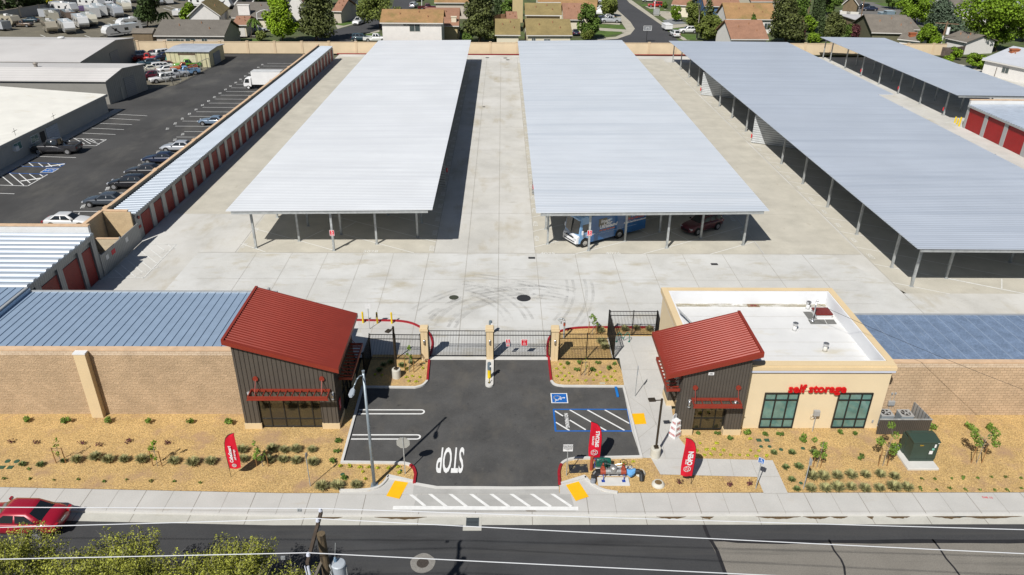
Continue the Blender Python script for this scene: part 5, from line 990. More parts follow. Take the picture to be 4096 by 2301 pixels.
# basketball hoop behind wall
p = P(2,0,1362,440); t = thing('basketball_hoop', 'basketball backboard peeking over the rear wall', 'basketball hoop', (p.x,p.y+2,0)); g = MB(); g.cyl((0,0,0),(0,0,3.3),.06,n=6); g.build('pole', m_blk, t); g = MB(); g.box(-1,-.3,2.9,1,-.26,4.0); g.build('backboard', M('backboard', (.25,.26,.28), .3), t); g = MB()
for a, b in (((-1,2.9),(-1,4)),((1,2.9),(1,4)),((-1,4),(1,4)),((-1,2.9),(1,2.9)),((-.35,3.1),(-.35,3.6)),((.35,3.1),(.35,3.6)),((-.35,3.6),(.35,3.6))): g.cyl((a[0],-.33,a[1]),(b[0],-.33,b[1]),.04,n=4)
g.build('rim', m_whitep, t)
# ================================================================== TREES
def leafmesh(name, clumps, n, size, mat, trunkfn=None, flat_=.35, seed=0):
    """clumps: list of (centre, radii); n leaf quads over all, mostly near each clump's surface"""
    r = np.random.default_rng(seed+5); C_ = np.array([c for c, _ in clumps], float); R_ = np.array([q for _, q in clumps], float)
    vol = R_.prod(1)**.75; idx = r.choice(len(clumps), n, p=vol/vol.sum())
    d = r.normal(size=(n,3)); d /= np.linalg.norm(d,axis=1)[:,None]; rad = r.uniform(.45,1.12,n)**.6; pos = C_[idx]+R_[idx]*d*rad[:,None]
    nm = d*.8+r.normal(size=(n,3))*.6; nm[:,2] += flat_; nm /= np.linalg.norm(nm,axis=1)[:,None]
    t1 = np.cross(nm, r.normal(size=(n,3))); t1 /= np.linalg.norm(t1,axis=1)[:,None]; t2 = np.cross(nm, t1)
    s = size*r.uniform(.55,1.35,n)[:,None]; a, b = t1*s*.5, t2*s*.36
    V = np.stack([pos-a, pos-b*1.0+a*.1, pos+a, pos+b],1).reshape(-1,3)
    me = bpy.data.meshes.new(name); me.vertices.add(4*n); me.vertices.foreach_set('co', V.ravel()); me.loops.add(4*n); me.loops.foreach_set('vertex_index', np.arange(4*n)); me.polygons.add(n); me.polygons.foreach_set('loop_start', np.arange(n)*4); me.update(calc_edges=True); me.materials.append(mat); return me
LEAF = {k: M('leaf_'+k, c, .65, var=v, scale=s, island=isl, spec=.25) for k, c, v, s, isl in (
    ('dark',(.048,.078,.02),.35,.4,.4),('redwood',(.085,.10,.028),.35,.35,.45),('lime',(.19,.29,.012),.25,.4,.3),('olive',(.125,.155,.03),.3,.4,.4),('bright',(.135,.22,.012),.3,.3,.4),
    ('cedar',(.085,.12,.075),.25,.4,.35),('yellow',(.40,.36,.01),.25,.5,.3),('mid',(.095,.155,.025),.3,.4,.4),('cypress',(.05,.075,.025),.3,.4,.4),('maroon',(.11,.035,.04),.3,.6,.4),('near',(.26,.275,.04),.35,.7,.5),('grey',(.16,.14,.12),.3,.8,.4),('shrub',(.14,.22,.03),.25,2,.4),('yshrub',(.40,.42,.03),.2,3,.3),('grass',(.30,.29,.13),.25,2,.45))}
m_bark = M('bark', (.10,.075,.055), .95, var=.3, scale=3); m_barkg = M('pale_bark', (.26,.24,.21), .95, var=.25, scale=5)
def tree(label, q_base, u_c, v_top, wpx, kind, leaf, n=1800, size=.5, group=None, cat='tree', base_z=0, name=None, seed=None, skirt=.12):
    """q_base pixel of the foot, v_top / wpx in photo pixels give height and spread"""
    b = P(*q_base); px, py = _px(q_base); y = b.y; top = PY((u_c if u_c is not None else px, v_top), y); H = top.z; depth = (Vector((b.x,b.y,-CAMH))).dot(CF); W_ = wpx*depth/FPX/2
    seed = seed if seed is not None else sum(ord(c_)*(i_+3) for i_, c_ in enumerate(label)) % 9973; r = random.Random(label)
    t = thing(name or {'cone':'conifer','round':'tree','cyp':'cypress','bush':'shrub','palm':'palm'}[kind], label, cat, (b.x,b.y,0), 0, group)
    dx = top.x-b.x; cl = []
    if kind == 'cone':
        for k in range(34):
            f = k/33; z = H*(skirt+(1-skirt)*f); rr = W_*(1-f)**.75*r.uniform(.75,1.1)+.25
            a = k*2.4; cl.append(((dx*f+rr*.45*math.cos(a), rr*.45*math.sin(a), z), (rr*.62, rr*.62, H*.055+.3)))
    elif kind == 'cyp':
        for k in range(10): f = k/9; rr = W_*(1-abs(f-.4)**1.6*1.3); cl.append(((dx*f,0,H*(.06+.9*f)),(max(.3,rr),max(.3,rr),H*.1)))
    elif kind == 'bush':
        for k in range(9): a = r.uniform(0,6.28); rr = r.uniform(0,.6)*W_; cl.append(((rr*math.cos(a),rr*math.sin(a)*.8,H*r.uniform(.3,.68)),(W_*r.uniform(.35,.6),W_*r.uniform(.35,.55),H*r.uniform(.22,.34))))
    elif kind == 'round':
        z0 = H*.14
        for k in range(32):
            a = r.uniform(0,6.28); f = r.uniform(0,1); rr = W_*math.sin(math.pi*(.15+.75*f))*r.uniform(.35,.85); q = r.uniform(.20,.36)
            cl.append(((dx*f+rr*math.cos(a), rr*math.sin(a), z0+(H-z0)*(.08+.80*f)), (W_*q, W_*q, (H-z0)*q*.55)))
    n = int(n*1.7); size *= 1.05
    if kind != 'palm':
        link('crown', leafmesh('crown', cl, n, size, LEAF[leaf], seed=seed), t)
    g = MB(); tr = max(.12, H*.02); g.cyl((0,0,0),(dx*.5,0,H*.45),tr,tr*.65,8); g.cyl((dx*.5,0,H*.45),(dx*.95,0,H*.9),tr*.65,tr*.15,6)
    if kind == 'round':
        for k in range(7): a = r.uniform(0,6.28); z = H*r.uniform(.22,.45); g.cyl((dx*z/H,0,z),(dx*.7+W_*.6*math.cos(a),W_*.6*math.sin(a),z+H*r.uniform(.2,.35)),tr*.5,tr*.12,5)
    if kind != 'bush': g.build('trunk', m_bark, t)
    if kind == 'palm':
        g = MB()
        for k in range(26):
            a = r.uniform(0,6.28); L = W_*r.uniform(.8,1.1); up = r.uniform(-.2,.6); prev = None
            for i in range(7):
                f = i/6; p = Vector((dx+L*f*math.cos(a), L*f*math.sin(a), H*.86+up*L*f-1.0*L*f*f)); wd = .32*(1-f*.6); s_ = Vector((-math.sin(a)*wd, math.cos(a)*wd, -.12))
                if prev: g.add([prev[0]-prev[1], p-s_, p, prev[0]], [(0,1,2,3)]); g.add([prev[0], p, p+Vector((-s_.x,-s_.y,s_.z))*-1+Vector((0,0,-.24))*0, prev[0]+Vector((prev[1].x,prev[1].y,prev[1].z))], [(0,1,2,3)])
                prev = (p, s_)
        g.build('fronds', LEAF['mid'], t)
    return t
B_ = 'trees beyond the rear wall'
T_ = [("dark broad tree beside the palm at the edge of the trailer yard",(0,0,1480,275),598,-60,125,'round','dark',3200,.6),
 ("dense dark tree at the top left corner",(0,0,80,170),35,-90,150,'round','dark',3200,.6),("dense dark tree second from the top left corner",(0,0,330,130),130,-70,130,'round','dark',3200,.6),
 ("yellow flowering bush behind the trailer yard wall",(0,0,500,95),199,-8,80,'bush','yellow',1500,.5),("bright lime tree just beyond the wall at the left",(1,0,270,425),1108,-12,148,'round','lime',5200,.45),
 ("dark redwood beside the lime tree",(1,0,605,415),1268,-150,172,'cone','redwood',5200,.55),("light olive tree leaning over the white pickup",(1,0,1245,290),1515,-35,178,'round','olive',3600,.5),
 ("dark redwood between the left and middle canopies",(1,0,2250,430),1915,-170,160,'cone','redwood',5600,.55),("green tree behind the cypress pair",(1,0,2530,160),2050,-10,85,'round','mid',1800,.55),
 ("left cypress of the thin pair in the middle",(1,0,2415,160),1985,-20,18,'cyp','cypress',700,.4),("right cypress of the thin pair in the middle",(1,0,2455,160),2001,-20,18,'cyp','cypress',700,.4),
 ("leafy green tree right of the cream bungalow",(2,0,770,395),2350,20,100,'round','mid',3600,.45),("rounded olive bush in front of the leafy green tree",(2,0,750,405),2345,112,72,'bush','olive',1500,.4),
 ("round street tree beside the back street",(2,0,965,165),2440,-25,86,'round','olive',2600,.45),("small feathery green tree on the gravel garden",(2,0,1655,215),2705,18,55,'round','bright',1300,.4),
 ("broad olive tree right of the white family car",(2,0,1960,410),2850,60,120,'round','olive',4200,.5),("taller green tree behind the bare grey tree",(2,0,1850,300),2770,8,85,'round','olive',2600,.5),("thin dark conifer above the broad olive tree",(2,0,1990,330),2835,-30,50,'cone','redwood',1200,.45),
 ("small green conifer in front of the lower red-tiled house",(2,0,2435,412),3015,60,58,'cone','mid',2200,.4),("large redwood right of the small conifer",(3,0,180,440),3140,-120,150,'cone','redwood',5200,.55),
 ("tall green tree behind the large redwood",(3,0,340,250),3205,-50,80,'round','mid',2400,.55),("green round shrub above the far canopy's left end",(3,0,450,425),3255,120,65,'bush','bright',1800,.4),("green tree left of the cypresses",(3,0,440,330),3240,62,60,'round','bright',1700,.45),
 ("left cypress beside the far canopy",(3,0,440,330),3280,-60,28,'cyp','cypress',1600,.4),("right cypress beside the far canopy",(3,0,530,420),3293,-30,26,'cyp','cypress',1600,.4),("olive tree right of the cypresses",(3,0,640,420),3340,50,95,'round','redwood',3000,.5),
 ("reddish garden bush by the thin brown pole",(3,0,860,400),3415,92,70,'bush','maroon',900,.4),("green garden bush beside the reddish one",(3,0,800,395),3390,92,55,'bush','mid',900,.4),("dark green trees behind the brown garage house",(3,0,600,150),3310,-60,110,'round','mid',2600,.55),
 ("big spreading green tree at the upper right street",(3,0,1480,245),3660,-40,170,'round','bright',4200,.5),("grey-green cedar with layered branches",(3,0,1760,330),3770,-30,160,'cone','cedar',4200,.5),
 ("dense green tree in front of the cedar",(3,0,1610,520),3715,92,92,'round','bright',3600,.45),("dark shrub left of the dense green tree",(3,0,1400,480),3625,145,80,'bush','mid',1500,.45),
 ("largest bright green tree at the right edge",(3,0,2290,520),3965,-40,270,'round','bright',9000,.5),("bright green tree cut off by the right edge",(3,0,2560,420),4080,20,120,'round','bright',3200,.5),
 ("small green tree beside the white-roofed house",(3,0,2110,690),3912,213,95,'round','bright',2200,.4),("young tree in front of the grey wooden fence",(3,0,1890,590),3825,188,50,'round','bright',900,.35),
 ("low shrub under the patio cover",(3,0,2400,735),4028,270,50,'bush','mid',600,.4),("green tree left of the gable house",(0,0,1880,215),753,12,72,'round','bright',2200,.5),
 ("dark green trees at the top beside the lime tree",(1,0,90,60),1060,-60,130,'round','dark',2000,.6),("dark hedge right of the grey ranch house",(0,0,2370,385),945,108,40,'bush','mid',1100,.4),
 ("grey leafless bush left of the cream bungalow",(1,0,2490,430),2010,120,60,'bush','grey',1100,.4),("yellow-green bush at the foot of the middle redwood",(1,0,2440,420),1990,135,45,'bush','bright',800,.4),("clipped round hedge by the far right driveway",(2,0,1535,85),2660,6,28,'bush','mid',900,.35),
 ("orange-tinged bush at the foot of the lime tree",(1,0,60,415),1045,120,55,'bush','olive',1000,.4),("green bush at the foot of the middle redwood",(1,0,2130,435),1865,125,60,'bush','mid',1100,.4),("hedge shrub near the blue-walled house",(2,0,2470,130),3040,-10,70,'round','mid',1400,.5),
 ("distant green tree at the top right of the street",(3,0,1250,90),3570,-40,80,'round','mid',1300,.5),("leafy tree crowding the top right corner",(3,0,2450,200),4040,-30,150,'round','bright',3500,.5),("dark tree behind the white-roofed corner house",(3,0,2250,110),3960,-60,110,'round','mid',2200,.5),("green tree left of the top right bright trees",(3,0,2010,150),3880,-30,85,'round','bright',2200,.5),("bush against the white-roofed house wall at the right edge",(3,0,2530,745),4080,255,70,'bush','mid',900,.4),("bush between the patio cover and white-roofed house",(3,0,2290,750),3985,262,55,'bush','mid',700,.4),("garden hedge beyond the far canopy, right of the brick chimney",(3,0,1480,470),3665,165,70,'bush','mid',1200,.45),("dark tree behind the shingled house roofs",(3,0,1180,200),3545,40,60,'bush','mid',900,.4),("green bush beside the small transformer pole",(3,0,1800,640),3795,215,50,'bush','bright',700,.35),("dark tree at the top edge over the cream house",(3,0,20,120),3080,-40,90,'round','mid',2200,.55),("tall dark tree behind the grey-tiled left house",(1,0,640,60),1290,-80,110,'round','dark',2000,.6),("green trees at the top edge left of the middle roofs",(1,0,2300,60),1945,-60,90,'round','mid',1800,.55),("purple leaved column bush beside the redwood",(3,0,345,420),3208,70,26,'cyp','maroon',700,.35)]
for (l, qb, uc, vt, wp, k, lf, n_, sz) in T_: tree(l, qb, uc, vt, wp, k, lf, n_, sz, B_)
tree("palm beside the dark broad tree",(0,0,1640,240),655,45,75,'palm','mid',0,0,'palms beyond the wall'); tree("palm right of the grey ranch house",(0,0,2520,385),1013,68,62,'palm','mid',0,0,'palms beyond the wall')
# bare grey tree
b = P(2,0,1855,395); t = thing('bare_tree', 'bare grey tree in front of the broad olive tree', 'tree', (b.x,b.y,0)); g = MB(); r_ = random.Random(4)
def branch(g, p, d, L, r, k, rr):
    q = p+d*L; g.cyl(p, q, r, r*.6, 5, cap=False)
    if k > 0:
        for _ in range(3): d2 = (d+Vector((rr.uniform(-.7,.7),rr.uniform(-.7,.7),rr.uniform(-.1,.5)))).normalized(); branch(g, q, d2, L*rr.uniform(.6,.85), r*.6, k-1, rr)
branch(g, Vector((0,0,0)), Vector((0,0,1)), 6, .22, 4, r_); g.build('limbs', m_barkg, t)
# poles and lamps in the far background
def pole(label, qb, vt, ut, r, mat, name='utility_pole', cat='utility pole', arm=None):
    b = P(*qb); top = PY((ut, vt), b.y); t = thing(name, label, cat, (b.x,b.y,0)); g = MB(); d = Vector((top.x-b.x,0,top.z)); g.cyl((0,0,0),d,r,r*.75,8); g.build('pole', mat, t); return t, d
m_pole = M('brown_pole_wood', (.20,.13,.08), .9, var=.2, scale=2)
pole('thin tall brown utility pole rising past the top edge', (3,0,895,365), -12, 3460, .17, m_pole); pole('far thin brown pole left of the cypresses', (3,0,405,135), -8, 3245, .16, m_pole)
t, d = pole('white-based utility pole carrying a small transformer', (3,0,1712,525), 86, 3791, .2, M('pole_white', (.6,.6,.58), .7)); g = MB(); g.cyl(d*.55,d,.21,.17,8); g.build('upper_pole', m_pole, t); g = MB(); g.cbox(d-Vector((0,0,.5)), (5,.15,.15), -.4); g.build('crossarm', m_pole, t); g = MB(); g.cyl(d+Vector((.5,-.3,-2.9)), d+Vector((.5,-.3,-1.3)), .38, n=10); g.build('transformer', m_whitep, t)
def lamp(label, qb, vt, ut, dx, mat=None):
    t, d = pole(label, qb, vt, ut, .12, mat or m_whitep, 'street_lamp', 'street lamp'); g = MB(); g.tube([d, d+Vector((dx*.5,0,.6)), d+Vector((dx,0,.8))], .07, 6); g.build('arm', mat or m_whitep, t); g = MB(); g.cbox(d+Vector((dx*1.15,0,.75)), (.8,.35,.18)); g.build('lamp_head', m_trim, t); return t
lamp('pale curved street lamp beside the lime tree', (1,0,28,335), 52, 1026, 2.4); lamp('white street lamp by the red off-road car', (2,0,1430,150), -25, 2622, 2.0); lamp('white street lamp near the maroon pickup', (1,0,1665,80), -40, 1688, 2.0)
g = None
b = P(3,0,1955,210); t = thing('street_name_sign', 'green street name sign on a white post at the upper right', 'street sign', (b.x,b.y,0)); g = MB(); g.cyl((0,0,0),(0,0,3),.06,n=6); g.build('post', m_whitep, t); g = MB(); g.box(-.6,-.02,2.7,.6,.02,3.1); g.build('blade', M('sign_green', (.0,.3,.15), .5), t)
p = P(2,0,1448,155); t = thing('utility_cabinet', 'grey roadside utility cabinet beside the white street lamp', 'cabinet', (p.x,p.y,0)); g = MB(); g.box(-.9,-.5,.3,.9,.5,1.9); g.build('body', m_trim, t); g = MB(); g.box(-.8,-.4,0,.8,.4,.29); g.build('plinth', m_kerb, t)
p = P(0,0,1330,412); t = thing('garden_shed', 'small dark shingled shed left of the grey ranch house', 'shed', (p.x+2.5,p.y+2,0)); t.scale = (.8,.8,.8); g = MB(); g.box(-3,-2,0,3,2,2.2); g.build('wall', m_hw['k'], t); g = MB(); g.ext([(-3.3,-2.3,2.2),(-3.3,0,3.4),(-3.3,2.3,2.2)], (6.6,0,0)); g.build('roof', m_tile['s'], t)
# ================================================================== VEHICLES (front towards +X)
def paint(name, c, coat=1.): return M('paint_'+name, c, .35, .1, var=.0, spec=.5, coat=coat)
PAINT = {k: paint(k, c) for k, c in dict(white=(.72,.72,.71), black=(.012,.012,.015), navy=(.012,.02,.05), grey=(.055,.065,.08), dgrey=(.03,.03,.034), silver=(.42,.44,.47), bluegrey=(.16,.22,.30), red=(.33,.004,.02), maroon=(.085,.004,.012),
    brick=(.30,.05,.02), orange=(.36,.085,.02), green=(.10,.30,.03), lime=(.35,.55,.05), blue=(.18,.34,.55), tan=(.40,.36,.28), rust=(.16,.05,.04), plum=(.07,.01,.03), offred=(.45,.02,.015), teal=(.02,.05,.07), purple=(.10,.07,.14), cream=(.58,.55,.45), brown=(.14,.10,.07)).items()}
m_tyre = M('tyre_rubber', (.018,.018,.018), .8, var=0); m_rim = M('alloy_rim', (.45,.45,.46), .3, .6, var=0); m_tail = M('tail_lamp_red', (.35,.005,.01), .2, var=0, coat=1); m_head = M('head_lamp', (.6,.62,.65), .1, .2, var=0, coat=1)
STY = {'sedan': (4.85,1.86,1.45,.96,[(-.5,.62,.66),(-.485,.92,.78),(-.40,1.0,.90),(-.25,1.0,.925),(0,.97,.93),(.2,.98,.93),(.34,.90,.91),(.45,.80,.84),(.49,.66,.70),(.5,.52,.60)],(-.37,.21,-.22,.04)),
 'coupe': (4.6,1.84,1.36,.92,[(-.5,.6,.66),(-.485,.88,.78),(-.38,.96,.90),(-.2,.96,.92),(.1,.94,.92),(.2,.94,.92),(.34,.88,.9),(.46,.76,.82),(.5,.5,.6)],(-.36,.19,-.2,.02)),
 'suv': (4.8,1.94,1.74,1.12,[(-.5,.7,.74),(-.49,1.05,.84),(-.44,1.14,.93),(-.2,1.14,.96),(.1,1.12,.96),(.22,1.12,.95),(.38,1.03,.92),(.47,.92,.85),(.495,.75,.74),(.5,.55,.66)],(-.485,.22,-.43,.07)),
 'box4': (4.7,1.8,1.72,1.05,[(-.5,1.03,.86),(-.48,1.05,.88),(-.2,1.05,.9),(.15,1.05,.9),(.2,1.04,.88),(.45,1.0,.85),(.495,.95,.82),(.5,.55,.8)],(-.49,.16,-.46,.10)),
 'pickup': (5.75,2.0,1.9,1.2,[(-.5,.84,.9),(-.49,.86,.92),(-.15,.86,.96),(-.1,1.2,.97),(.1,1.18,.97),(.2,1.2,.96),(.4,1.14,.94),(.48,1.02,.88),(.5,.6,.8)],(-.13,.205,-.1,.11)),
 'oldpickup': (5.3,1.95,1.75,1.1,[(-.5,.80,.88),(-.49,.82,.92),(-.12,.82,.94),(-.08,1.1,.95),(.1,1.08,.95),(.16,1.08,.92),(.46,1.03,.9),(.495,.95,.88),(.5,.55,.8)],(-.10,.16,-.08,.08)),
 'cross': (4.6,1.88,1.62,1.05,[(-.5,.7,.72),(-.485,1.02,.84),(-.42,1.08,.92),(-.2,1.08,.94),(.1,1.05,.94),(.22,1.04,.93),(.38,.94,.9),(.47,.82,.82),(.5,.55,.66)],(-.47,.24,-.36,.04)),
 'beetle': (4.1,1.6,1.5,.95,[(-.5,.5,.4),(-.45,.8,.6),(-.3,.95,.75),(0,.98,.8),(.2,.95,.78),(.38,.85,.62),(.48,.65,.45),(.5,.5,.35)],(-.3,.2,-.16,.06))}
VC = {}
def _car_meshes(style, col):
    key = (style, col)
    if key in VC: return VC[key]
    L, W, H, belt, st, (gr, gf, tr, tf) = STY[style]; hw = W/2; out = {}
    g = MB(); rings = []
    for fx, zt, fw in st:
        x = fx*L; w_ = fw*hw*1.03; zb = .24 if abs(fx) < .44 else .30
        rings.append([(x,-w_*.86,zb),(x,-w_,zb+.16),(x,-w_*1.0,zt-.30 if zt > .7 else zb+.2),(x,-w_*.97,zt-.10),(x,-w_*.88,zt-.015),(x,-w_*.45,zt+.02),(x,0,zt+.03),(x,w_*.45,zt+.02),(x,w_*.88,zt-.015),(x,w_*.97,zt-.10),(x,w_,zt-.30 if zt > .7 else zb+.2),(x,w_,zb+.16),(x,w_*.86,zb)])
    g.loft(rings); out['body'] = g.mesh('body', PAINT[col], True)
    g = MB(); zb, zt = belt-.04, H; wb, wt = hw*.86, hw*.64
    def ring(f, sh=0):   # f 0 base..1 top
        x0, x1 = gr*L+(tr-gr)*L*f, gf*L+(tf-gf)*L*f; w_ = wb+(wt-wb)*f; z = zb+(zt-zb)*f
        return x0, x1, w_, z
    rg = []
    for f in (0,.5,.93,1.0):
        x0, x1, w_, z = ring(min(f,.97) if f < 1 else 1); 
        if f == 1: x0 += .12; x1 -= .12; w_ -= .12; z += .0
        rg.append([(x0,-w_*.8,z),(x0+.1,-w_,z),(x1-.12,-w_,z),(x1,-w_*.8,z),(x1+.03,0,z),(x1,w_*.8,z),(x1-.12,w_,z),(x0+.1,w_,z),(x0,w_*.8,z),(x0-.02,0,z)])
    g.loft(rg); out['cabin'] = g.mesh('cabin', PAINT[col], True)
    def pt(side, u, f):  # side -1/1, u along 0..1, f height
        x0, x1, w_, z = ring(f); return Vector((x0+.1+(x1-x0-.22)*u, side*(w_+.012), z))
    g = MB()
    cuts = ((.04,.47),(.52,.93)) if style not in ('pickup','oldpickup','coupe') else ((.1,.92),)
    if style == 'pickup': cuts = ((.07,.46),(.52,.93))
    if style in ('suv','box4','cross'): cuts = ((.03,.26),(.30,.60),(.64,.95))
    wins = []
    for s in (-1, 1):
        for u0, u1 in cuts:
            g = MB(); g.add([pt(s,u0,.16),pt(s,u1,.16),pt(s,min(u1,.92),.86),pt(s,max(u0,.08),.86)], [(0,1,2,3) if s < 0 else (3,2,1,0)]); wins.append(g.mesh('side_window', m_glassk))
    out['side_window'] = wins
    for nm, k in (('windshield',1),('rear_window',0)):
        g = MB(); a = []
        for f in (.1,.9):
            x0, x1, w_, z = ring(f); x = (x1+.012 if k else x0-.012); a.append((x, w_*.78, z, (.03 if k else -.02)))
        (xa, wa, za, o_), (xb, wb_, zb_, _) = a
        g.add([(xa,-wa,za),(xa+o_,0,za),(xa,wa,za),(xb,-wb_,zb_),(xb+o_,0,zb_),(xb,wb_,zb_)], [(0,1,4,3),(1,2,5,4)] if k else [(1,0,3,4),(2,1,4,5)]); out[nm] = g.mesh(nm, m_glassk)
    R_ = .34 if H < 1.6 else .39
    g = MB(); g.cyl((0,-.12,0),(0,.11,0),R_,n=18); out['tyre'] = g.mesh('tyre', m_tyre); g = MB(); g.cyl((0,-.135,0),(0,-.10,0),R_*.62,n=14); out['rim'] = g.mesh('rim', m_rim)
    out['wheels'] = [(fx*L, s*(hw-.09), R_, s) for fx in (-.30, .31) for s in (-1, 1)]
    g = MB(); g.cyl((0,-.07,.02),(0,.07,.02),R_+.06,n=18); out['wheel_arch'] = g.mesh('wheel_arch', m_blk)
    zf = st[-3][1]-.2; zr_ = st[1][1]-.16
    for nm, x, zz, m_ in (('headlight', .475*L, zf, m_head), ('taillight', -.492*L, zr_ if 'pickup' not in style else .85, m_tail)):
        g = MB(); g.cbox((0,0,0), (.16,.34,.13)); out[nm] = (g.mesh(nm, m_), x, zz)
    g = MB(); g.box(.485*L,-hw*.42,.42,.502*L+.012,hw*.42,.62); out['grille'] = g.mesh('grille', m_blk)
    g = MB(); g.box(-.5*L-.012,-.19,.62,-.49*L,.19,.72); out['licence_plate'] = g.mesh('licence_plate', m_trim)
    g = MB(); [g.cbox((gf*L-.28, s*(hw*.93+.08), belt+.08), (.12,.18,.13)) for s in (-1,1)]; out['mirrors'] = g.mesh('mirrors', PAINT[col])
    if 'pickup' in style:
        g = MB(); xa, xb = -.5*L+.02, -.13*L; h1 = belt-.02
        g.box(xa,-hw*.95,.6,xb,-hw*.86,h1); g.box(xa,hw*.86,.6,xb,hw*.95,h1); g.box(xa,-hw*.86,.6,xa+.08,hw*.86,h1); out['bed_sides'] = g.mesh('bed_sides', PAINT[col])
        g = MB(); g.box(xa+.08,-hw*.86,.86,xb,hw*.86,.89); out['bed_floor'] = g.mesh('bed_floor', m_blk)
    VC[key] = out; return out
def car(label, style, col, x, y, rz, name='parked_car', cat='car', group=None, sc=1., z=0., detail=True):
    o = _car_meshes(style, col); t = thing(name, label, cat, (x, y, z), rz, group); t.scale = (sc,)*3
    b = link('body', o['body'], t); link('cabin', o['cabin'], t)
    if detail: sm = b.modifiers.new('s', 'SUBSURF'); sm.levels = sm.render_levels = 1
    for m_ in o['side_window']: link('side_window', m_, t)
    for k in ('windshield','rear_window','grille','licence_plate','mirrors'): link(k, o[k], t)
    for k in ('bed_sides','bed_floor'):
        if k in o: link(k, o[k], t)
    for (wx, wy, wz, s) in o['wheels']:
        w_ = link('wheel', o['tyre'], t); w_.location = (wx, wy, wz); r = link('rim', o['rim'], w_); ar = link('wheel_arch', o['wheel_arch'], t); ar.location = (wx, wy+s*.01, wz)
        if s > 0: w_.rotation_euler = (0,0,math.pi)
    hw = STY[style][1]/2
    for k in ('headlight','taillight'):
        me, xx, zz = o[k]
        for s in (-1,1): l = link(k, me, t); l.location = (xx, s*hw*.68, zz)
    return t
# --- street and yard cars
car('shiny dark red sedan parked at the kerb, cut off by the left edge', 'sedan', 'red', -26.75, 31.0, math.pi-.03, z=-.13, sc=1.08)
car('maroon sport utility car under the middle canopy', 'suv', 'maroon', 21.4, 73.6, math.radians(212), group=None)
car('dark grey crew cab pickup parked by the white workshop', 'pickup', 'dgrey', -60.8, 99.7, math.radians(182), 'pickup_truck', 'pickup', sc=1.08)
gp = 'cars parked against the long storage row'
for l, st, c, qx, dy, r in (("white sedan with sunroof beside the block enclosure",'sedan','white',-45.9,73.9,0.0),("dark grey sedan, nearest of the dark cars at the long row",'sedan','grey',-44.9,80.1,math.pi),("black sport utility car between two dark sedans at the long row",'cross','black',-44.9,85.9,math.pi),
    ("dark sedan with silver lower side, third from the enclosure",'sedan','dgrey',-44.9,90.6,math.pi),("dark blue sedan partly behind the parapet beside a silver sedan",'sedan','navy',-44.9,95.6,math.pi),("silver sedan alone-looking at the middle of the long row",'sedan','silver',-44.6,100.8,math.pi),("blue-grey coupe farthest up the long row",'coupe','bluegrey',-44.6,114.6,math.pi)):
    car(l, st, c, qx, dy, r, group=gp)
g = MB(); g.box(-.3,-.45,1.452,.25,.45,1.47); 
# --- junk cars (feet by pixel)
gj = 'old cars crowded in the fenced gravel patch'
JK = [('white box-shaped off-road car nearest the gate of the junk patch','box4','white',(0,0,1615,835),222),('silver and white pickup with open bed behind the white off-road car','oldpickup','silver',(0,0,1740,790),40),
 ('light blue classic pickup with white fenders','oldpickup','blue',(0,0,1850,765),215),('orange and white classic pickup','oldpickup','orange',(0,0,1835,725),205),('bright green pickup in the junk patch','oldpickup','green',(0,0,1870,690),203),
 ('black vintage car next to the cream shed','beetle','black',(0,0,2010,675),215),('red car under a green tarpaulin','sedan','offred',(0,0,1760,662),200),('rusty brown-red coupe among the junk cars','coupe','rust',(0,0,1650,690),205),
 ('white coupe in the second junk row','coupe','white',(0,0,1610,705),212),('white estate car in the junk patch','cross','white',(0,0,1530,722),214),('white low car half hidden by the warehouse corner','coupe','cream',(0,0,1470,735),214),
 ('maroon car beside the warehouse corner','cross','maroon',(0,0,1490,810),220),('dark teal car with pale window behind the warehouse roof','sedan','teal',(0,0,1475,670),205),('dark blue van with its back to the cream shed','suv','navy',(0,0,1630,615),230),
 ('red pickup in the far junk row','oldpickup','offred',(0,0,1470,625),10),('white old off-road car in the far junk row','box4','white',(0,0,1575,585),225),('silver station wagon in the far junk row','suv','silver',(0,0,1425,595),25),
 ('small orange-red car at the far warehouse corner','coupe','brick',(0,0,1325,620),20),('plum car behind the silver station wagon','sedan','plum',(0,0,1510,578),190),('white two-door car behind the white estate','coupe','white',(0,0,1680,735),38)]
for l, st, c, q, r in JK: p = P(*q); car(l, st, c, p.x, p.y+1.0, math.radians(r), group=gj, detail=False, sc=1.0)
p = P(0,0,1765,655); g = MB(); g.lathe([(2.3,1.0),(2.0,1.7),(1.2,2.2),(0,2.35)], (p.x,p.y+1.2,0), 9); tag(g.build('tarpaulin', M('green_tarp', (.06,.19,.17), .7, var=.2, scale=2)), 'crumpled green tarpaulin thrown over the red junk car', 'tarpaulin')
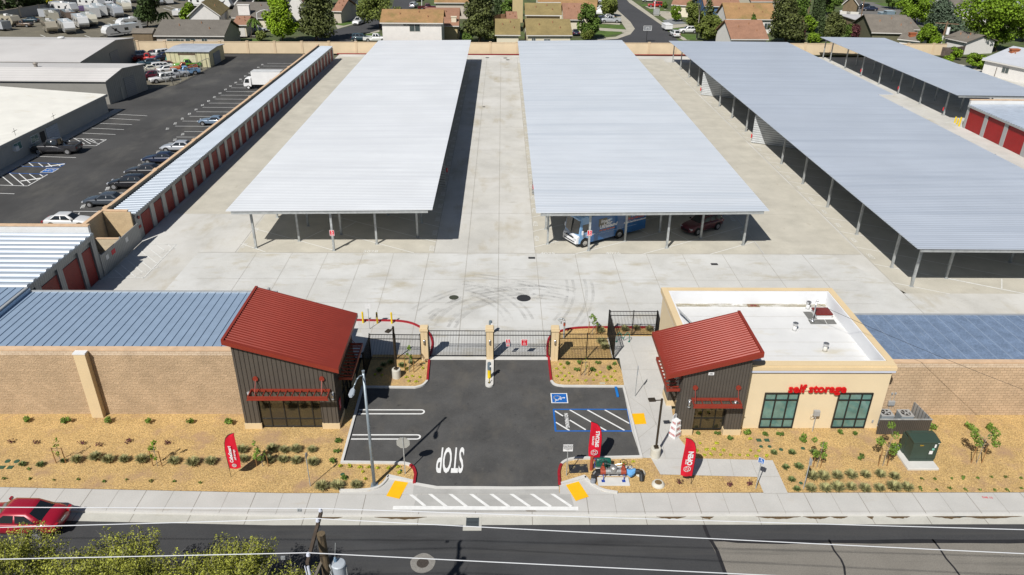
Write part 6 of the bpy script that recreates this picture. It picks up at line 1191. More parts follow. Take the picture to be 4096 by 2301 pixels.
# --- back street cars
gb = 'cars parked along the back streets'
for l, st, c, q, r in (("white pickup seen from the front on the left back street",'pickup','white',(1,0,1030,248),260),("dark pickup with camper shell just beyond the wall",'suv','teal',(1,0,1060,418),0),("white pickup just beyond the wall by the left canopy",'pickup','white',(1,0,1200,425),0),
 ("silver car seen from behind on the left back street",'suv','silver',(1,0,1585,80),80),("maroon pickup in the driveway of the tall house",'pickup','maroon',(1,0,1720,105),10),("black car at the top of the left back street",'sedan','black',(1,0,1640,15),80),
 ("white small car under the street tree",'coupe','white',(2,0,950,195),190),("silver extended cab pickup on the driveway",'pickup','silver',(2,0,990,232),180),("white crossover parked at the dead end",'cross','white',(2,0,1640,372),95),("white large family car beside the olive tree",'suv','white',(2,0,1775,338),182),
 ("red off-road car on the right driveway",'box4','offred',(2,0,1440,75),180),("white off-road car above the red one",'box4','white',(2,0,1380,22),180),("white family car at the top behind the street tree",'suv','white',(2,0,830,40),200),("dark car beside the leafy green tree",'sedan','navy',(2,0,640,355),90),
 ("white sedan before the brown garage",'sedan','white',(3,0,810,140),170),("dark blue sedan nearest on the grey back street",'sedan','navy',(3,0,1030,112),175),("black car behind the dark blue sedan",'cross','black',(3,0,960,92),178),("dark car behind the green street sign",'cross','navy',(3,0,1960,180),5),
 ("silver car behind the palm and curved lamp",'sedan','silver',(1,0,15,325),5),("white car second up the left side driveway",'sedan','white',(2,0,880,110),200)):
    p = P(*q); car(l, st, c, p.x, p.y+.9, math.radians(r), group=gb, detail=False, sc=1.05)
p = P(2,0,1562,310); t = thing('pop_up_trailer', 'closed white pop-up camping trailer on the back street', 'trailer', (p.x,p.y+1,0), math.radians(95)); g = MB(); g.box(-2,-1,.5,2,1,1.5); g.build('body', m_whitep, t, bevel=.05); g = MB(); g.box(-2.05,-1.05,1.51,2.05,1.05,1.75); g.build('lid', m_whitep, t, bevel=.05); g = MB(); [g.cyl((0,s*.95,.33),(0,s*1.1,.33),.33,n=12) for s in (-1,1)]; g.build('wheels', m_tyre, t)
p = P(2,0,930,155); t = thing('covered_boat', 'boat under a white cover beside the street tree', 'boat', (p.x,p.y,0), .1); g = MB(); g.loft([[(x,-w_,.6),(x,-w_,1.1),(x,0,h_),(x,w_,1.1),(x,w_,.6)] for x, w_, h_ in ((-3,.9,1.4),(-1,1.1,2.2),(1,1.0,1.9),(3,.15,1.2))]); g.build('hull', m_whitep, t)
# --- box truck
def on_front(q, y): return PY(q, y)
p = P(0,0,2500,900); t = thing('box_truck', 'white box truck parked behind the long storage row', 'truck', (p.x+.9, p.y+.9, 0), math.pi); t.scale = (.86,)*3
g = MB(); g.box(-6.1,-1.2,1.05,.1,1.2,3.7); g.build('cargo_box', m_whitep, t, bevel=.03); g = MB(); g.box(-6.15,-1.22,3.705,.12,1.22,3.78); g.build('box_roof', M('box_roof', (.55,.56,.56), .6), t)
g = MB(); g.ext([(.35,-1.05,.6),(2.0,-1.05,.6),(2.02,-1.05,1.25),(1.5,-1.05,2.35),(.35,-1.05,2.4)], (0,2.1,0)); g.build('cab', m_whitep, t, bevel=.08); g = MB(); g.ext([(1.96,-.92,1.35),(1.96,.92,1.35),(1.56,.85,2.25),(1.56,-.85,2.25)], (.04,0,.02)); g.build('windshield', m_glassk, t)
for s in (-1,1): g = MB(); g.ext([(.75,s*1.055,1.4),(1.75,s*1.055,1.4),(1.45,s*1.055,2.2),(.75,s*1.055,2.2)], (0,s*.015,0)); g.build('side_window', m_glassk, t)
for wx in (1.05,-3.9):
    for s in (-1,1): g = MB(); g.cyl((wx,s*.78,.42),(wx,s*1.08,.42),.42,n=16); w_ = g.build('wheel', m_tyre, t); g = MB(); g.cyl((wx,s*1.0,.42),(wx,s*1.1,.42),.22,n=12); g.build('rim', m_whitep, w_)
g = MB(); g.box(-6,-.5,.55,1,.5,1.0); g.build('chassis', m_blk, t)
# --- motorhome
rz = math.radians(30); p = P(2,1,728,1040); q = P(2,1,1075,950); ax = (q-p).normalized(); ang = math.atan2(ax.y, ax.x)
L = 9.2; MHx = p; hd = Vector((-math.cos(ang), -math.sin(ang), 0)); side = Vector((-hd.y, hd.x, 0))
# local frame: x forward, left-hand side (+y) is hidden; wheels of the visible side at y = +w
t = thing('motorhome', 'large blue and white motorhome with ultrasound lettering under the middle canopy', 'motorhome', (0,0,0), ang+math.pi)
W2 = 1.25; vis = 1 if Vector((-math.sin(ang+math.pi), math.cos(ang+math.pi), 0)).dot(Vector((0,-1,0))) > 0 else -1
f_ = Vector((math.cos(ang+math.pi), math.sin(ang+math.pi), 0)); l_ = Vector((-f_.y, f_.x, 0)); fw = 3.25; c0 = Vector((p.x,p.y,0))-f_*fw-l_*vis*W2; t.location = c0
m_mhb = M('motorhome_blue', (.008,.10,.29), .3, .05, var=.12, scale=.9, coat=1); m_mhl = M('motorhome_light_blue', (.20,.38,.62), .3, .05, var=.05, coat=1); m_mhw = M('motorhome_white', (.72,.73,.75), .3, var=.02, coat=1)
rear = -4.7; front = 4.2
def mring(x, zt, zb, w_, r=.12): return [(x,-w_,zb),(x,w_,zb),(x,w_,zt-r),(x,w_-r,zt),(x,-w_+r,zt),(x,-w_,zt-r)]
g = MB(); g.loft([mring(rear,3.28,.42,W2),mring(2.75,3.28,.42,W2)]); g.build('body', m_mhb, t)
g = MB(); g.loft([mring(2.755,3.28,.42,W2),mring(3.55,3.22,.42,W2),mring(3.75,3.12,.5,W2-.02),mring(4.0,1.35,.5,W2-.05)]); g.build('front_body', m_mhl, t)
g = MB(); g.loft([[(3.72,-W2+.02,.45),(3.72,W2-.02,.45),(3.9,W2-.02,1.4),(3.9,-W2+.02,1.4)],[(4.32,-W2+.12,.5),(4.32,W2-.12,.5),(4.22,W2-.12,1.25),(4.22,-W2+.12,1.25)]]); g.build('front_mask', m_mhw, t, bevel=.06)
g = MB(); g.box(rear+.05,-W2+.14,3.285,3.3,W2-.14,3.34); r = g.build('roof', m_mhw, t); g = MB(); g.loft([mring(3.0,3.36,3.15,W2+.02,.06),mring(3.7,3.30,3.05,W2,.06),mring(3.95,3.10,2.95,W2-.1,.05)]); g.build('roof_brow', m_mhl, t)
g = MB(); g.cbox((1.0,0,3.5),(.9,.7,.28)); g.build('air_conditioner', m_mhw, r, bevel=.05)
g = MB(); g.add([(3.80,-W2+.12,1.5+.02),(3.80+.19,0,1.45),(3.80,W2-.12,1.52),(3.77,W2-.14,2.95),(3.90,0,2.97),(3.77,-W2+.14,2.95)], [(0,1,4,5),(1,2,3,4)]);
for i in range(len(g.v)): g.v[i] = (g.v[i][0]+.17-.10*(g.v[i][2]-1.5)/1.5, g.v[i][1], g.v[i][2])
g.build('windshield', m_glassk, t)
sv = vis; yv = sv*(W2+.008)
def sidepanel(nm, x0, x1, z0, z1, mat, par=None, y=None): g = MB(); yy = (y or W2+.006)*sv; g.ext([(x0,yy,z0),(x1,yy,z0),(x1,yy,z1),(x0,yy,z1)], (0,sv*.012,0)); return g.build(nm, mat, par or t)
sidepanel('cab_window', 2.75, 3.62, 1.65, 2.5, m_glassk); sidepanel('side_window', .55, 1.6, 1.9, 2.7, m_glassd); sidepanel('side_window', -2.6, -1.9, 2.1, 2.9, m_glassd); sidepanel('stripe', 2.0, 3.6, 1.22, 1.27, m_mhw)
sidepanel('vent_panel', -.1, .3, 2.35, 2.55, m_mhl); sidepanel('vent_panel', -.1, .3, 1.65, 1.85, m_mhl); sidepanel('hatch_line', -3.4, 2.0, 1.14, 1.16, M('pale_line', (.4,.5,.65), .5))
def sidetext(body, x, z, s, mat, nm='lettering', sh=.15, bold=.012):
    g = MB(); addtext(g, body, s, frame((x, sv*(W2+.024), z), (-sv,0,0), (0,0,1)), bold=bold, shear=sh); g.build(nm, mat, t)
m_or = M('orange_letter', (.55,.15,.08), .5)
sidetext('Image', .75, 2.40, .50, m_mhw); sidetext('Clear', .45, 2.10, .48, m_mhw); sidetext('Ultrasound', .35, 1.80, .50, m_mhw, bold=.02); sidetext('Free Pregnancy Services', .5, 1.45, .20, m_or)
sidetext('FREE', -3.9, 3.0, .34, m_mhw, sh=0); sidetext('Pregnancy Testing', -3.3, 2.62, .34, m_mhw, sh=0); sidetext('Ultrasounds', -3.5, 2.28, .34, m_mhw, sh=0); sidetext('(916) 540-0353', -3.3, 1.95, .36, m_or, sh=0); sidetext('ImageClearUltrasound.com', -3.2, 1.62, .27, m_mhw, sh=0)
for wx in (3.25, -1.21):
    for s in (-1,1):
        g = MB(); g.cyl((wx,s*(W2-.32),.46),(wx,s*(W2+.03),.46),.46,n=20); w_ = g.build('wheel', m_tyre, t); g = MB(); g.cyl((wx,s*(W2-.1),.46),(wx,s*(W2+.05),.46),.27,n=16); g.build('rim', m_chrome, w_); g = MB(); g.cyl((wx,s*(W2-.3),.5),(wx,s*(W2+.012),.5),.55,n=22); g.build('wheel_arch', m_blk, t)
for s in (-1,1): g = MB(); g.cbox((4.22,s*.92,1.0),(.2,.36,.16)); g.build('headlight', m_head, t, bevel=.02); g = MB(); g.cbox((3.75,s*(W2+.22),1.75),(.16,.14,.42)); g.cyl((3.7,s*W2,1.6),(3.75,s*(W2+.2),1.6),.03,n=5); g.build('mirror', m_mhw, t, bevel=.03)
g = MB(); g.box(4.25,-.65,1.02,4.30,.65,1.16); g.box(4.31,-.9,.66,4.345,.9,.74); g.build('grille', m_blk, t); g = MB(); addtext(g, 'imageclear', .22, frame((4.28,0,1.28),(0,1,0),(-.2,0,1))); g.build('front_lettering', M('mh_navy', (.03,.09,.2), .5), t)
# --- travel trailers
RVC = {}
def rv_mesh(L, H, kind, col):
    k = (L, H, kind, col)
    if k in RVC: return RVC[k]
    W_ = 1.25; z0 = .55
    if kind == 'tt': pr = [(-L/2,z0+.25),(-L/2+.35,z0),(L/2-.9,z0),(L/2-.1,z0+.7),(L/2,z0+1.1),(L/2-.55,H-.15),(L/2-.9,H),(-L/2+.2,H),(-L/2,H-.25)]
    elif kind == 'round': pr = [(-L/2,z0+.3),(-L/2+.3,z0),(L/2-.5,z0),(L/2,z0+.6),(L/2-.05,H-1.0),(L/2-.6,H-.3),(L/2-1.4,H),(-L/2+.9,H),(-L/2+.2,H-.4),(-L/2,H-1)]
    elif kind == 'fifth': pr = [(-L/2,z0),(L/2-2.2,z0),(L/2-2.2,z0+.95),(L/2-.1,z0+1.1),(L/2,H-.6),(L/2-.4,H),(-L/2,H)]
    else: pr = [(-L/2,z0),(L/2,z0),(L/2,H),(-L/2,H)]
    g = MB(); g.ext([(x,-W_,z) for x, z in pr], (0,2*W_,0)); body = g.mesh('body', PAINT[col])
    g = MB(); [g.box(-L/2+.3+(L-1.4)*f,-W_-.01,H*.52,-L/2+.3+(L-1.4)*f+w_,W_+.01,H*.52+.65) for f, w_ in ((.08,.8),(.42,1.0),(.78,.7))]; win = g.mesh('windows', m_glassk)
    g = MB(); g.box(-L/2+.1,-W_-.012,z0+.35,L/2-1.0,W_+.012,z0+.47); g.ext([(L*.1,-W_-.012,z0+.5),(L*.16,-W_-.012,z0+.5),(L*.34,-W_-.012,H*.85),(L*.30,-W_-.012,H*.85)], (0,2*W_+.024,0)); strp = g.mesh('stripes', PAINT['dgrey' if col != 'dgrey' else 'white'])
    g = MB(); g.cbox((-.3,0,H+.15),(1.0,.75,.3)); g.cbox((L*.25,.2,H+.06),(.4,.4,.12)); acm = g.mesh('roof_units', m_whitep)
    g = MB(); [g.cyl((dx,s*(W_-.25),.36),(dx,s*(W_+.02),.36),.36,n=12) for dx in (-.7,.15) for s in (-1,1)]; wh = g.mesh('wheels', m_tyre)
    g = MB(); g.box(-L/2+.3,-.9,.35,L/2-.5,.9,z0); g.tube([(L/2-.5,-.7,.5),(L/2+1.1,0,.5),(L/2-.5,.7,.5)], .06, 5); hi = g.mesh('chassis', m_blk)
    RVC[k] = (body, win, strp, acm, wh, hi); return RVC[k]
def rv(label, q, rz, L=7.5, H=3.1, kind='tt', col='white', cargo=False):
    p = P(*q, z=-.03)
    if 200 < rz < 300: rz = -53; L *= 1.15; p = p-Vector((.6,-.8,0))*L/2
    elif rz > 340: rz = -25 if p.x < -95 else -8
    elif rz == 180: rz = 232
    t = thing('travel_trailer' if not cargo else 'cargo_trailer', label, 'trailer', (p.x, p.y, -.03), math.radians(rz), 'trailers standing in the gravel yard'); ms = rv_mesh(L, H, kind, col)
    for nm, m_, use in zip(('body','windows','stripes','roof_units','wheels','chassis'), ms, (1, not cargo, not cargo, not cargo, 1, 1)):
        if use: link(nm, m_, t)
    return t
RV = [("beige trailer with swirl stripes, leftmost of the near row",(0,0,540,345),215,7.5,3.0,'tt','tan'),("white trailer with black side curves beside the beige one",(0,0,720,350),243,7.8,3.0,'tt','white'),("white and grey trailer with tan front third in the near row",(0,0,860,300),243,8,3.2,'tt','white'),
 ("taupe trailer with large windows behind the near row",(0,0,740,245),243,8,3.1,'tt','brown'),("cream fifth-wheel trailer at the end of the near row",(0,0,945,270),243,8,3.0,'round','cream'),("white streamlined trailer shown side-on, nearest to the houses",(0,0,1240,362),180,9.5,2.9,'round','white'),
 ("white low trailer with roof units behind the streamlined one",(0,0,1330,290),180,7.5,2.8,'round','white'),("white trailer at the left of the middle pair",(0,0,975,195),243,7.5,3.1,'box','white'),("white trailer with spare wheel cover in the middle pair",(0,0,1045,175),243,8,3.1,'box','white'),
 ("grey-fronted trailer in the middle of the yard",(0,0,1210,190),243,8.5,3.2,'tt','silver'),("white covered trailer behind the grey-fronted one",(0,0,1290,130),243,7,2.8,'round','cream'),("white rounded trailer left of the dark tree",(0,0,1290,100),240,7.5,2.8,'round','white'),
 ("long white trailer with grey waves by the panel wall",(0,0,660,140),355,9.5,3.3,'tt','white'),("long trailer with open awning at the top of the yard",(0,0,930,85),355,9.5,3.4,'tt','white'),("white cargo trailer half in shade by the panel wall",(0,0,510,190),350,6,2.7,'box','silver'),
 ("old beige camper at the left edge of the yard",(0,0,100,265),350,7,2.9,'tt','tan'),("light cargo trailer cut off by the left edge",(0,0,20,305),350,5,2.4,'box','silver'),("white trailer behind the beige near one",(0,0,560,235),243,7,2.7,'box','cream'),
 ("white trailer at the top edge beside the silver wagon",(0,0,1220,15),355,9,3.3,'tt','white'),("white box trailer at the top beyond the dark tree",(0,0,1710,50),240,7,3.1,'box','white'),("pale trailer peeking right of the dark tree",(0,0,1610,60),240,6,2.6,'round','silver'),
 ("long white trailer with roof unit behind the gable house",(0,0,2040,75),355,9.5,3.2,'box','white'),("white trailer with grey stripes behind the gable house",(0,0,2200,90),355,9.5,3.2,'tt','white'),("dark grey trailer at the top right of the yard",(0,0,2330,85),355,9.5,3.3,'tt','dgrey'),
 ("grey trailer at the end of the top row",(0,0,2520,55),355,9,3.3,'tt','dgrey'),("small white trailer left of the bright green tree",(0,0,1795,165),100,4,1.9,'box','white'),("white trailer in the gap behind the palm",(0,0,1360,35),240,7,3,'tt','white')]
for i, r_ in enumerate(RV): rv(*r_, cargo=('cargo' in r_[0] or 'box trailer' in r_[0]))
p = P(0,0,830,112); t = thing('covered_car', 'car under a purple cover in the trailer yard', 'covered car', (p.x,p.y,0), -.05); g = MB(); g.loft([[(x,-.95,.2),(x,-.9,h_*.7),(x,0,h_),(x,.9,h_*.7),(x,.95,.2)] for x, h_ in ((-2.6,.8),(-1.4,1.3),(-.5,1.6),(.6,1.6),(1.4,1.15),(2.6,.9))]); g.build('cover', PAINT['purple'], t)
for l, st, c, q, r in (("dark old car against the panel wall",'sedan','teal',(0,0,310,225),185),("dark pickup in front of the old beige camper",'oldpickup','brown',(0,0,230,270),0),("silver wagon at the top of the trailer yard",'suv','silver',(0,0,1090,50),180),("blue boat-like car at the top of the yard",'coupe','blue',(0,0,1840,8),0)):
    p = P(*q); car(l, st, c, p.x, p.y, math.radians(r), detail=False, group='cars left in the trailer yard')
# ================================================================== GATES, FENCES, STREET FURNITURE
def pillar(label, x, y):
    t = thing('gate_pillar', label, 'pillar', (x, y, 0), 0, 'stucco gate pillars'); g = MB(); g.box(-.26,-.26,0,.26,.26,2.62); g.build('shaft', m_stucco, t, bevel=.015)
    g = MB(); g.box(-.32,-.32,2.62,.32,.32,2.80); g.box(-.29,-.29,2.801,.29,.29,2.9); g.build('cap', m_stucco, t, bevel=.02); g = MB(); g.box(-.008,-.263,0,.008,-.2605,2.6); g.build('joint', M('stucco_joint', (.42,.33,.2), .9), t)
    g = MB(); g.cyl((0,-.34,1.55),(0,-.34,1.95),.065,n=12); l = g.build('light', m_chrome, t, smooth=True); g = MB(); g.box(-.05,-.32,1.65,.05,-.262,1.85); g.build('bracket', m_trim, l)
    return t
PX = [(-5.77,'left beige gate pillar beside the fence with the dark lamp pole'),(-.87,'middle beige gate pillar standing on the kiosk island'),(4.03,'right beige gate pillar in front of the gooseneck pipe')]
for x, l in PX: pillar(l, x, 47.95)
def picket(name, label, cat, a, b, h, group=None, rails=(.12,.35,.0), posts=3, pitch=.115, z0=.08, pk=.02):
    a = Vector((a[0],a[1],0)); b = Vector((b[0],b[1],0)); L = (b-a).length; rz = math.atan2(b.y-a.y, b.x-a.x)
    t = thing(name, label, cat, a, rz, group); g = MB()
    for z in (z0, h-.42, h-.04): g.box(0,-.022,z,L,.022,z+.045)
    g.build('rails', m_blackm, t); g = MB(); n_ = int(L/pitch)
    for i in range(1, n_): x = L*i/n_; g.box(x-pk/2,-pk/2,z0,x+pk/2,pk/2,h)
    g.build('pickets', m_blackm, t)
    for i in range(posts): x = L*i/(posts-1); g = MB(); g.box(x-.038,-.038,0,x+.038,.038,h+.06); g.build('post', m_blackm, t)
    return t
yg = 48.35
gl = picket('iron_gate', 'left black iron gate between the first two pillars', 'gate', (-5.48,yg), (-1.16,yg), 2.32, 'sliding iron gates', posts=2)
gr = picket('iron_gate', 'right black iron gate carrying two red signs', 'gate', (-.58,yg), (3.74,yg), 2.32, 'sliding iron gates', posts=2)
GF = 'black iron fence panels'
picket('iron_fence', 'black fence panel between the left pillar and the dark tower', 'fence', (-9.9,48.0), (-6.1,47.95), 2.2, GF)
picket('iron_fence', 'short black fence running towards the street beside the left tower', 'fence', (-9.9,47.9), (-9.95,45.55), 2.1, GF, posts=2)
picket('iron_fence', 'small black fence panel touching the left tower', 'fence', (-10.6,45.5), (-10.0,45.5), 2.1, GF, posts=2)
picket('iron_fence', 'black fence panel right of the right pillar above the small yellow plants', 'fence', (4.4,47.97), (8.55,48.0), 2.28, GF)
picket('iron_fence', 'black fence side running back towards the yard by the bicycle rack', 'fence', (8.58,48.05), (8.58,51.6), 2.28, GF, posts=2)
picket('iron_fence', 'rear black fence panel between the bicycle rack and the yard', 'fence', (8.65,51.55), (12.4,51.55), 2.25, GF)
picket('iron_fence', 'short black fence end touching the office corner', 'fence', (12.45,51.5), (12.35,49.9), 2.2, GF, posts=2)
for par, x, z, w_, h_, tx in ((gr,1.02,1.72,.34,.42,(('5',.3,.06),('mph',.14,-.13))),(gr,1.02,1.28,.28,.22,(('EXIT',.08,.03),('ONLY',.07,-.05))),(gr,2.32,1.55,.48,.62,(('NOTICE',.09,.2),('gate hours',.06,.05),('no trespassing',.05,-.05),('smile',.06,-.18)))):
    pass
m_face = M('sign_face_red', (.58,.008,.025), .5, var=0)
def gsign(name, x, y, z, w_, h_, tx):
    t = thing(name, {.34:'red five miles per hour sign on the right iron gate',.28:'small red sign below the speed sign on the right gate',.48:'larger red notice sign on the right iron gate'}[w_], 'sign', (x,y,z)); g = MB(); g.box(-w_/2,-.01,-h_/2,w_/2,.01,h_/2); g.build('panel', m_whitep, t)
    g = MB(); g.box(-w_/2+.025,-.016,-h_/2+.025,w_/2-.025,-.0105,h_/2-.025); g.build('face', m_face, t); g = MB()
    for b_, s_, dz in tx: addtext(g, b_, s_, frame((0,-.019,dz),(1,0,0),(0,0,1)), bold=.003)
    g.build('lettering', m_whitep, t)
p = PY((1,2,2532,537), 48.3); gsign('gate_sign', p.x, 48.3, p.z, .34, .40, (('5',.3,.05),('mph',.13,-.12)))
p = PY((1,2,2532,577), 48.3); gsign('gate_sign', p.x, 48.3, p.z, .28, .2, (('no tailgating',.04,.02),('one car only',.04,-.04)))
p = PY((2,2,124,548), 48.3); gsign('gate_sign', p.x, 48.3, p.z, .48, .58, (('NOTICE',.08,.2),('smart',.06,.06),('gate opens',.045,-.04),('by code only',.045,-.11),('drive slowly',.045,-.19)))
# sill, island, kiosks
g = MB(); g.box(-5.6,47.85,0,3.85,48.2,.06); struct('gate_sill', g, m_kerb, 'pale concrete sill under the gates')
g = MB(); g.prism([(-1.15,47.7),(-1.15,44.5)]+[(-.86-.29*math.cos(t), 44.5-.29*math.sin(t)) for t in [math.pi*i/10 for i in range(1,10)]]+[(-.57,44.5),(-.57,47.7)], 0, .17); struct('island', g, m_kerb, 'narrow concrete island before the middle pillar')
m_kgrey = M('kiosk_grey', (.13,.17,.20), .5, var=.05)
def kiosk(label, x, y, z0, low=True, rz=0):
    t = thing('access_kiosk', label, 'kiosk', (x,y,z0), rz); g = MB(); g.lathe([(.13,0),(.13,.72)] if low else [(.1,0),(.1,.72)], n=18); g.build('post', m_yel if low else m_kgrey, t, smooth=False)
    g = MB(); g.lathe([(.135,.722),(.135,1.25),(.125,1.30),(0,1.31)], n=18); g.build('head', m_kgrey, t); g = MB(); g.cbox((.09,-.08,1.08),(.12,.12,.12)); g.build('keypad', m_whitep, t)
kiosk('yellow and grey access kiosk on the entry island', -.87, 45.25, .17)
p = P(1,2,2360,385); kiosk('grey access kiosk behind the middle gate pillar', p.x, p.y-1.4, 0, False)
t = thing('striped_marker', 'short black and yellow striped marker at the island tip', 'marker post', (-.86,44.62,.17)); g = MB(); g.mi = []; 
for i in range(6): g.cur = i % 2; g.cyl((0,0,i*.07),(0,0,i*.07+.07),.03,n=8)
g.build('post', [m_yel, m_blk], t); g = MB(); g.lathe([(.1,.0),(.1,.015),(0,.02)], n=14); g.build('base', m_blk, t)
def bollard(label, x, y, h=1.06, r=.075, grp='yellow pipe bollards'):
    g = MB(); g.lathe([(r,0),(r,h-.05),(r*.7,h-.01),(0,h)], n=14); o = g.build('bollard', m_yel); o.location = (x,y,0); tag(o, label, 'bollard', grp)
for (x, y), l in zip(((-11.43,53.47),(-10.24,53.38),(-9.05,53.38)), ('left yellow bollard behind the left tower, next to the white sign','middle yellow bollard behind the left tower','right yellow bollard behind the left tower, nearest the gates')): bollard(l, x, y)
g = MB(); g.box(-10.24-.05,53.30,.62,-10.24+.05,53.34,.95); o = g.build('bollard_plate', m_blk); o['label'] = 'small dark keypad on the middle yellow bollard'; o['category'] = 'keypad'
for q, l, h in (((3,0,1875,1235),'left small yellow bollard by the right storage corner',1.0),((3,0,1897,1252),'middle small yellow bollard by the right storage corner',1.0),((3,0,1918,1272),'tallest yellow bollard by the right storage corner',1.5)): p = P(*q); bollard(l, p.x, p.y, h, .12)
for q, l in (((0,1,1020,992),'short yellow bollard inside the trash enclosure'),((0,1,1072,992),'taller yellow bollard inside the trash enclosure')): bollard(l, -39.3 if 'short' in l else -38.7, 67.0, 1.0 if 'short' in l else 1.35, .1)
# kerbed beds in the yard
for nm, pts in (('yard_bed_left', [P(1,2,1010,330), P(1,2,1400,336), P(1,2,1500,345), P(1,2,1580,365), P(1,2,1640,395), P(1,2,1740,450), P(1,2,1775,540), P(1,2,1770,620), P(1,2,1745,690)]),):
    kerb('red_kerb', [pts[0]]+arc(pts[1:], 2), m_redp, .15, .14)
    g = MB(); g.poly([(p.x,p.y) for p in [pts[0]]+arc(pts[1:],2)]+[(-6.1,48.1),(-10.6,48.1),(-10.9,50.9)], .012); struct('left_walk', g, m_walk)
kr = [P(2,2,355,700), P(2,2,352,600), P(2,2,365,520), P(2,2,400,480), P(2,2,480,445), P(2,2,560,418), P(2,2,700,403), P(2,2,960,402)]
kerb('red_kerb', arc(kr, 2), m_redp, .15, .14); kerb('red_kerb', [P(2,2,960,402), P(2,2,1420,404)], m_redp, .15, .14)
g = MB(); g.poly([(p.x,p.y) for p in arc(kr,2)]+[(P(2,2,1420,404).x,P(2,2,1420,404).y),(12.3,51.2),(8.5,51.2),(8.5,48.1),(4.2,48.1)], .014); struct('yard_planting_bed', g, m_mulch, 'mulch bed behind the right fence panel')
g = MB(); pts = [P(1,2,1150,690), P(1,2,1330,700), P(1,2,1620,690)]; g.poly([(-9.9,47.95),(-6.1,47.95),(-6.1,48.6),(-9.9,48.6)], .02); struct('fence_bed', g, m_mulch)
# lamps on concrete drums
def parking_lamp(label, x, y, H, aim):
    t = thing('parking_lamp', label, 'lamp post', (x,y,.02), aim, 'brown parking lot lamps'); m_ = M('bronze_pole', (.055,.042,.028), .5, .3, var=0); H -= .02
    g = MB(); g.lathe([(.32,0),(.32,.66),(.30,.70),(0,.70)], n=24); g.build('concrete_drum', M('drum_concrete', (.55,.53,.46), .9, var=.06, scale=3), t)
    g = MB(); g.box(-.13,-.13,.705,.13,.13,.80); b_ = g.build('base_cover', m_, t); g = MB(); g.box(-.055,-.055,.8,.055,.055,H); g.build('pole', m_, t)
    g = MB(); g.box(-.6,-.03,H-.12,-.055,.03,H-.06); g.cbox((-.62,0,H-.03), (.42,.34,.09)); g.build('lamp_head', m_, t, bevel=.02); g = MB(); g.box(-.80,-.14,H-.085,-.44,.14,H-.076); g.build('lens', m_whitep, t)
parking_lamp('dark lamp pole on a concrete drum in the left planter by the gates', -7.66, 45.55, 4.3, math.radians(65))
parking_lamp('dark lamp pole on a concrete drum beside the office walkway', 9.72, 36.75, 4.45, math.radians(5))
# galvanised street light
b = P(1,3,1190,545); t = thing('street_light', 'tall galvanised street light with curved arm at the entrance', 'street light', (b.x,b.y,.02)); m_ = M('galvanised_pole', (.36,.42,.46), .45, .5, var=.15, scale=3)
g = MB(); g.cyl((0,0,.02),(0,0,8.0),.105,.07,14); g.build('pole', m_, t, smooth=True); g = MB(); g.box(-.2,-.2,0,.2,.2,.03); g.cyl((0,0,8.0),(0,0,8.16),.06,.09,10); g.build_each('base_plate', m_, t)
a = Vector((-.05,-.1,7.85)); g = MB(); pts = [a, a+Vector((-.12,-.1,.12)), a+Vector((-.2,-.35,-.02)), a+Vector((-.26,-.62,-.5)), a+Vector((-.28,-.72,-.78))]; pts = [Vector((0,0,7.85)), Vector((-.15,-.25,8.0)), Vector((-.25,-.6,8.0)), Vector((-.32,-1.0,7.9)), Vector((-.36,-1.25,7.82))]; g.tube(pts, .035, 8); g.build('arm', m_, t, smooth=True)
g = MB(); g.loft([[( -.36+sx*w_, -1.2-k, 7.82+sz) for sx, sz in ((-1,0),(-.7,.06),(.7,.06),(1,0),(.8,-.05),(-.8,-.05))] for k, w_ in ((0,.05),(.15,.14),(.55,.16),(.75,.08))]); g.build('lamp_head', M('lamp_grey', (.5,.55,.6), .4, .2), t)
# stop sign seen from behind
b = P(1,3,1500,432); t = thing('stop_sign', 'grey back of an octagonal stop sign at the exit', 'traffic sign', (b.x,b.y,.02)); g = MB(); g.box(-.028,-.02,0,.028,.02,2.78); g.build('post', m_steel, t)
g = MB(); g.ext([(.42*math.cos(math.radians(22.5+45*i)),.025,2.36+.42*math.sin(math.radians(22.5+45*i))) for i in range(8)], (0,.012,0)); g.build('panel', M('aluminium_back', (.40,.40,.37), .6, .2, var=.05), t)
def post_sign(name, label, q, H, w_, h_, mface, rz=0, lines=(), cat='sign', thick=.012, txt=None):
    b = P(*q); t = thing(name, label, cat, (b.x,b.y,.02), rz); g = MB(); g.cyl((0,0,0),(0,0,H),.028,n=8); g.build('post', m_steel, t); g = MB(); g.box(-w_/2,-.045,H-h_,w_/2,-.03,H); s = g.build('panel', mface, t)
    if txt:
        g = MB(); [addtext(g, tx, sz, frame((0,-.049,H-h_/2+dz),(1,0,0),(0,0,1)), bold=.002) for tx, sz, dz in txt]; g.build('lettering', m_blk, s)
    return t
post_sign('notice_sign', 'white framed notice sign on a post by the kerb at the exit', (2,3,547,450), 2.42, .58, .50, m_whitep, txt=tuple((s, .05, .18-i*.055) for i, s in enumerate(('UNAUTHORIZED VEHICLES','PARKED IN DESIGNATED','ACCESSIBLE SPACES NOT','DISPLAYING PLACARDS','WILL BE TOWED AWAY','AT OWNERS EXPENSE','916 000'))))
post_sign('blank_sign', 'white sign seen from behind beside the yellow bollards', (1,2,1143,413), 2.3, .45, .40, m_whitep)
post_sign('accessible_parking_sign', 'thin sign post seen edge-on at the head of the accessible bay', (2,2,1235,1095), 2.55, .32, .62, M('sign_back_grey', (.30,.32,.38), .5), rz=math.radians(78))
post_sign('edge_on_sign', 'thin galvanised sign post seen edge-on in the left mulch bed', (1,3,547,555), 2.5, .3, .32, m_trim, rz=math.radians(80))
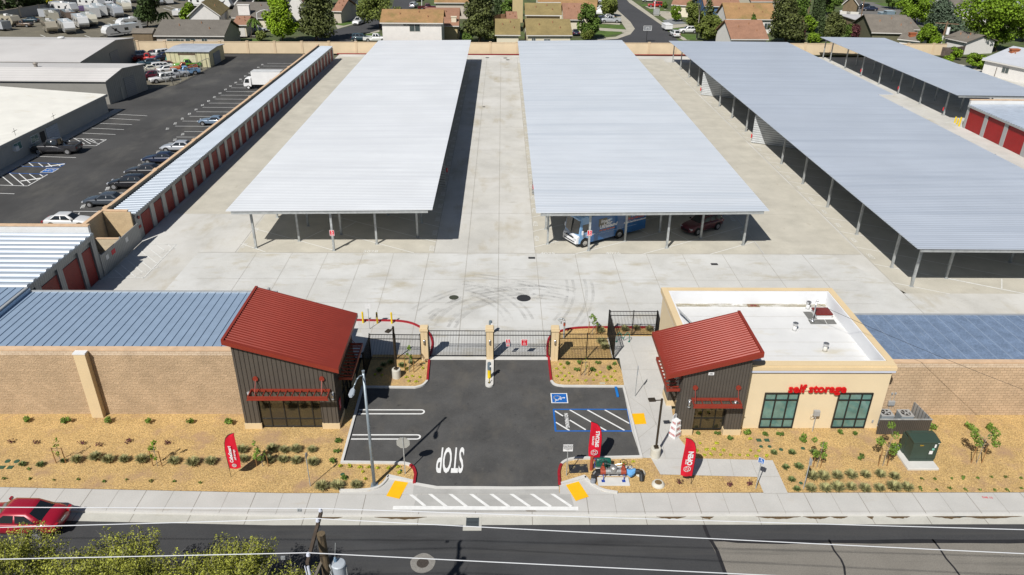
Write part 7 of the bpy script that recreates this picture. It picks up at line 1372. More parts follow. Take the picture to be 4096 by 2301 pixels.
post_sign('edge_on_sign', 'leaning-looking galvanised sign post in the right mulch bed', (3,3,355,580), 2.3, .3, .45, m_trim, rz=math.radians(95))
t = post_sign('accessible_sign', 'blue accessible sign on a post beside the sidewalk path', (2,3,2448,582), 2.4, .34, .45, m_trim, rz=math.radians(-38))
c = Vector((0,0,0)); me = isa(c, .36, 0, nrm=frame((0,-.052,2.18),(1,0,0),(0,0,1))); link('symbol', me, t)
# wheel stop
a, b = P(2,2,1042,1010), P(2,2,1062,1105); g = MB(); c = (a+b)/2; g.cbox((c.x,c.y,.11),(.17,(b-a).length,.13),0); tag(g.build('wheel_stop', M('wheel_stop_blue', (.01,.16,.50), .6), bevel=.02), 'bright blue wheel stop at the accessible bay', 'wheel stop')
# ---- feather flags
def flag(label, b, H, side, lines, logo_h, curve=.75, wdt=.72, rz=0):
    """side=+1: pole at left, cloth to the right; -1 mirrored"""
    t = thing('feather_flag', label, 'flag', (b.x,b.y,.02), rz, 'red feather flags'); g = MB(); s = side
    pl = [(0,0),(0,.6),(-.02,1.2),(-.03,2.0),(-.02,H-1.2),(.03,H-.75),(.14,H-.38),(.33,H-.14),(.60,H-.02),(.70,H)]
    g.tube([(s*x,0,z) for x, z in pl], .016, 6); g.build('pole', m_blk, t)
    n_ = 22; z0 = .62; V = []; F = []; nx = 7
    def left(z):
        for (xa, za), (xb, zb_) in zip(pl, pl[1:]):
            if za <= z <= zb_: return xa+(xb-xa)*(z-za)/(zb_-za+1e-9)
        return pl[-1][0]
    for j in range(n_+1):
        z = z0+(H-z0)*j/n_; xl = left(z)+.015; xr = wdt+.03*math.sin(z*1.4)-.05*max(0,(1.4-z)); xr = max(xr, xl+.01) if j < n_ else xl+.02
        for i in range(nx): f = i/(nx-1); zz = z+(.10*(1-j/n_)*f-.05*math.sin(f*math.pi) if j < 3 else 0); V.append((s*(xl+(xr-xl)*f), .035*math.sin(f*5+z*2.2)*(1 if 0<f<1 else .4), zz))
    k = len(V); V += [(x,y+.008,z) for x,y,z in V]
    for j in range(n_):
        for i in range(nx-1): a = j*nx+i; F.append((a,a+1,a+nx+1,a+nx)); F.append((k+a,k+a+nx,k+a+nx+1,k+a+1))
    g = MB(); g.add(V, F); cl = g.build('cloth', M('flag_red', (.60,.004,.025), .55, var=.08, scale=3, spec=.4), t, smooth=True)
    g = MB()
    for body, size, cx_, cz, sh, bo in lines: addtext(g, body, size, frame((s*cx_,-.055,cz),(0,0,1),(-1,0,0)), shear=sh, bold=bo)
    lx, lz, R_ = logo_h
    def seg(p0, p1, w_=.03): d = Vector((p1[0]-p0[0],0,p1[1]-p0[1])).normalized()*w_; nn = Vector((d.z,0,-d.x)); a, b_ = Vector((p0[0],-.056,p0[1]))-d*.5, Vector((p1[0],-.056,p1[1]))+d*.5; g.add([a-nn*.5,b_-nn*.5,b_+nn*.5,a+nn*.5],[(0,1,2,3)])
    hx = [(s*lx+R_*math.cos(math.radians(30+60*i)), lz+R_*math.sin(math.radians(30+60*i))) for i in range(6)]; ix = [(s*lx+R_*.5*math.cos(math.radians(45+90*i)), lz+R_*.5*math.sin(math.radians(45+90*i))) for i in range(4)]
    for i in range(6): seg(hx[i], hx[(i+1)%6])
    for i in range(4): seg(ix[i], ix[(i+1)%4], .025)
    for a_, b_ in ((0,0),(1,1),(2,1),(3,2),(4,3),(5,3)): seg(hx[a_], ix[b_], .022)
    g.build('lettering', m_whitep, t); return t
flag('red feather flag with white storage name in the left mulch bed', P(0,3,2322,460), 3.3, 1, (('CubeSmart',.27,.27,1.75,.1,.012),('self storage',.17,.50,1.72,.1,.004)), (.36,.92,.13))
flag('red feather flag reading storage specials beside the blue zone', P(2,3,877,345), 3.35, -1, (('storage',.23,.52,1.95,.2,.004),('SPECIALS',.30,.24,2.08,0,.012)), (.38,1.05,.22), rz=0)
flag('red feather flag reading now open beside the walkway', P(2,3,1797,535), 3.5, -1, (('now',.2,.52,1.75,.2,.004),('OPEN',.40,.27,2.02,0,.02)), (.38,1.22,.22))
# ---- stacked box sign
b = P(2,3,1640,95); t = thing('box_tower_sign', 'stacked white box sign reading we sell boxes by the walkway', 'sign', (b.x+.02,b.y+.42,.05), math.radians(38))
m_bt = M('box_letter_red', (.45,.03,.03), .6, var=0); zz = 0
for i, (s_, h_, tx, sz) in enumerate(((.56,.48,'BOXES',.2),(.49,.44,'SELL',.22),(.42,.38,'WE',.22))):
    g = MB(); g.box(-s_/2,-s_/2,zz,s_/2,s_/2,zz+h_); o = g.build('box', m_whitep, t, bevel=.006); g = MB()
    addtext(g, tx, sz, frame((0,-s_/2-.004,zz+h_*.55),(1,0,0),(0,0,1)), bold=.008, xs=.8); addtext(g, tx, sz, frame((-s_/2-.004,0,zz+h_*.55),(0,-1,0),(0,0,1)), bold=.008, xs=.8); g.build('lettering', m_bt, o); zz += h_+.002
g = MB(); g.ext([(-.2,.15,zz),(.2,.15,zz),(.2,.15,zz+.22)]+[(.2*math.cos(a_),.15,zz+.22+.16*math.sin(a_)) for a_ in [math.pi*i/8 for i in range(1,8)]]+[(-.2,.15,zz+.22)], (0,.02,0)); o = g.build('header', m_whitep, t); g = MB()
for i, s_ in enumerate(('PACK','LIKE A','PRO')): addtext(g, s_, .085, frame((0,.146,zz+.26-i*.085),(1,0,0),(0,0,1)), bold=.002)
g.build('lettering', m_blk, o)
# ---- transformer
t = thing('transformer_cabinet', 'large dark green transformer cabinet on a concrete pad', 'transformer', (26.27,36.75,0)); m_tg = M('transformer_green', (.035,.06,.045), .5, var=.06)
g = MB(); g.box(-1.12,-1.32,0,.82,.95,.16); g.build('pad', m_kerb, t, bevel=.02); g = MB(); g.box(-.76,-.64,.17,.80,.1,.32); g.box(-.78,-.66,.321,.82,.12,1.62); g.build('cabinet', m_tg, t, bevel=.015)
g = MB(); g.box(-.80,.122,.17,.76,.66,1.45); g.build('tank', m_tg, t, bevel=.02); g = MB(); g.ext([(-.84,-.70,1.625),(-.84,.40,1.62),(-.84,.42,1.74),(-.84,.1,1.80),(-.84,-.70,1.70)], (1.7,0,0)); g.build('lid', m_tg, t, bevel=.02)
g = MB(); g.cyl((-.55,.3,1.66),(.5,.3,1.66),.14,n=12); g.build('hood', m_tg, t); g = MB(); g.box(.28,-.668,.33,.285,-.661,1.6); g.box(-.77,-.668,.40,.81,-.661,.405); g.build('door_gap', m_blk, t)
g = MB(); g.box(.55,-.668,1.25,.66,-.662,1.5); g.box(.33,-.668,.75,.55,-.662,1.0); g.box(.72,-.668,1.55,.80,-.662,1.61); g.build('labels', m_whitep, t); g = MB(); addtext(g, '3541', .13, frame((-.25,-.668,1.42),(1,0,0),(0,0,1)), bold=.003); g.build('lettering', M('yellow_letters', (.6,.35,.01), .5), t); g = MB(); g.box(.45,-.668,1.05,.6,-.662,1.2); g.build('sticker', M('sticker_green', (.2,.5,.4), .5), t)
# ---- condensers and screen
t = thing('equipment_screen', 'dark brown ribbed screen wall round the condensers', 'screen', (26.5,38.94,0)); g = MB(); g.box(24.75,38.92,.05,28.17,38.98,1.22); g.build('front_panel', m_brown, t, world=True); g = MB(); g.ext([(28.17,38.98,.05),(28.17,38.98,1.22),(27.95,40.9,1.22),(27.95,40.9,.05)], (.05,0,0)); g.build('side_panel', M('screen_metal', (.42,.44,.45), .45, .5, stripe=('Y',.3,.04,.5)), t, world=True)
g = MB(); [g.box(24.8+i*.13,38.895,.06,24.83+i*.13,38.919,1.2) for i in range(26)]; g.build('ribs', M('brown_rib', ()), t, world=True); g = MB(); g.box(24.72,38.90,1.221,28.2,39.0,1.26); g.build('top_rail', m_steel, t, world=True)
m_ac = M('condenser_grey', (.27,.31,.34), .5, .1, var=.04, stripe=('Z',.06,.01,.6))
for l, x, y in (('left grey condenser unit partly hidden by the office corner',25.7,40.05),('right grey condenser unit behind the brown screen',27.0,40.0)):
    t = thing('condenser', l, 'air conditioner', (x,y,.06)); g = MB(); g.box(-.42,-.4,0,.42,.4,.88); g.build('casing', m_ac, t, bevel=.06); g = MB(); g.box(-.43,-.41,.881,.43,.41,.92); g.build('top', m_trim, t, bevel=.03); g = MB(); g.lathe([(.31,.921),(.31,.925),(0,.925)], n=20); f_ = g.build('fan_opening', m_blk, t)
    g = MB()
    for i in range(5): a_ = i*1.257; g.add([(0,0,.935),(.28*math.cos(a_),.28*math.sin(a_),.93),(.28*math.cos(a_+.6),.28*math.sin(a_+.6),.955)], [(0,1,2)])
    g.cyl((0,0,.925),(0,0,.96),.08,n=10); g.build('fan', m_trim, f_)
g = MB(); g.box(25.2,39.4,.02,27.6,40.9,.06); struct('condenser_pad', g, m_kerb)
for l, q0, q1 in (('left switch box with conduits on the right block wall',(3,2,1222,1155),(3,2,1248,1062)),('right switch box with conduits on the right block wall',(3,2,1254,1155),(3,2,1273,1060))):
    a = PY(q0, 41.0); b = PY(q1, 41.0); t = thing('switch_box', l, 'switch box', (a.x,41.0,a.z)); g = MB(); g.box(-.11,0-.1,-.17,.11,.04,.17); g.build('box', m_trim, t, bevel=.01); d = b-a; g = MB(); g.cyl((0,.02,.17),(d.x*0,.02,d.z),.015,n=6); g.cyl((0,.02,-.17),(.05,.02,-a.z+.6),.015,n=6); g.build('conduit', m_trim, t); g = MB(); g.box(-.06,-.03,d.z-.06,.06,.04,d.z+.06); g.build('outlet', m_trim, t)
# ---- backflow assembly
bf = P(2,3,1030,560); t = thing('backflow_valves', 'backflow valve assembly with red gate valves and handwheels', 'valve assembly', (bf.x-.02,bf.y+.78,.03)); m_rv = M('valve_red', (.33,.06,.03), .5, var=.1); m_sil = M('valve_silver', (.38,.38,.37), .45, .6, var=.1); m_bw = M('black_wrap', (.02,.02,.02), .45, var=.2); m_bl = M('blue_support', (.01,.05,.3), .5)
g = MB(); g.box(-.95,-.75,0,.95,-.05,.08); g.box(-.95,.1,0,1.35,1.0,.06); g.build('pad', m_kerb, t, bevel=.01)
for s, x in ((1,-.62),(1,.62)):
    g = MB(); g.cbox((x,0,.62),(.20,.26,.42)); g.cyl((x-.16,0,.5),(x+.16,0,.5),.2,n=14); g.cyl((x,.0,.8),(x,.1,1.05),.06,n=8); v = g.build('gate_valve', m_rv, t, bevel=.02)
    g = MB(); n_ = 16; R_ = .22
    for i in range(n_): a0, a1 = 2*math.pi*i/n_, 2*math.pi*(i+1)/n_; g.cyl((x+R_*math.cos(a0),.12+R_*math.sin(a0)*.8,1.08+R_*.4*math.sin(a0)),(x+R_*math.cos(a1),.12+R_*math.sin(a1)*.8,1.08+R_*.4*math.sin(a1)),.018,n=5)
    for i in range(3): a0 = i*math.pi/3; g.cyl((x-R_*math.cos(a0),.12-R_*math.sin(a0)*.8,1.08-R_*.4*math.sin(a0)),(x+R_*math.cos(a0),.12+R_*math.sin(a0)*.8,1.08+R_*.4*math.sin(a0)),.012,n=5)
    g.build('handwheel', m_blk, v)
    g = MB(); g.cyl((x+.05,-.1,.5),(x+.0,-.4,.09),.025,n=6); g.box(x-.1,-.5,.08,x+.1,-.3,.1); g.build('support', m_bl, t)
g = MB(); g.cyl((-.46,0,.5),(.46,0,.5),.17,n=18); g.cyl((-.3,0,.5),(-.24,0,.5),.21,n=18); g.cyl((.24,0,.5),(.3,0,.5),.21,n=18); g.cyl((.02,0,.6),(.02,-.02,.84),.22,n=18); g.lathe([(.22,0),(.15,.06),(0,.08)], (.02,-.02,.84), 18); g.build('body', m_sil, t, smooth=False)
g = MB(); g.tube([(-.78,0,.5),(-1.05,-.08,.55),(-1.2,-.2,.4),(-1.2,-.4,.05)], .15, 12); g.build('wrapped_pipe', m_bw, t); g = MB(); g.lathe([(.15,0),(.16,.2),(.14,.3)], (-1.25,-.5,0), 12); g.build('pipe_end', M('grey_band', (.25,.27,.3), .6), t)
g = MB(); g.tube([(1.38,.05,.45),(1.62,.0,.5),(1.72,-.1,.35),(1.72,-.35,.03)], .14, 12); g.build('wrapped_pipe', m_bw, t)
g = MB(); g.loft([[(x,y-w_,z),(x,y+w_,z),(x,y+w_*.7,z+h_),(x,y-w_*.6,z+h_)] for x, y, z, w_, h_ in ((.78,.05,.30,.2,.42),(1.0,-.1,.12,.32,.52),(1.2,.0,.2,.28,.45),(1.42,.1,.32,.2,.36))]); cv = g.build('blue_cover', M('blue_towel', (.12,.33,.62), .85, var=.1, scale=5), t, smooth=False); cv.modifiers.new('s','SUBSURF').render_levels = 1
t2 = thing('green_cover_box', 'dark green padded cover standing behind the red valves', 'equipment cover', (bf.x-.5,bf.y+1.6,.09)); g = MB(); g.loft([[(x,-.22*k,0),(x,.28*k,0),(x,.24*k,.72*k),(x,-.10*k,.78*k)] for x, k in ((-.48,.9),(-.42,1.),(0,1.03),(.42,1.),(.48,.9))]); o = g.build('cover', M('green_vinyl', (.005,.085,.06), .35, var=.2, scale=4, bump=.03, bscale=6, coat=.5), t2, smooth=True); o.modifiers.new('s','SUBSURF').render_levels = 2
g = MB(); g.tube([(bf.x-.55,bf.y+.95,1.0),(bf.x-.2,bf.y+1.0,.86),(bf.x+.1,bf.y+.98,.85),(bf.x+.5,bf.y+.95,.98)], .018, 6); tag(g.build('chain', m_chrome), 'thin silver chain linking the two handwheels', 'chain')
b = P(2,3,795,390); t = thing('fire_department_connection', 'small red standpipe with blue fitting near the exit kerb', 'standpipe', (b.x,b.y,.02)); g = MB(); g.cyl((0,0,0),(0,0,.95),.1,n=12); g.lathe([(.11,.95),(.1,1.02),(0,1.05)], n=12); g.cyl((0,0,.82),(.2,-.08,.8),.05,n=8); g.build('pipe', m_rv, t); g = MB(); g.cyl((.2,.05,.1),(.2,.05,.7),.03,n=6); g.cbox((.2,.05,.75),(.12,.1,.1)); g.build('indicator', M('fdc_blue', (.05,.08,.3), .5), t)
p = [P(2,3,565,340), P(2,3,755,335), P(2,3,770,420), P(2,3,578,428)]; g = MB(); g.prism(p, .02, .05); tag(g.build('ground_vault', M('black_vault', (.03,.03,.033), .6, var=.2, scale=3, stain=[((.35,.28,.15),3,.55,.65,(1,1,1))]), bevel=.02), 'black rectangular vault lid in the mulch by the exit', 'vault lid')
for q, r, l in (((2,3,1288,430),.3,'upper round concrete access ring with brown cover'),((2,3,1468,540),.36,'lower round concrete access ring with brown cover')):
    p = P(*q); t = thing('access_ring', l, 'access cover', (p.x,p.y,.02)); g = MB(); g.lathe([(r*1.1,0),(r*1.05,.08),(r*.8,.19),(r*.62,.20),(r*.6,.17)], n=22); g.build('ring', M('drum_concrete', ()), t, smooth=False); g = MB(); g.lathe([(r*.6,.17),(r*.58,.195),(0,.195)], n=20); g.build('cover', M('brown_lid', (.17,.11,.045), .8, var=.3, scale=8), t)
p = P(2,2,908,962); g = MB(); g.box(p.x-.2,p.y-.12,.02,p.x+.2,p.y+.12,.045); tag(g.build('valve_box', M('tan_lid', (.42,.38,.28), .8)), 'small tan valve box lid in the mulch by the kerb', 'valve box')
m_gl = M('green_lid', (.035,.09,.05), .6, var=.05)
lids = [((0,3,20,368),.3),((0,3,105,368),.3),((0,3,78,305),.17),((0,3,170,307),.17),((2,3,2480,95),.28),((2,3,2560,95),.28),((2,3,2502,158),.13),((3,3,15,158),.13),((3,3,130,188),.14),((3,3,350,176),.14),((3,3,330,525),.12),((1,3,870,437),.14),((1,3,1456,400),.1),((1,2,1692,760),.08)]
ll = ['large green valve lid at the far left edge','large green valve lid second from the left edge','small green lid above the leftmost large one','small green lid above the second large one','rectangular green lid left of its twin below the office','rectangular green lid right of its twin below the office','small round green lid below the two rectangular ones','small round green lid left of the dark green cabinet rows','round green lid above the right grass rows','round green lid left of the sapling stakes','small round green lid beside the sign post foot','green lid in the mulch left of the street light','tiny green lid beside the stop sign','tiny green lid by the left gate pillar']
for (q, r), l in zip(lids, ll):
    p = P(*q); g = MB()
    if r > .25: g.box(p.x-.16,p.y-.14,.02,p.x+.16,p.y+.14,.05)
    else: g.lathe([(r,0),(r*.9,.03),(0,.03)], (p.x,p.y,.02), 14)
    tag(g.build('irrigation_box', m_gl), l, 'valve lid', 'green irrigation lids')
# gooseneck, bike rack
b = P(2,2,520,505); t = thing('gooseneck_pipe', 'grey and orange gooseneck pipe behind the right pillar', 'pipe', (b.x,b.y,.02)); g = MB(); g.cyl((0,0,0),(0,0,1.15),.075,n=10); g.build('riser', m_steel, t); g = MB(); g.cyl((0,0,1.15),(0,0,1.38),.09,n=10); g.build('coupling', m_rv, t); g = MB(); g.tube([(0,0,1.38),(0,0,1.62),(-.12,0,1.75),(-.36,0,1.78),(-.52,-.05,1.68)], .07, 10); g.cyl((-.26,0,1.70),(-.26,-.02,1.35),.05,n=8); g.build('elbow', m_steel, t, smooth=True)
a, b = P(2,2,1050,545), P(2,2,1175,542); t = thing('bicycle_rack', 'green wave bicycle rack in front of the rear fence', 'bicycle rack', (a.x,a.y,.045)); L = b.x-a.x; n_ = 28; g = MB(); pts = [(0,0,0),(0,0,.6)]
for lo, hi in ((0,.36),(.36,.64),(.64,1)):
    up = lo != .36
    for i in range(1, 9): f_ = i/8; pts.append((L*(lo+(hi-lo)*f_), 0, (.62+.22*math.sin(math.pi*f_)) if up else (.62-.36*math.sin(math.pi*f_))))
pts += [(L,0,.0)]; g.tube(pts, .028, 8); g.build('tube', M('rack_green', (.01,.16,.12), .45), t, smooth=False); g = MB(); g.box(-.08,-.08,0,.08,.08,.012); g.box(L-.08,-.08,0,L+.08,.08,.012); g.build_each('foot', M('rack_green', ()), t)
# ---- foreground utility pole
Hp = 10.0; top = P(1,3,652,1030, z=Hp); bx, by = top.x, top.y; t = thing('utility_pole', 'brown wooden utility pole with crossarm in the foreground', 'utility pole', (bx,by,-.35)); m_pw = M('dark_pole_wood', (.115,.085,.05), .9, var=.35, scale=1.5, bump=.02, bscale=14, stain=[((.03,.022,.014),1.2,.5,.6,(4,4,.6))])
g = MB(); g.cyl((0,0,0),(0,0,Hp+.35),.20,.155,16); g.build('shaft', m_pw, t)
ca, cb = P(1,3,655,812, z=Hp-.1), P(1,3,515,1330, z=Hp-.1); ca -= Vector(t.location); cb -= Vector(t.location); m_ca = M('crossarm_wood', (.075,.055,.04), .9, var=.2, scale=3)
def beam(g, a, b, w_, h_): d = (b-a).normalized(); s_ = Vector((-d.y,d.x,0)).normalized()*w_/2; up = Vector((0,0,h_/2)); g.ext([a-s_-up, a+s_-up, a+s_+up, a-s_+up], b-a)
d_ = (cb-ca); off = Vector((-.2,0,0)); g = MB(); beam(g, ca, cb, .115, .14); g.build('crossarm', m_ca, t)
g = MB(); a1 = Vector((-.16,-.28,Hp-1.55)); beam(g, Vector((-.1,.1,Hp-1.1)), Vector((-.25,-1.0,Hp-1.1)), .10, .12); g.build('lower_crossarm', M('grey_wood', (.16,.14,.11), .9), t)
g = MB(); g.tube([ca+d_*.75+Vector((.02,0,-.08)), Vector((0,0,Hp-.75))], .02, 5); g.tube([ca+d_*.2+Vector((.02,0,-.08)), Vector((0,0,Hp-.75))], .02, 5); g.build('brace', m_steel, t)
m_ins = M('porcelain_insulator', (.55,.58,.66), .25, var=.03)
for f_ in (.03,.24,.90):
    p = ca+d_*f_+Vector((0,0,.07)); g = MB(); g.lathe([(.03,0),(.03,.04),(.075,.05),(.08,.07),(.045,.08),(.075,.10),(.07,.12),(.045,.13),(.06,.15),(.055,.18),(0,.20)], tuple(p), 16); g.build('insulator', m_ins, t, smooth=False)
g = MB(); p = cb+Vector((.0,-.02,-.1)); g.cyl(p+Vector((.02,-.02,0)), p+Vector((.10,-.15,-.5)), .05, n=10); g.cyl(p+Vector((-.1,0,0)), p+Vector((-.03,-.1,-.4)), .02, n=6); g.build('cutout_fuse', m_ins, t)
tc = P(1,3,825,1310, z=Hp-1.1); t2 = thing('pole_transformer', 'pale grey cylindrical transformer hanging beside the wooden pole', 'transformer', (tc.x,tc.y,Hp-2.15)); m_tp = M('transformer_pale', (.42,.46,.50), .4, .1, var=.06)
g = MB(); g.lathe([(.24,0),(.26,.03),(.26,.88),(.275,.90),(.275,.94),(.24,.98),(0,1.0)], n=26); g.build('tank', m_tp, t2, smooth=False); g = MB(); g.lathe([(.05,0),(.07,.04),(.04,.08),(.07,.12),(.04,.16),(.05,.2),(0,.24)], (-.12,.06,.98), 12); g.build('bushing', M('bushing_blue', (.10,.17,.25), .3), t2); g = MB(); g.box(.262,-.05,.3,.30,.05,.8); g.box(-.30,-.05,.3,-.262,.05,.8); g.tube([(-.12,.06,1.2),(-.1,.3,1.7)], .008, 4); g.tube([(-.12,.06,1.2),(-.35,-.3,.5),(-.5,-.1,.4)], .008, 4); g.build('brackets', m_steel, t2)
g = MB(); g.cyl((bx+.15,by,Hp-1.6),(tc.x-.26,tc.y,Hp-1.6),.04,n=6); g.cyl((bx+.15,by,Hp-1.95),(tc.x-.26,tc.y,Hp-1.95),.04,n=6); tag(g.build('transformer_bracket', m_steel), 'steel bracket holding the pole transformer', 'bracket')
# wires: through the insulators and on to neighbouring spans
m_wire = M('pale_wire', (.75,.76,.78), .35, .2, var=0)
def wire(label, pts, r=.016):
    g = MB(); a = Vector(pts[0])
    for p, q in zip(pts, pts[1:]):
        p, q = Vector(p), Vector(q); n_ = 24; sag = (q-p).length**2*.00004; pr = p
        for i in range(1, n_+1): f_ = i/n_; c = p.lerp(q, f_)-Vector((0,0,4*sag*f_*(1-f_))); g.cyl(pr, c, r, n=5, cap=False); pr = c
    return tag(g.build('overhead_wire', m_wire), label, 'wire', 'overhead wires of the foreground pole')
T0 = Vector(t.location)
for (f_, lq, rq, l) in ((.03,(0,3,0,757),(3,3,2572,958),'uppermost pale overhead wire passing over the sidewalk'),(.24,(0,3,0,960),(3,3,2572,1200),'middle pale overhead wire crossing over the red sedan'),(.90,(0,3,0,1280),(3,3,0,1436),'lowest pale overhead wire crossing the leafy treetop')):
    c = ca+d_*f_+Vector((0,0,.26))+T0
    zl = zr2 = c.z-.1
    A_, B2 = P(*lq, z=zl), P(*rq, z=zr2); A_ = c+(A_-c)*2.6; B2 = c+(B2-c)*2.4; wire(l, [A_, c, B2], .017)
q = P(1,3,440,795, z=Hp+.15); g = MB(); [g.box(q.x-.09+i*.06,q.y-.03,q.z-.06,q.x-.05+i*.06,q.y+.03,q.z+.06) for i in range(3)]; tag(g.build('wire_clamp', m_steel), 'small metal clamp on the upper wire left of the pole', 'wire clamp')
q = P(1,3,268,1270, z=Hp+.15); g = MB(); [g.box(q.x-.06+i*.05,q.y-.03,q.z-.08,q.x-.02+i*.05,q.y+.03,q.z+.05) for i in range(3)]; tag(g.build('wire_clamp', m_steel), 'small metal clamp on the lowest wire left of the pole', 'wire clamp')
# thin service wire from the roof mast
g = MB(); c = P(3,2,497,125, z=6.3); 
a = P(3,2,497,160, z=6.4); b = P(3,2,2560,1020, z=6.0); n_ = 20; pr = a
for i in range(1, n_+1): f_ = i/n_; q = a.lerp(b, f_)-Vector((0,0,.5*f_*(1-f_))); g.cyl(pr, q, .012, n=4, cap=False); pr = q
tag(g.build('service_wire', M('dark_wire', (.03,.03,.03), .6)), 'thin dark service wire sloping from the office roof mast to the right', 'wire')
# ================================================================== PLANTS
def tuft(name, n, R_, H, mat, seed, w_=.02, spread=1.):
    r = random.Random(seed); g = MB()
    for _ in range(n):
        a = r.uniform(0, 6.283); e = r.uniform(.15, 1)**.7*R_*spread; h_ = H*r.uniform(.65, 1.1); b0 = Vector((math.cos(a), math.sin(a), 0))*R_*.18*r.random(); tip = b0+Vector((math.cos(a)*e, math.sin(a)*e, h_*(1-.45*(e/R_)**2))); mid = b0.lerp(tip, .5)+Vector((0,0,h_*.18)); s_ = Vector((-math.sin(a), math.cos(a), 0))*w_
        g.add([b0-s_, b0+s_, mid+s_, mid-s_], [(0,1,2,3)]); g.add([mid-s_, mid+s_, tip], [(0,1,2)])
    return g.mesh(name, mat)
GT = [tuft('grass_clump', 260, .50, .62, LEAF['grass'], s) for s in range(4)]; LG = M('leaf_greengrass', (.15,.19,.06), .7, var=.25, scale=2, island=.4); GG = [tuft('grass_clump', 170, .34, .36, LG, s+9) for s in range(3)]
def put(me, label, cat, x, y, sc=1., rz=0., z=.02, group=None): o = bpy.data.objects.new(me.name.split('.')[0], me); COL.objects.link(o); o.location = (x,y,z); o.rotation_euler = (0,0,rz); o.scale = (sc,)*3; return tag(o, label, cat, group)
rows = [('in the long grass row left of the left flag', 'g', [(0,3,220,360),(0,3,405,365)], .8), ('from the left in the long olive row of the left mulch bed', 't', [(0,3,770,325),(0,3,955,300),(0,3,1085,325),(0,3,1245,320),(0,3,1425,325),(0,3,1745,340),(0,3,1935,355),(0,3,2115,345)], .92),
 ('from the left in the upper row beside the left flag', 't', [(0,3,2430,225),(1,3,160,215),(1,3,280,225),(1,3,400,220),(1,3,560,220)], .82), ('from the left in the lower row beside the left flag', 't', [(0,3,2440,318),(1,3,130,325),(1,3,270,322),(1,3,400,335),(1,3,570,350)], .88),
 ('from the left along the sidewalk by the street light', 't', [(1,3,660,600),(1,3,815,590),(1,3,1005,580)], .95), ('from the left in the upper row below the green cabinet', 't', [(3,3,440,490),(3,3,555,495),(3,3,695,485),(3,3,835,480),(3,3,980,475),(3,3,1130,470),(3,3,1270,490)], .9),
 ('from the left in the lower row along the right sidewalk', 't', [(3,3,430,612),(3,3,575,612),(3,3,700,608),(3,3,835,600),(3,3,975,615),(3,3,1120,610),(3,3,1265,605),(3,3,1395,605)], .92), ('in zigzag order from the top, right of the sidewalk path', 'g', [(3,3,60,240),(3,3,245,240),(3,3,180,390),(3,3,310,385),(3,3,240,515),(3,3,290,608),(3,3,465,245)], .95),
 ('from the left in the left gate planter', 'g', [(1,2,1240,850),(1,2,1280,795),(1,2,1350,770),(1,2,1465,800),(1,2,1560,770)], .95), ('in the bed behind the right fence panels', 't', [(2,2,880,455),(2,2,900,570),(2,2,930,620),(2,2,1130,440),(2,2,1250,430),(2,2,1380,440)], .9), ('under the left gate sapling', 'g', [(0,3,630,325)], .7)]
for desc, k, pts, sc in rows:
    for i, q in enumerate(pts): p = P(*q); put((GT if k == 't' else GG)[i % (4 if k == 't' else 3)], f'{ORD[i]} grass clump {desc}', 'grass clump', p.x, p.y+.1, sc*random.uniform(.85,1.12), random.uniform(0,6), group='grass clumps in the mulch')
def plant(name, R_, H, n, size, mat, seed, cl=5): r = random.Random(seed); return leafmesh(name, [((r.uniform(-.5,.5)*R_, r.uniform(-.5,.5)*R_, H*r.uniform(.35,.7)), (R_*.5,R_*.5,H*.34)) for _ in range(cl)], n, size, mat, seed=seed)
YP = [plant('yellow_plant', .17, .2, 60, .10, LEAF['yshrub'], s) for s in range(3)]; SP = [plant('shrub', .32, .5, 170, .13, LEAF['shrub'], s+3) for s in range(4)]; DP = [plant('low_shrub', .26, .3, 110, .12, LEAF['mid'], s+7) for s in range(3)]; RP = [plant('maroon_plant', .3, .35, 70, .10, LEAF['maroon'], s+12, 4) for s in range(3)]; TP = [plant('sprig', .16, .15, 26, .09, LEAF['mid'], s+17, 3) for s in range(3)]
def scatter(protos, txt, cat, pts, sc, grp):
    sc *= .82 if protos is YP else 1
    for i, q in enumerate(pts): p = P(*q); put(protos[i % len(protos)], txt.replace('#', ORD[i]), cat, p.x, p.y, sc*random.uniform(.85,1.15), random.uniform(0,6), group=grp)
scatter(SP, 'small bright shrub, # from the left along the foot of the left block wall', 'shrub', [(0,2,270,1352),(0,2,675,1360),(0,2,1095,1360),(0,2,1490,1365),(0,2,1910,1362),(0,2,2310,1375)], .95, 'young shrubs along the left wall')
scatter(SP, 'small green shrub, # from the left in the mulch right of the office door', 'shrub', [(2,3,2350,35),(3,3,350,100),(3,2,1640,1430),(3,2,2020,1420),(3,2,2225,1420)], .95, 'young shrubs right of the office door')
scatter(YP, 'tiny yellow plant, # from the top in the planter right of the gates', 'yellow plant', [(2,2,490,778),(2,2,522,812),(2,2,448,820),(2,2,1030,845),(2,2,490,862),(2,2,573,865),(2,2,888,860),(2,2,850,886),(2,2,452,896),(2,2,532,896),(2,2,605,900),(2,2,925,900),(2,2,995,902),(2,2,500,935),(2,2,568,940),(2,2,660,938),(2,2,738,940),(2,2,817,934),(2,2,952,938),(2,2,1033,935)], 1., 'tiny yellow plants in the right gate planter')
scatter(YP, 'tiny yellow plant, # from the left beside the exit kerb at the street light', 'yellow plant', [(1,3,850,360),(1,3,940,362),(1,3,1045,370),(1,3,1075,415),(1,3,1100,490),(1,3,1135,373),(1,3,1220,378),(1,3,1328,380),(1,3,1430,368),(1,3,1440,430)], 1.05, 'tiny yellow plants by the exit kerb')
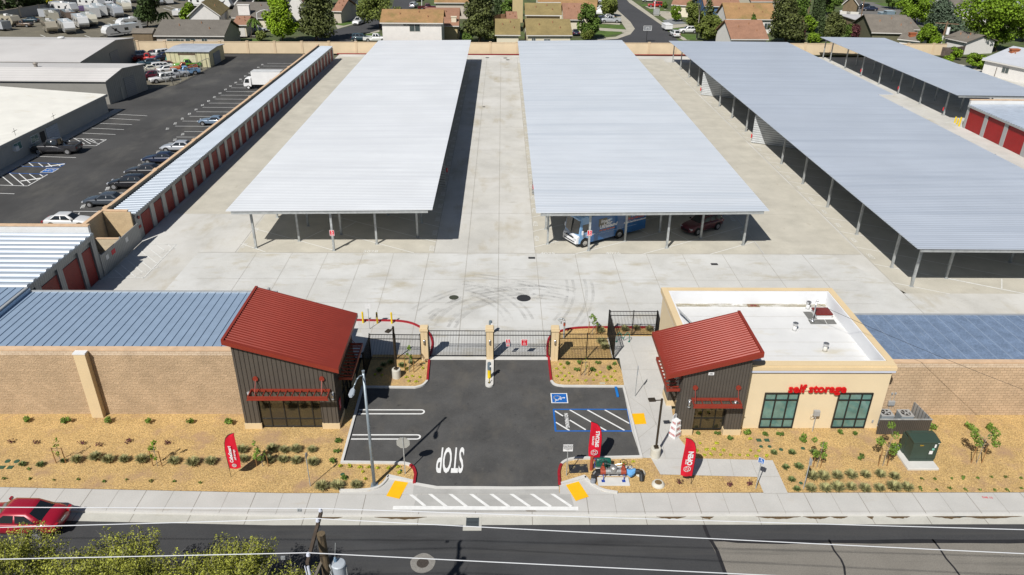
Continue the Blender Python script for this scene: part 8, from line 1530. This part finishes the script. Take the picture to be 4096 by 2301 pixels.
scatter(YP, 'tiny yellow plant, # from the left in the left gate planter', 'yellow plant', [(1,2,1200,880),(1,2,1265,885),(1,2,1510,905),(1,2,1532,945),(1,2,1570,895),(1,2,1610,948),(1,2,1648,905),(1,2,1675,815),(1,2,1512,820)], .95, 'tiny yellow plants in the left gate planter')
scatter(YP, 'tiny yellow plant, # from the left beside the path to the sidewalk', 'yellow plant', [(2,3,1850,205),(2,3,1930,250),(2,3,1995,242),(2,3,2095,248),(2,3,2198,250),(2,3,2285,250),(2,3,2365,252),(2,3,2452,262),(2,3,2555,258)], 1., 'tiny yellow plants beside the path')
scatter(YP, 'tiny yellow plant, # from the left in the upper row right of the open flag', 'yellow plant', [(2,3,1885,130),(2,3,1950,195),(2,3,2028,190),(2,3,2122,203),(2,3,2052,130),(2,3,2390,85),(2,3,2398,205),(2,3,2475,208),(2,3,1215,315),(2,3,1120,338)], 1., 'tiny yellow plants right of the open flag')
scatter(DP, 'low dark shrub, # from the left in the right gate planter', 'shrub', [(2,2,555,772),(2,2,652,835),(2,2,692,762),(2,2,815,832),(2,2,862,765),(2,2,965,825),(2,2,1024,772)], 1., 'low dark shrubs in the right gate planter')
scatter(DP, 'low dark shrub, # from the top along the kerb of the left mulch bed', 'shrub', [(1,3,832,115),(1,3,815,215),(1,3,785,325),(1,3,895,480)], 1., 'low dark shrubs along the drive kerb')
scatter(DP, 'low dark shrub, # from the left in the mulch below the office windows', 'shrub', [(2,3,1870,35),(2,3,2062,35),(2,3,2205,90),(2,3,2545,40),(3,3,118,45),(3,3,732,35),(3,3,868,37),(3,3,930,278)], .9, 'low dark shrubs below the office')
scatter(RP, 'sparse maroon plant, # from the left in the left mulch bed', 'plant', [(0,3,105,125),(0,3,370,125),(0,3,822,135),(0,3,1000,150),(0,3,1300,120),(0,3,1690,132)], 1., 'sparse maroon plants in the left bed')
scatter(RP, 'sparse maroon plant, # from the left between the path and the sidewalk', 'plant', [(2,3,1670,525),(2,3,2180,548),(2,3,2385,535)], 1.05, 'sparse maroon plants by the right path')
scatter(TP, 'tiny dark sprig, # from the left beside the left sidewalk', 'sprig', [(0,3,48,490),(0,3,305,490),(0,3,548,500),(0,3,790,490),(0,3,1045,512),(0,3,1275,500),(0,3,1528,510),(0,3,1745,518),(0,3,2010,530),(0,3,290,393)], 1., 'tiny sprigs beside the left sidewalk')
scatter(TP, 'tiny dark sprig, # from the left, upper row beside the right sidewalk', 'sprig', [(3,3,1545,490),(3,3,1670,485),(3,3,1840,480),(3,3,1955,478),(3,3,2100,475),(3,3,2240,470),(3,3,2390,472),(3,3,2535,475)], 1., 'tiny sprigs beside the right sidewalk, upper row')
scatter(TP, 'tiny dark sprig, # from the left, lower row beside the right sidewalk', 'sprig', [(3,3,1525,588),(3,3,1690,595),(3,3,1820,585),(3,3,1980,600),(3,3,2120,597),(3,3,2270,600),(3,3,2400,605),(3,3,2545,580)], 1., 'tiny sprigs beside the right sidewalk, lower row')
m_stake = M('stake_wood', (.30,.16,.06), .8, var=.15, scale=4)
def sapling(label, qa, qb, qt, leaves, spread, sd, Hs=1.2):
    a, b = P(*qa), P(*qb); m_ = (a+b)/2; H = max(1.0, hgt((qa[0],qa[1],(qa[2]+qb[2])/2,qa[3]), qt)); t = thing('staked_sapling', label, 'sapling', (m_.x,m_.y,.02), 0, 'staked young trees')
    for s_ in (a, b): g = MB(); d = s_-m_; g.cyl((d.x,d.y,0),(d.x,d.y,Hs),.03,n=7); g.build('stake', m_stake, t)
    r = random.Random(sd); g = MB(); g.cyl((0,0,0),(.05,0,H*.8),.022,.01,6); br = []
    for k in range(8): z = H*r.uniform(.35,.95); a_ = r.uniform(0,6.28); e = spread*r.uniform(.4,1); tip = Vector((e*math.cos(a_), e*math.sin(a_), z+.15)); g.cyl((.03,0,z-.15), tip, .008, .004, 4); br.append(tip)
    g.build('stem', m_barkg, t); g = MB(); g.tube([(a.x-m_.x,a.y-m_.y,Hs*.95),(b.x-m_.x,b.y-m_.y,Hs*.95)], .012, 5); g.build('tie', m_blk, t)
    link('leaves', leafmesh('leaves', [(tuple(p), (spread*.32,spread*.32,H*.09)) for p in br], leaves, .12, LEAF['shrub' if leaves > 200 else 'bright'], seed=sd), t)
sapling('nearly bare staked sapling in the left mulch bed', (0,3,565,322), (0,3,665,322), (0,3,540,90), 60, .3, 1); sapling('staked sapling with a small yellowish crown in the left mulch bed', (0,3,1540,352), (0,3,1630,358), (0,3,1515,110), 170, .35, 2); sapling('staked sapling beside the left flag with bright leaves', (1,3,10,355), (1,3,125,358), (1,3,35,110), 260, .4, 3)
sapling('thin staked sapling in the left gate planter', (1,2,1498,850), (1,2,1587,852), (1,2,1545,580), 120, .35, 4); sapling('bare staked sapling in front of the right fence panel', (2,2,690,882), (2,2,768,885), (2,2,735,700), 24, .2, 5); sapling('leafy staked sapling behind the right fence panel', (2,2,768,470), (2,2,848,470), (2,2,815,285), 240, .4, 6)
sapling('staked sapling between the path and the green cabinet', (3,3,450,365), (3,3,525,370), (3,3,515,35), 420, .5, 7); sapling('leafy staked sapling left of the green transformer cabinet', (3,3,1105,352), (3,3,1195,352), (3,3,1240,0), 800, .75, 8, 1.3); sapling('leafy staked sapling right of the green transformer cabinet', (3,3,2040,322), (3,3,2145,325), (3,2,2210,1440), 800, .8, 9, 1.3)
# ---- leafy tree at the bottom left, crown seen from above
def bigbush(label, cx, cy, z0, z1, rx, ry, n_, sd):
    t = thing('street_tree', label, 'tree', (cx,cy,-.14), 0, 'leafy trees at the near side of the street'); r = random.Random(sd); cl = []; g = MB()
    g.cyl((0,0,0),(0,0,z0*.6),.16,.12,8)
    for k in range(16):                                      # main limbs, then slender upright shoots carrying the leaves
        a_ = k*2.4+r.uniform(-.3,.3); f_ = ((k+.5)/16)**.55; base = Vector((rx*f_*.72*math.cos(a_), ry*f_*.72*math.sin(a_), z0+(z1-z0)*(.42-.34*f_*f_)*r.uniform(.8,1.2)))
        m_ = Vector((base.x*.5, base.y*.5, z0*.9)); g.cyl((0,0,z0*.55), m_, .07, .04, 5, cap=False); g.cyl(m_, base, .04, .022, 5, cap=False)
        for q in range(11):
            d = Vector((math.cos(a_)*.45*f_+r.uniform(-.75,.75), math.sin(a_)*.45*f_+r.uniform(-.75,.75), r.uniform(.45,1.15))).normalized(); L = (z1-z0)*r.uniform(.22,.55); tip = base+d*L
            g.cyl(base, base+d*L*.55, .016, .010, 4, cap=False); g.cyl(base+d*L*.55, tip, .010, .004, 4, cap=False)
            for w_ in (.45,.72,.95): c = base+d*L*w_+Vector((r.uniform(-.12,.12),r.uniform(-.12,.12),0)); s_ = r.uniform(.16,.33); cl.append((tuple(c), (s_,s_,s_*r.uniform(.7,1.2))))
            if r.random() < .6: e = tip+Vector((r.uniform(-.4,.4),r.uniform(-.4,.4),r.uniform(-.1,.4))); g.cyl(base+d*L*.6, e, .007, .003, 4, cap=False)
    link('crown', leafmesh('crown', cl, int(n_*1.25), .085, LEAF['near'], seed=sd, flat_=.5), t)
    g.build('branches', m_barkg, t)
for i_, (q_, l_, n_, zt, rx_) in enumerate((((0,3,60,1250),'leafy olive tree crown at the bottom left corner of the view',15000,5.9,2.2),((0,3,640,1400),'leafy crown between the corner tree and its taller neighbour',12000,5.4,1.9),((0,3,1260,1290),'leafy crown in the middle of the bottom left row of trees',15000,5.9,2.1),((0,3,1800,1430),'low leafy crown below the street, second from the wooden pole',10000,5.2,1.8),((0,3,2330,1310),'leafy tree crown closest to the wooden pole at the bottom',15000,5.8,2.1),((1,3,380,1460),'sparse leafy crown just left of the wooden pole foot',6000,5.0,1.4))):
    c = P(*q_, z=4.4); bigbush(l_, c.x, c.y-.3, 2.4, zt, rx_, rx_*.95, n_, i_+1)
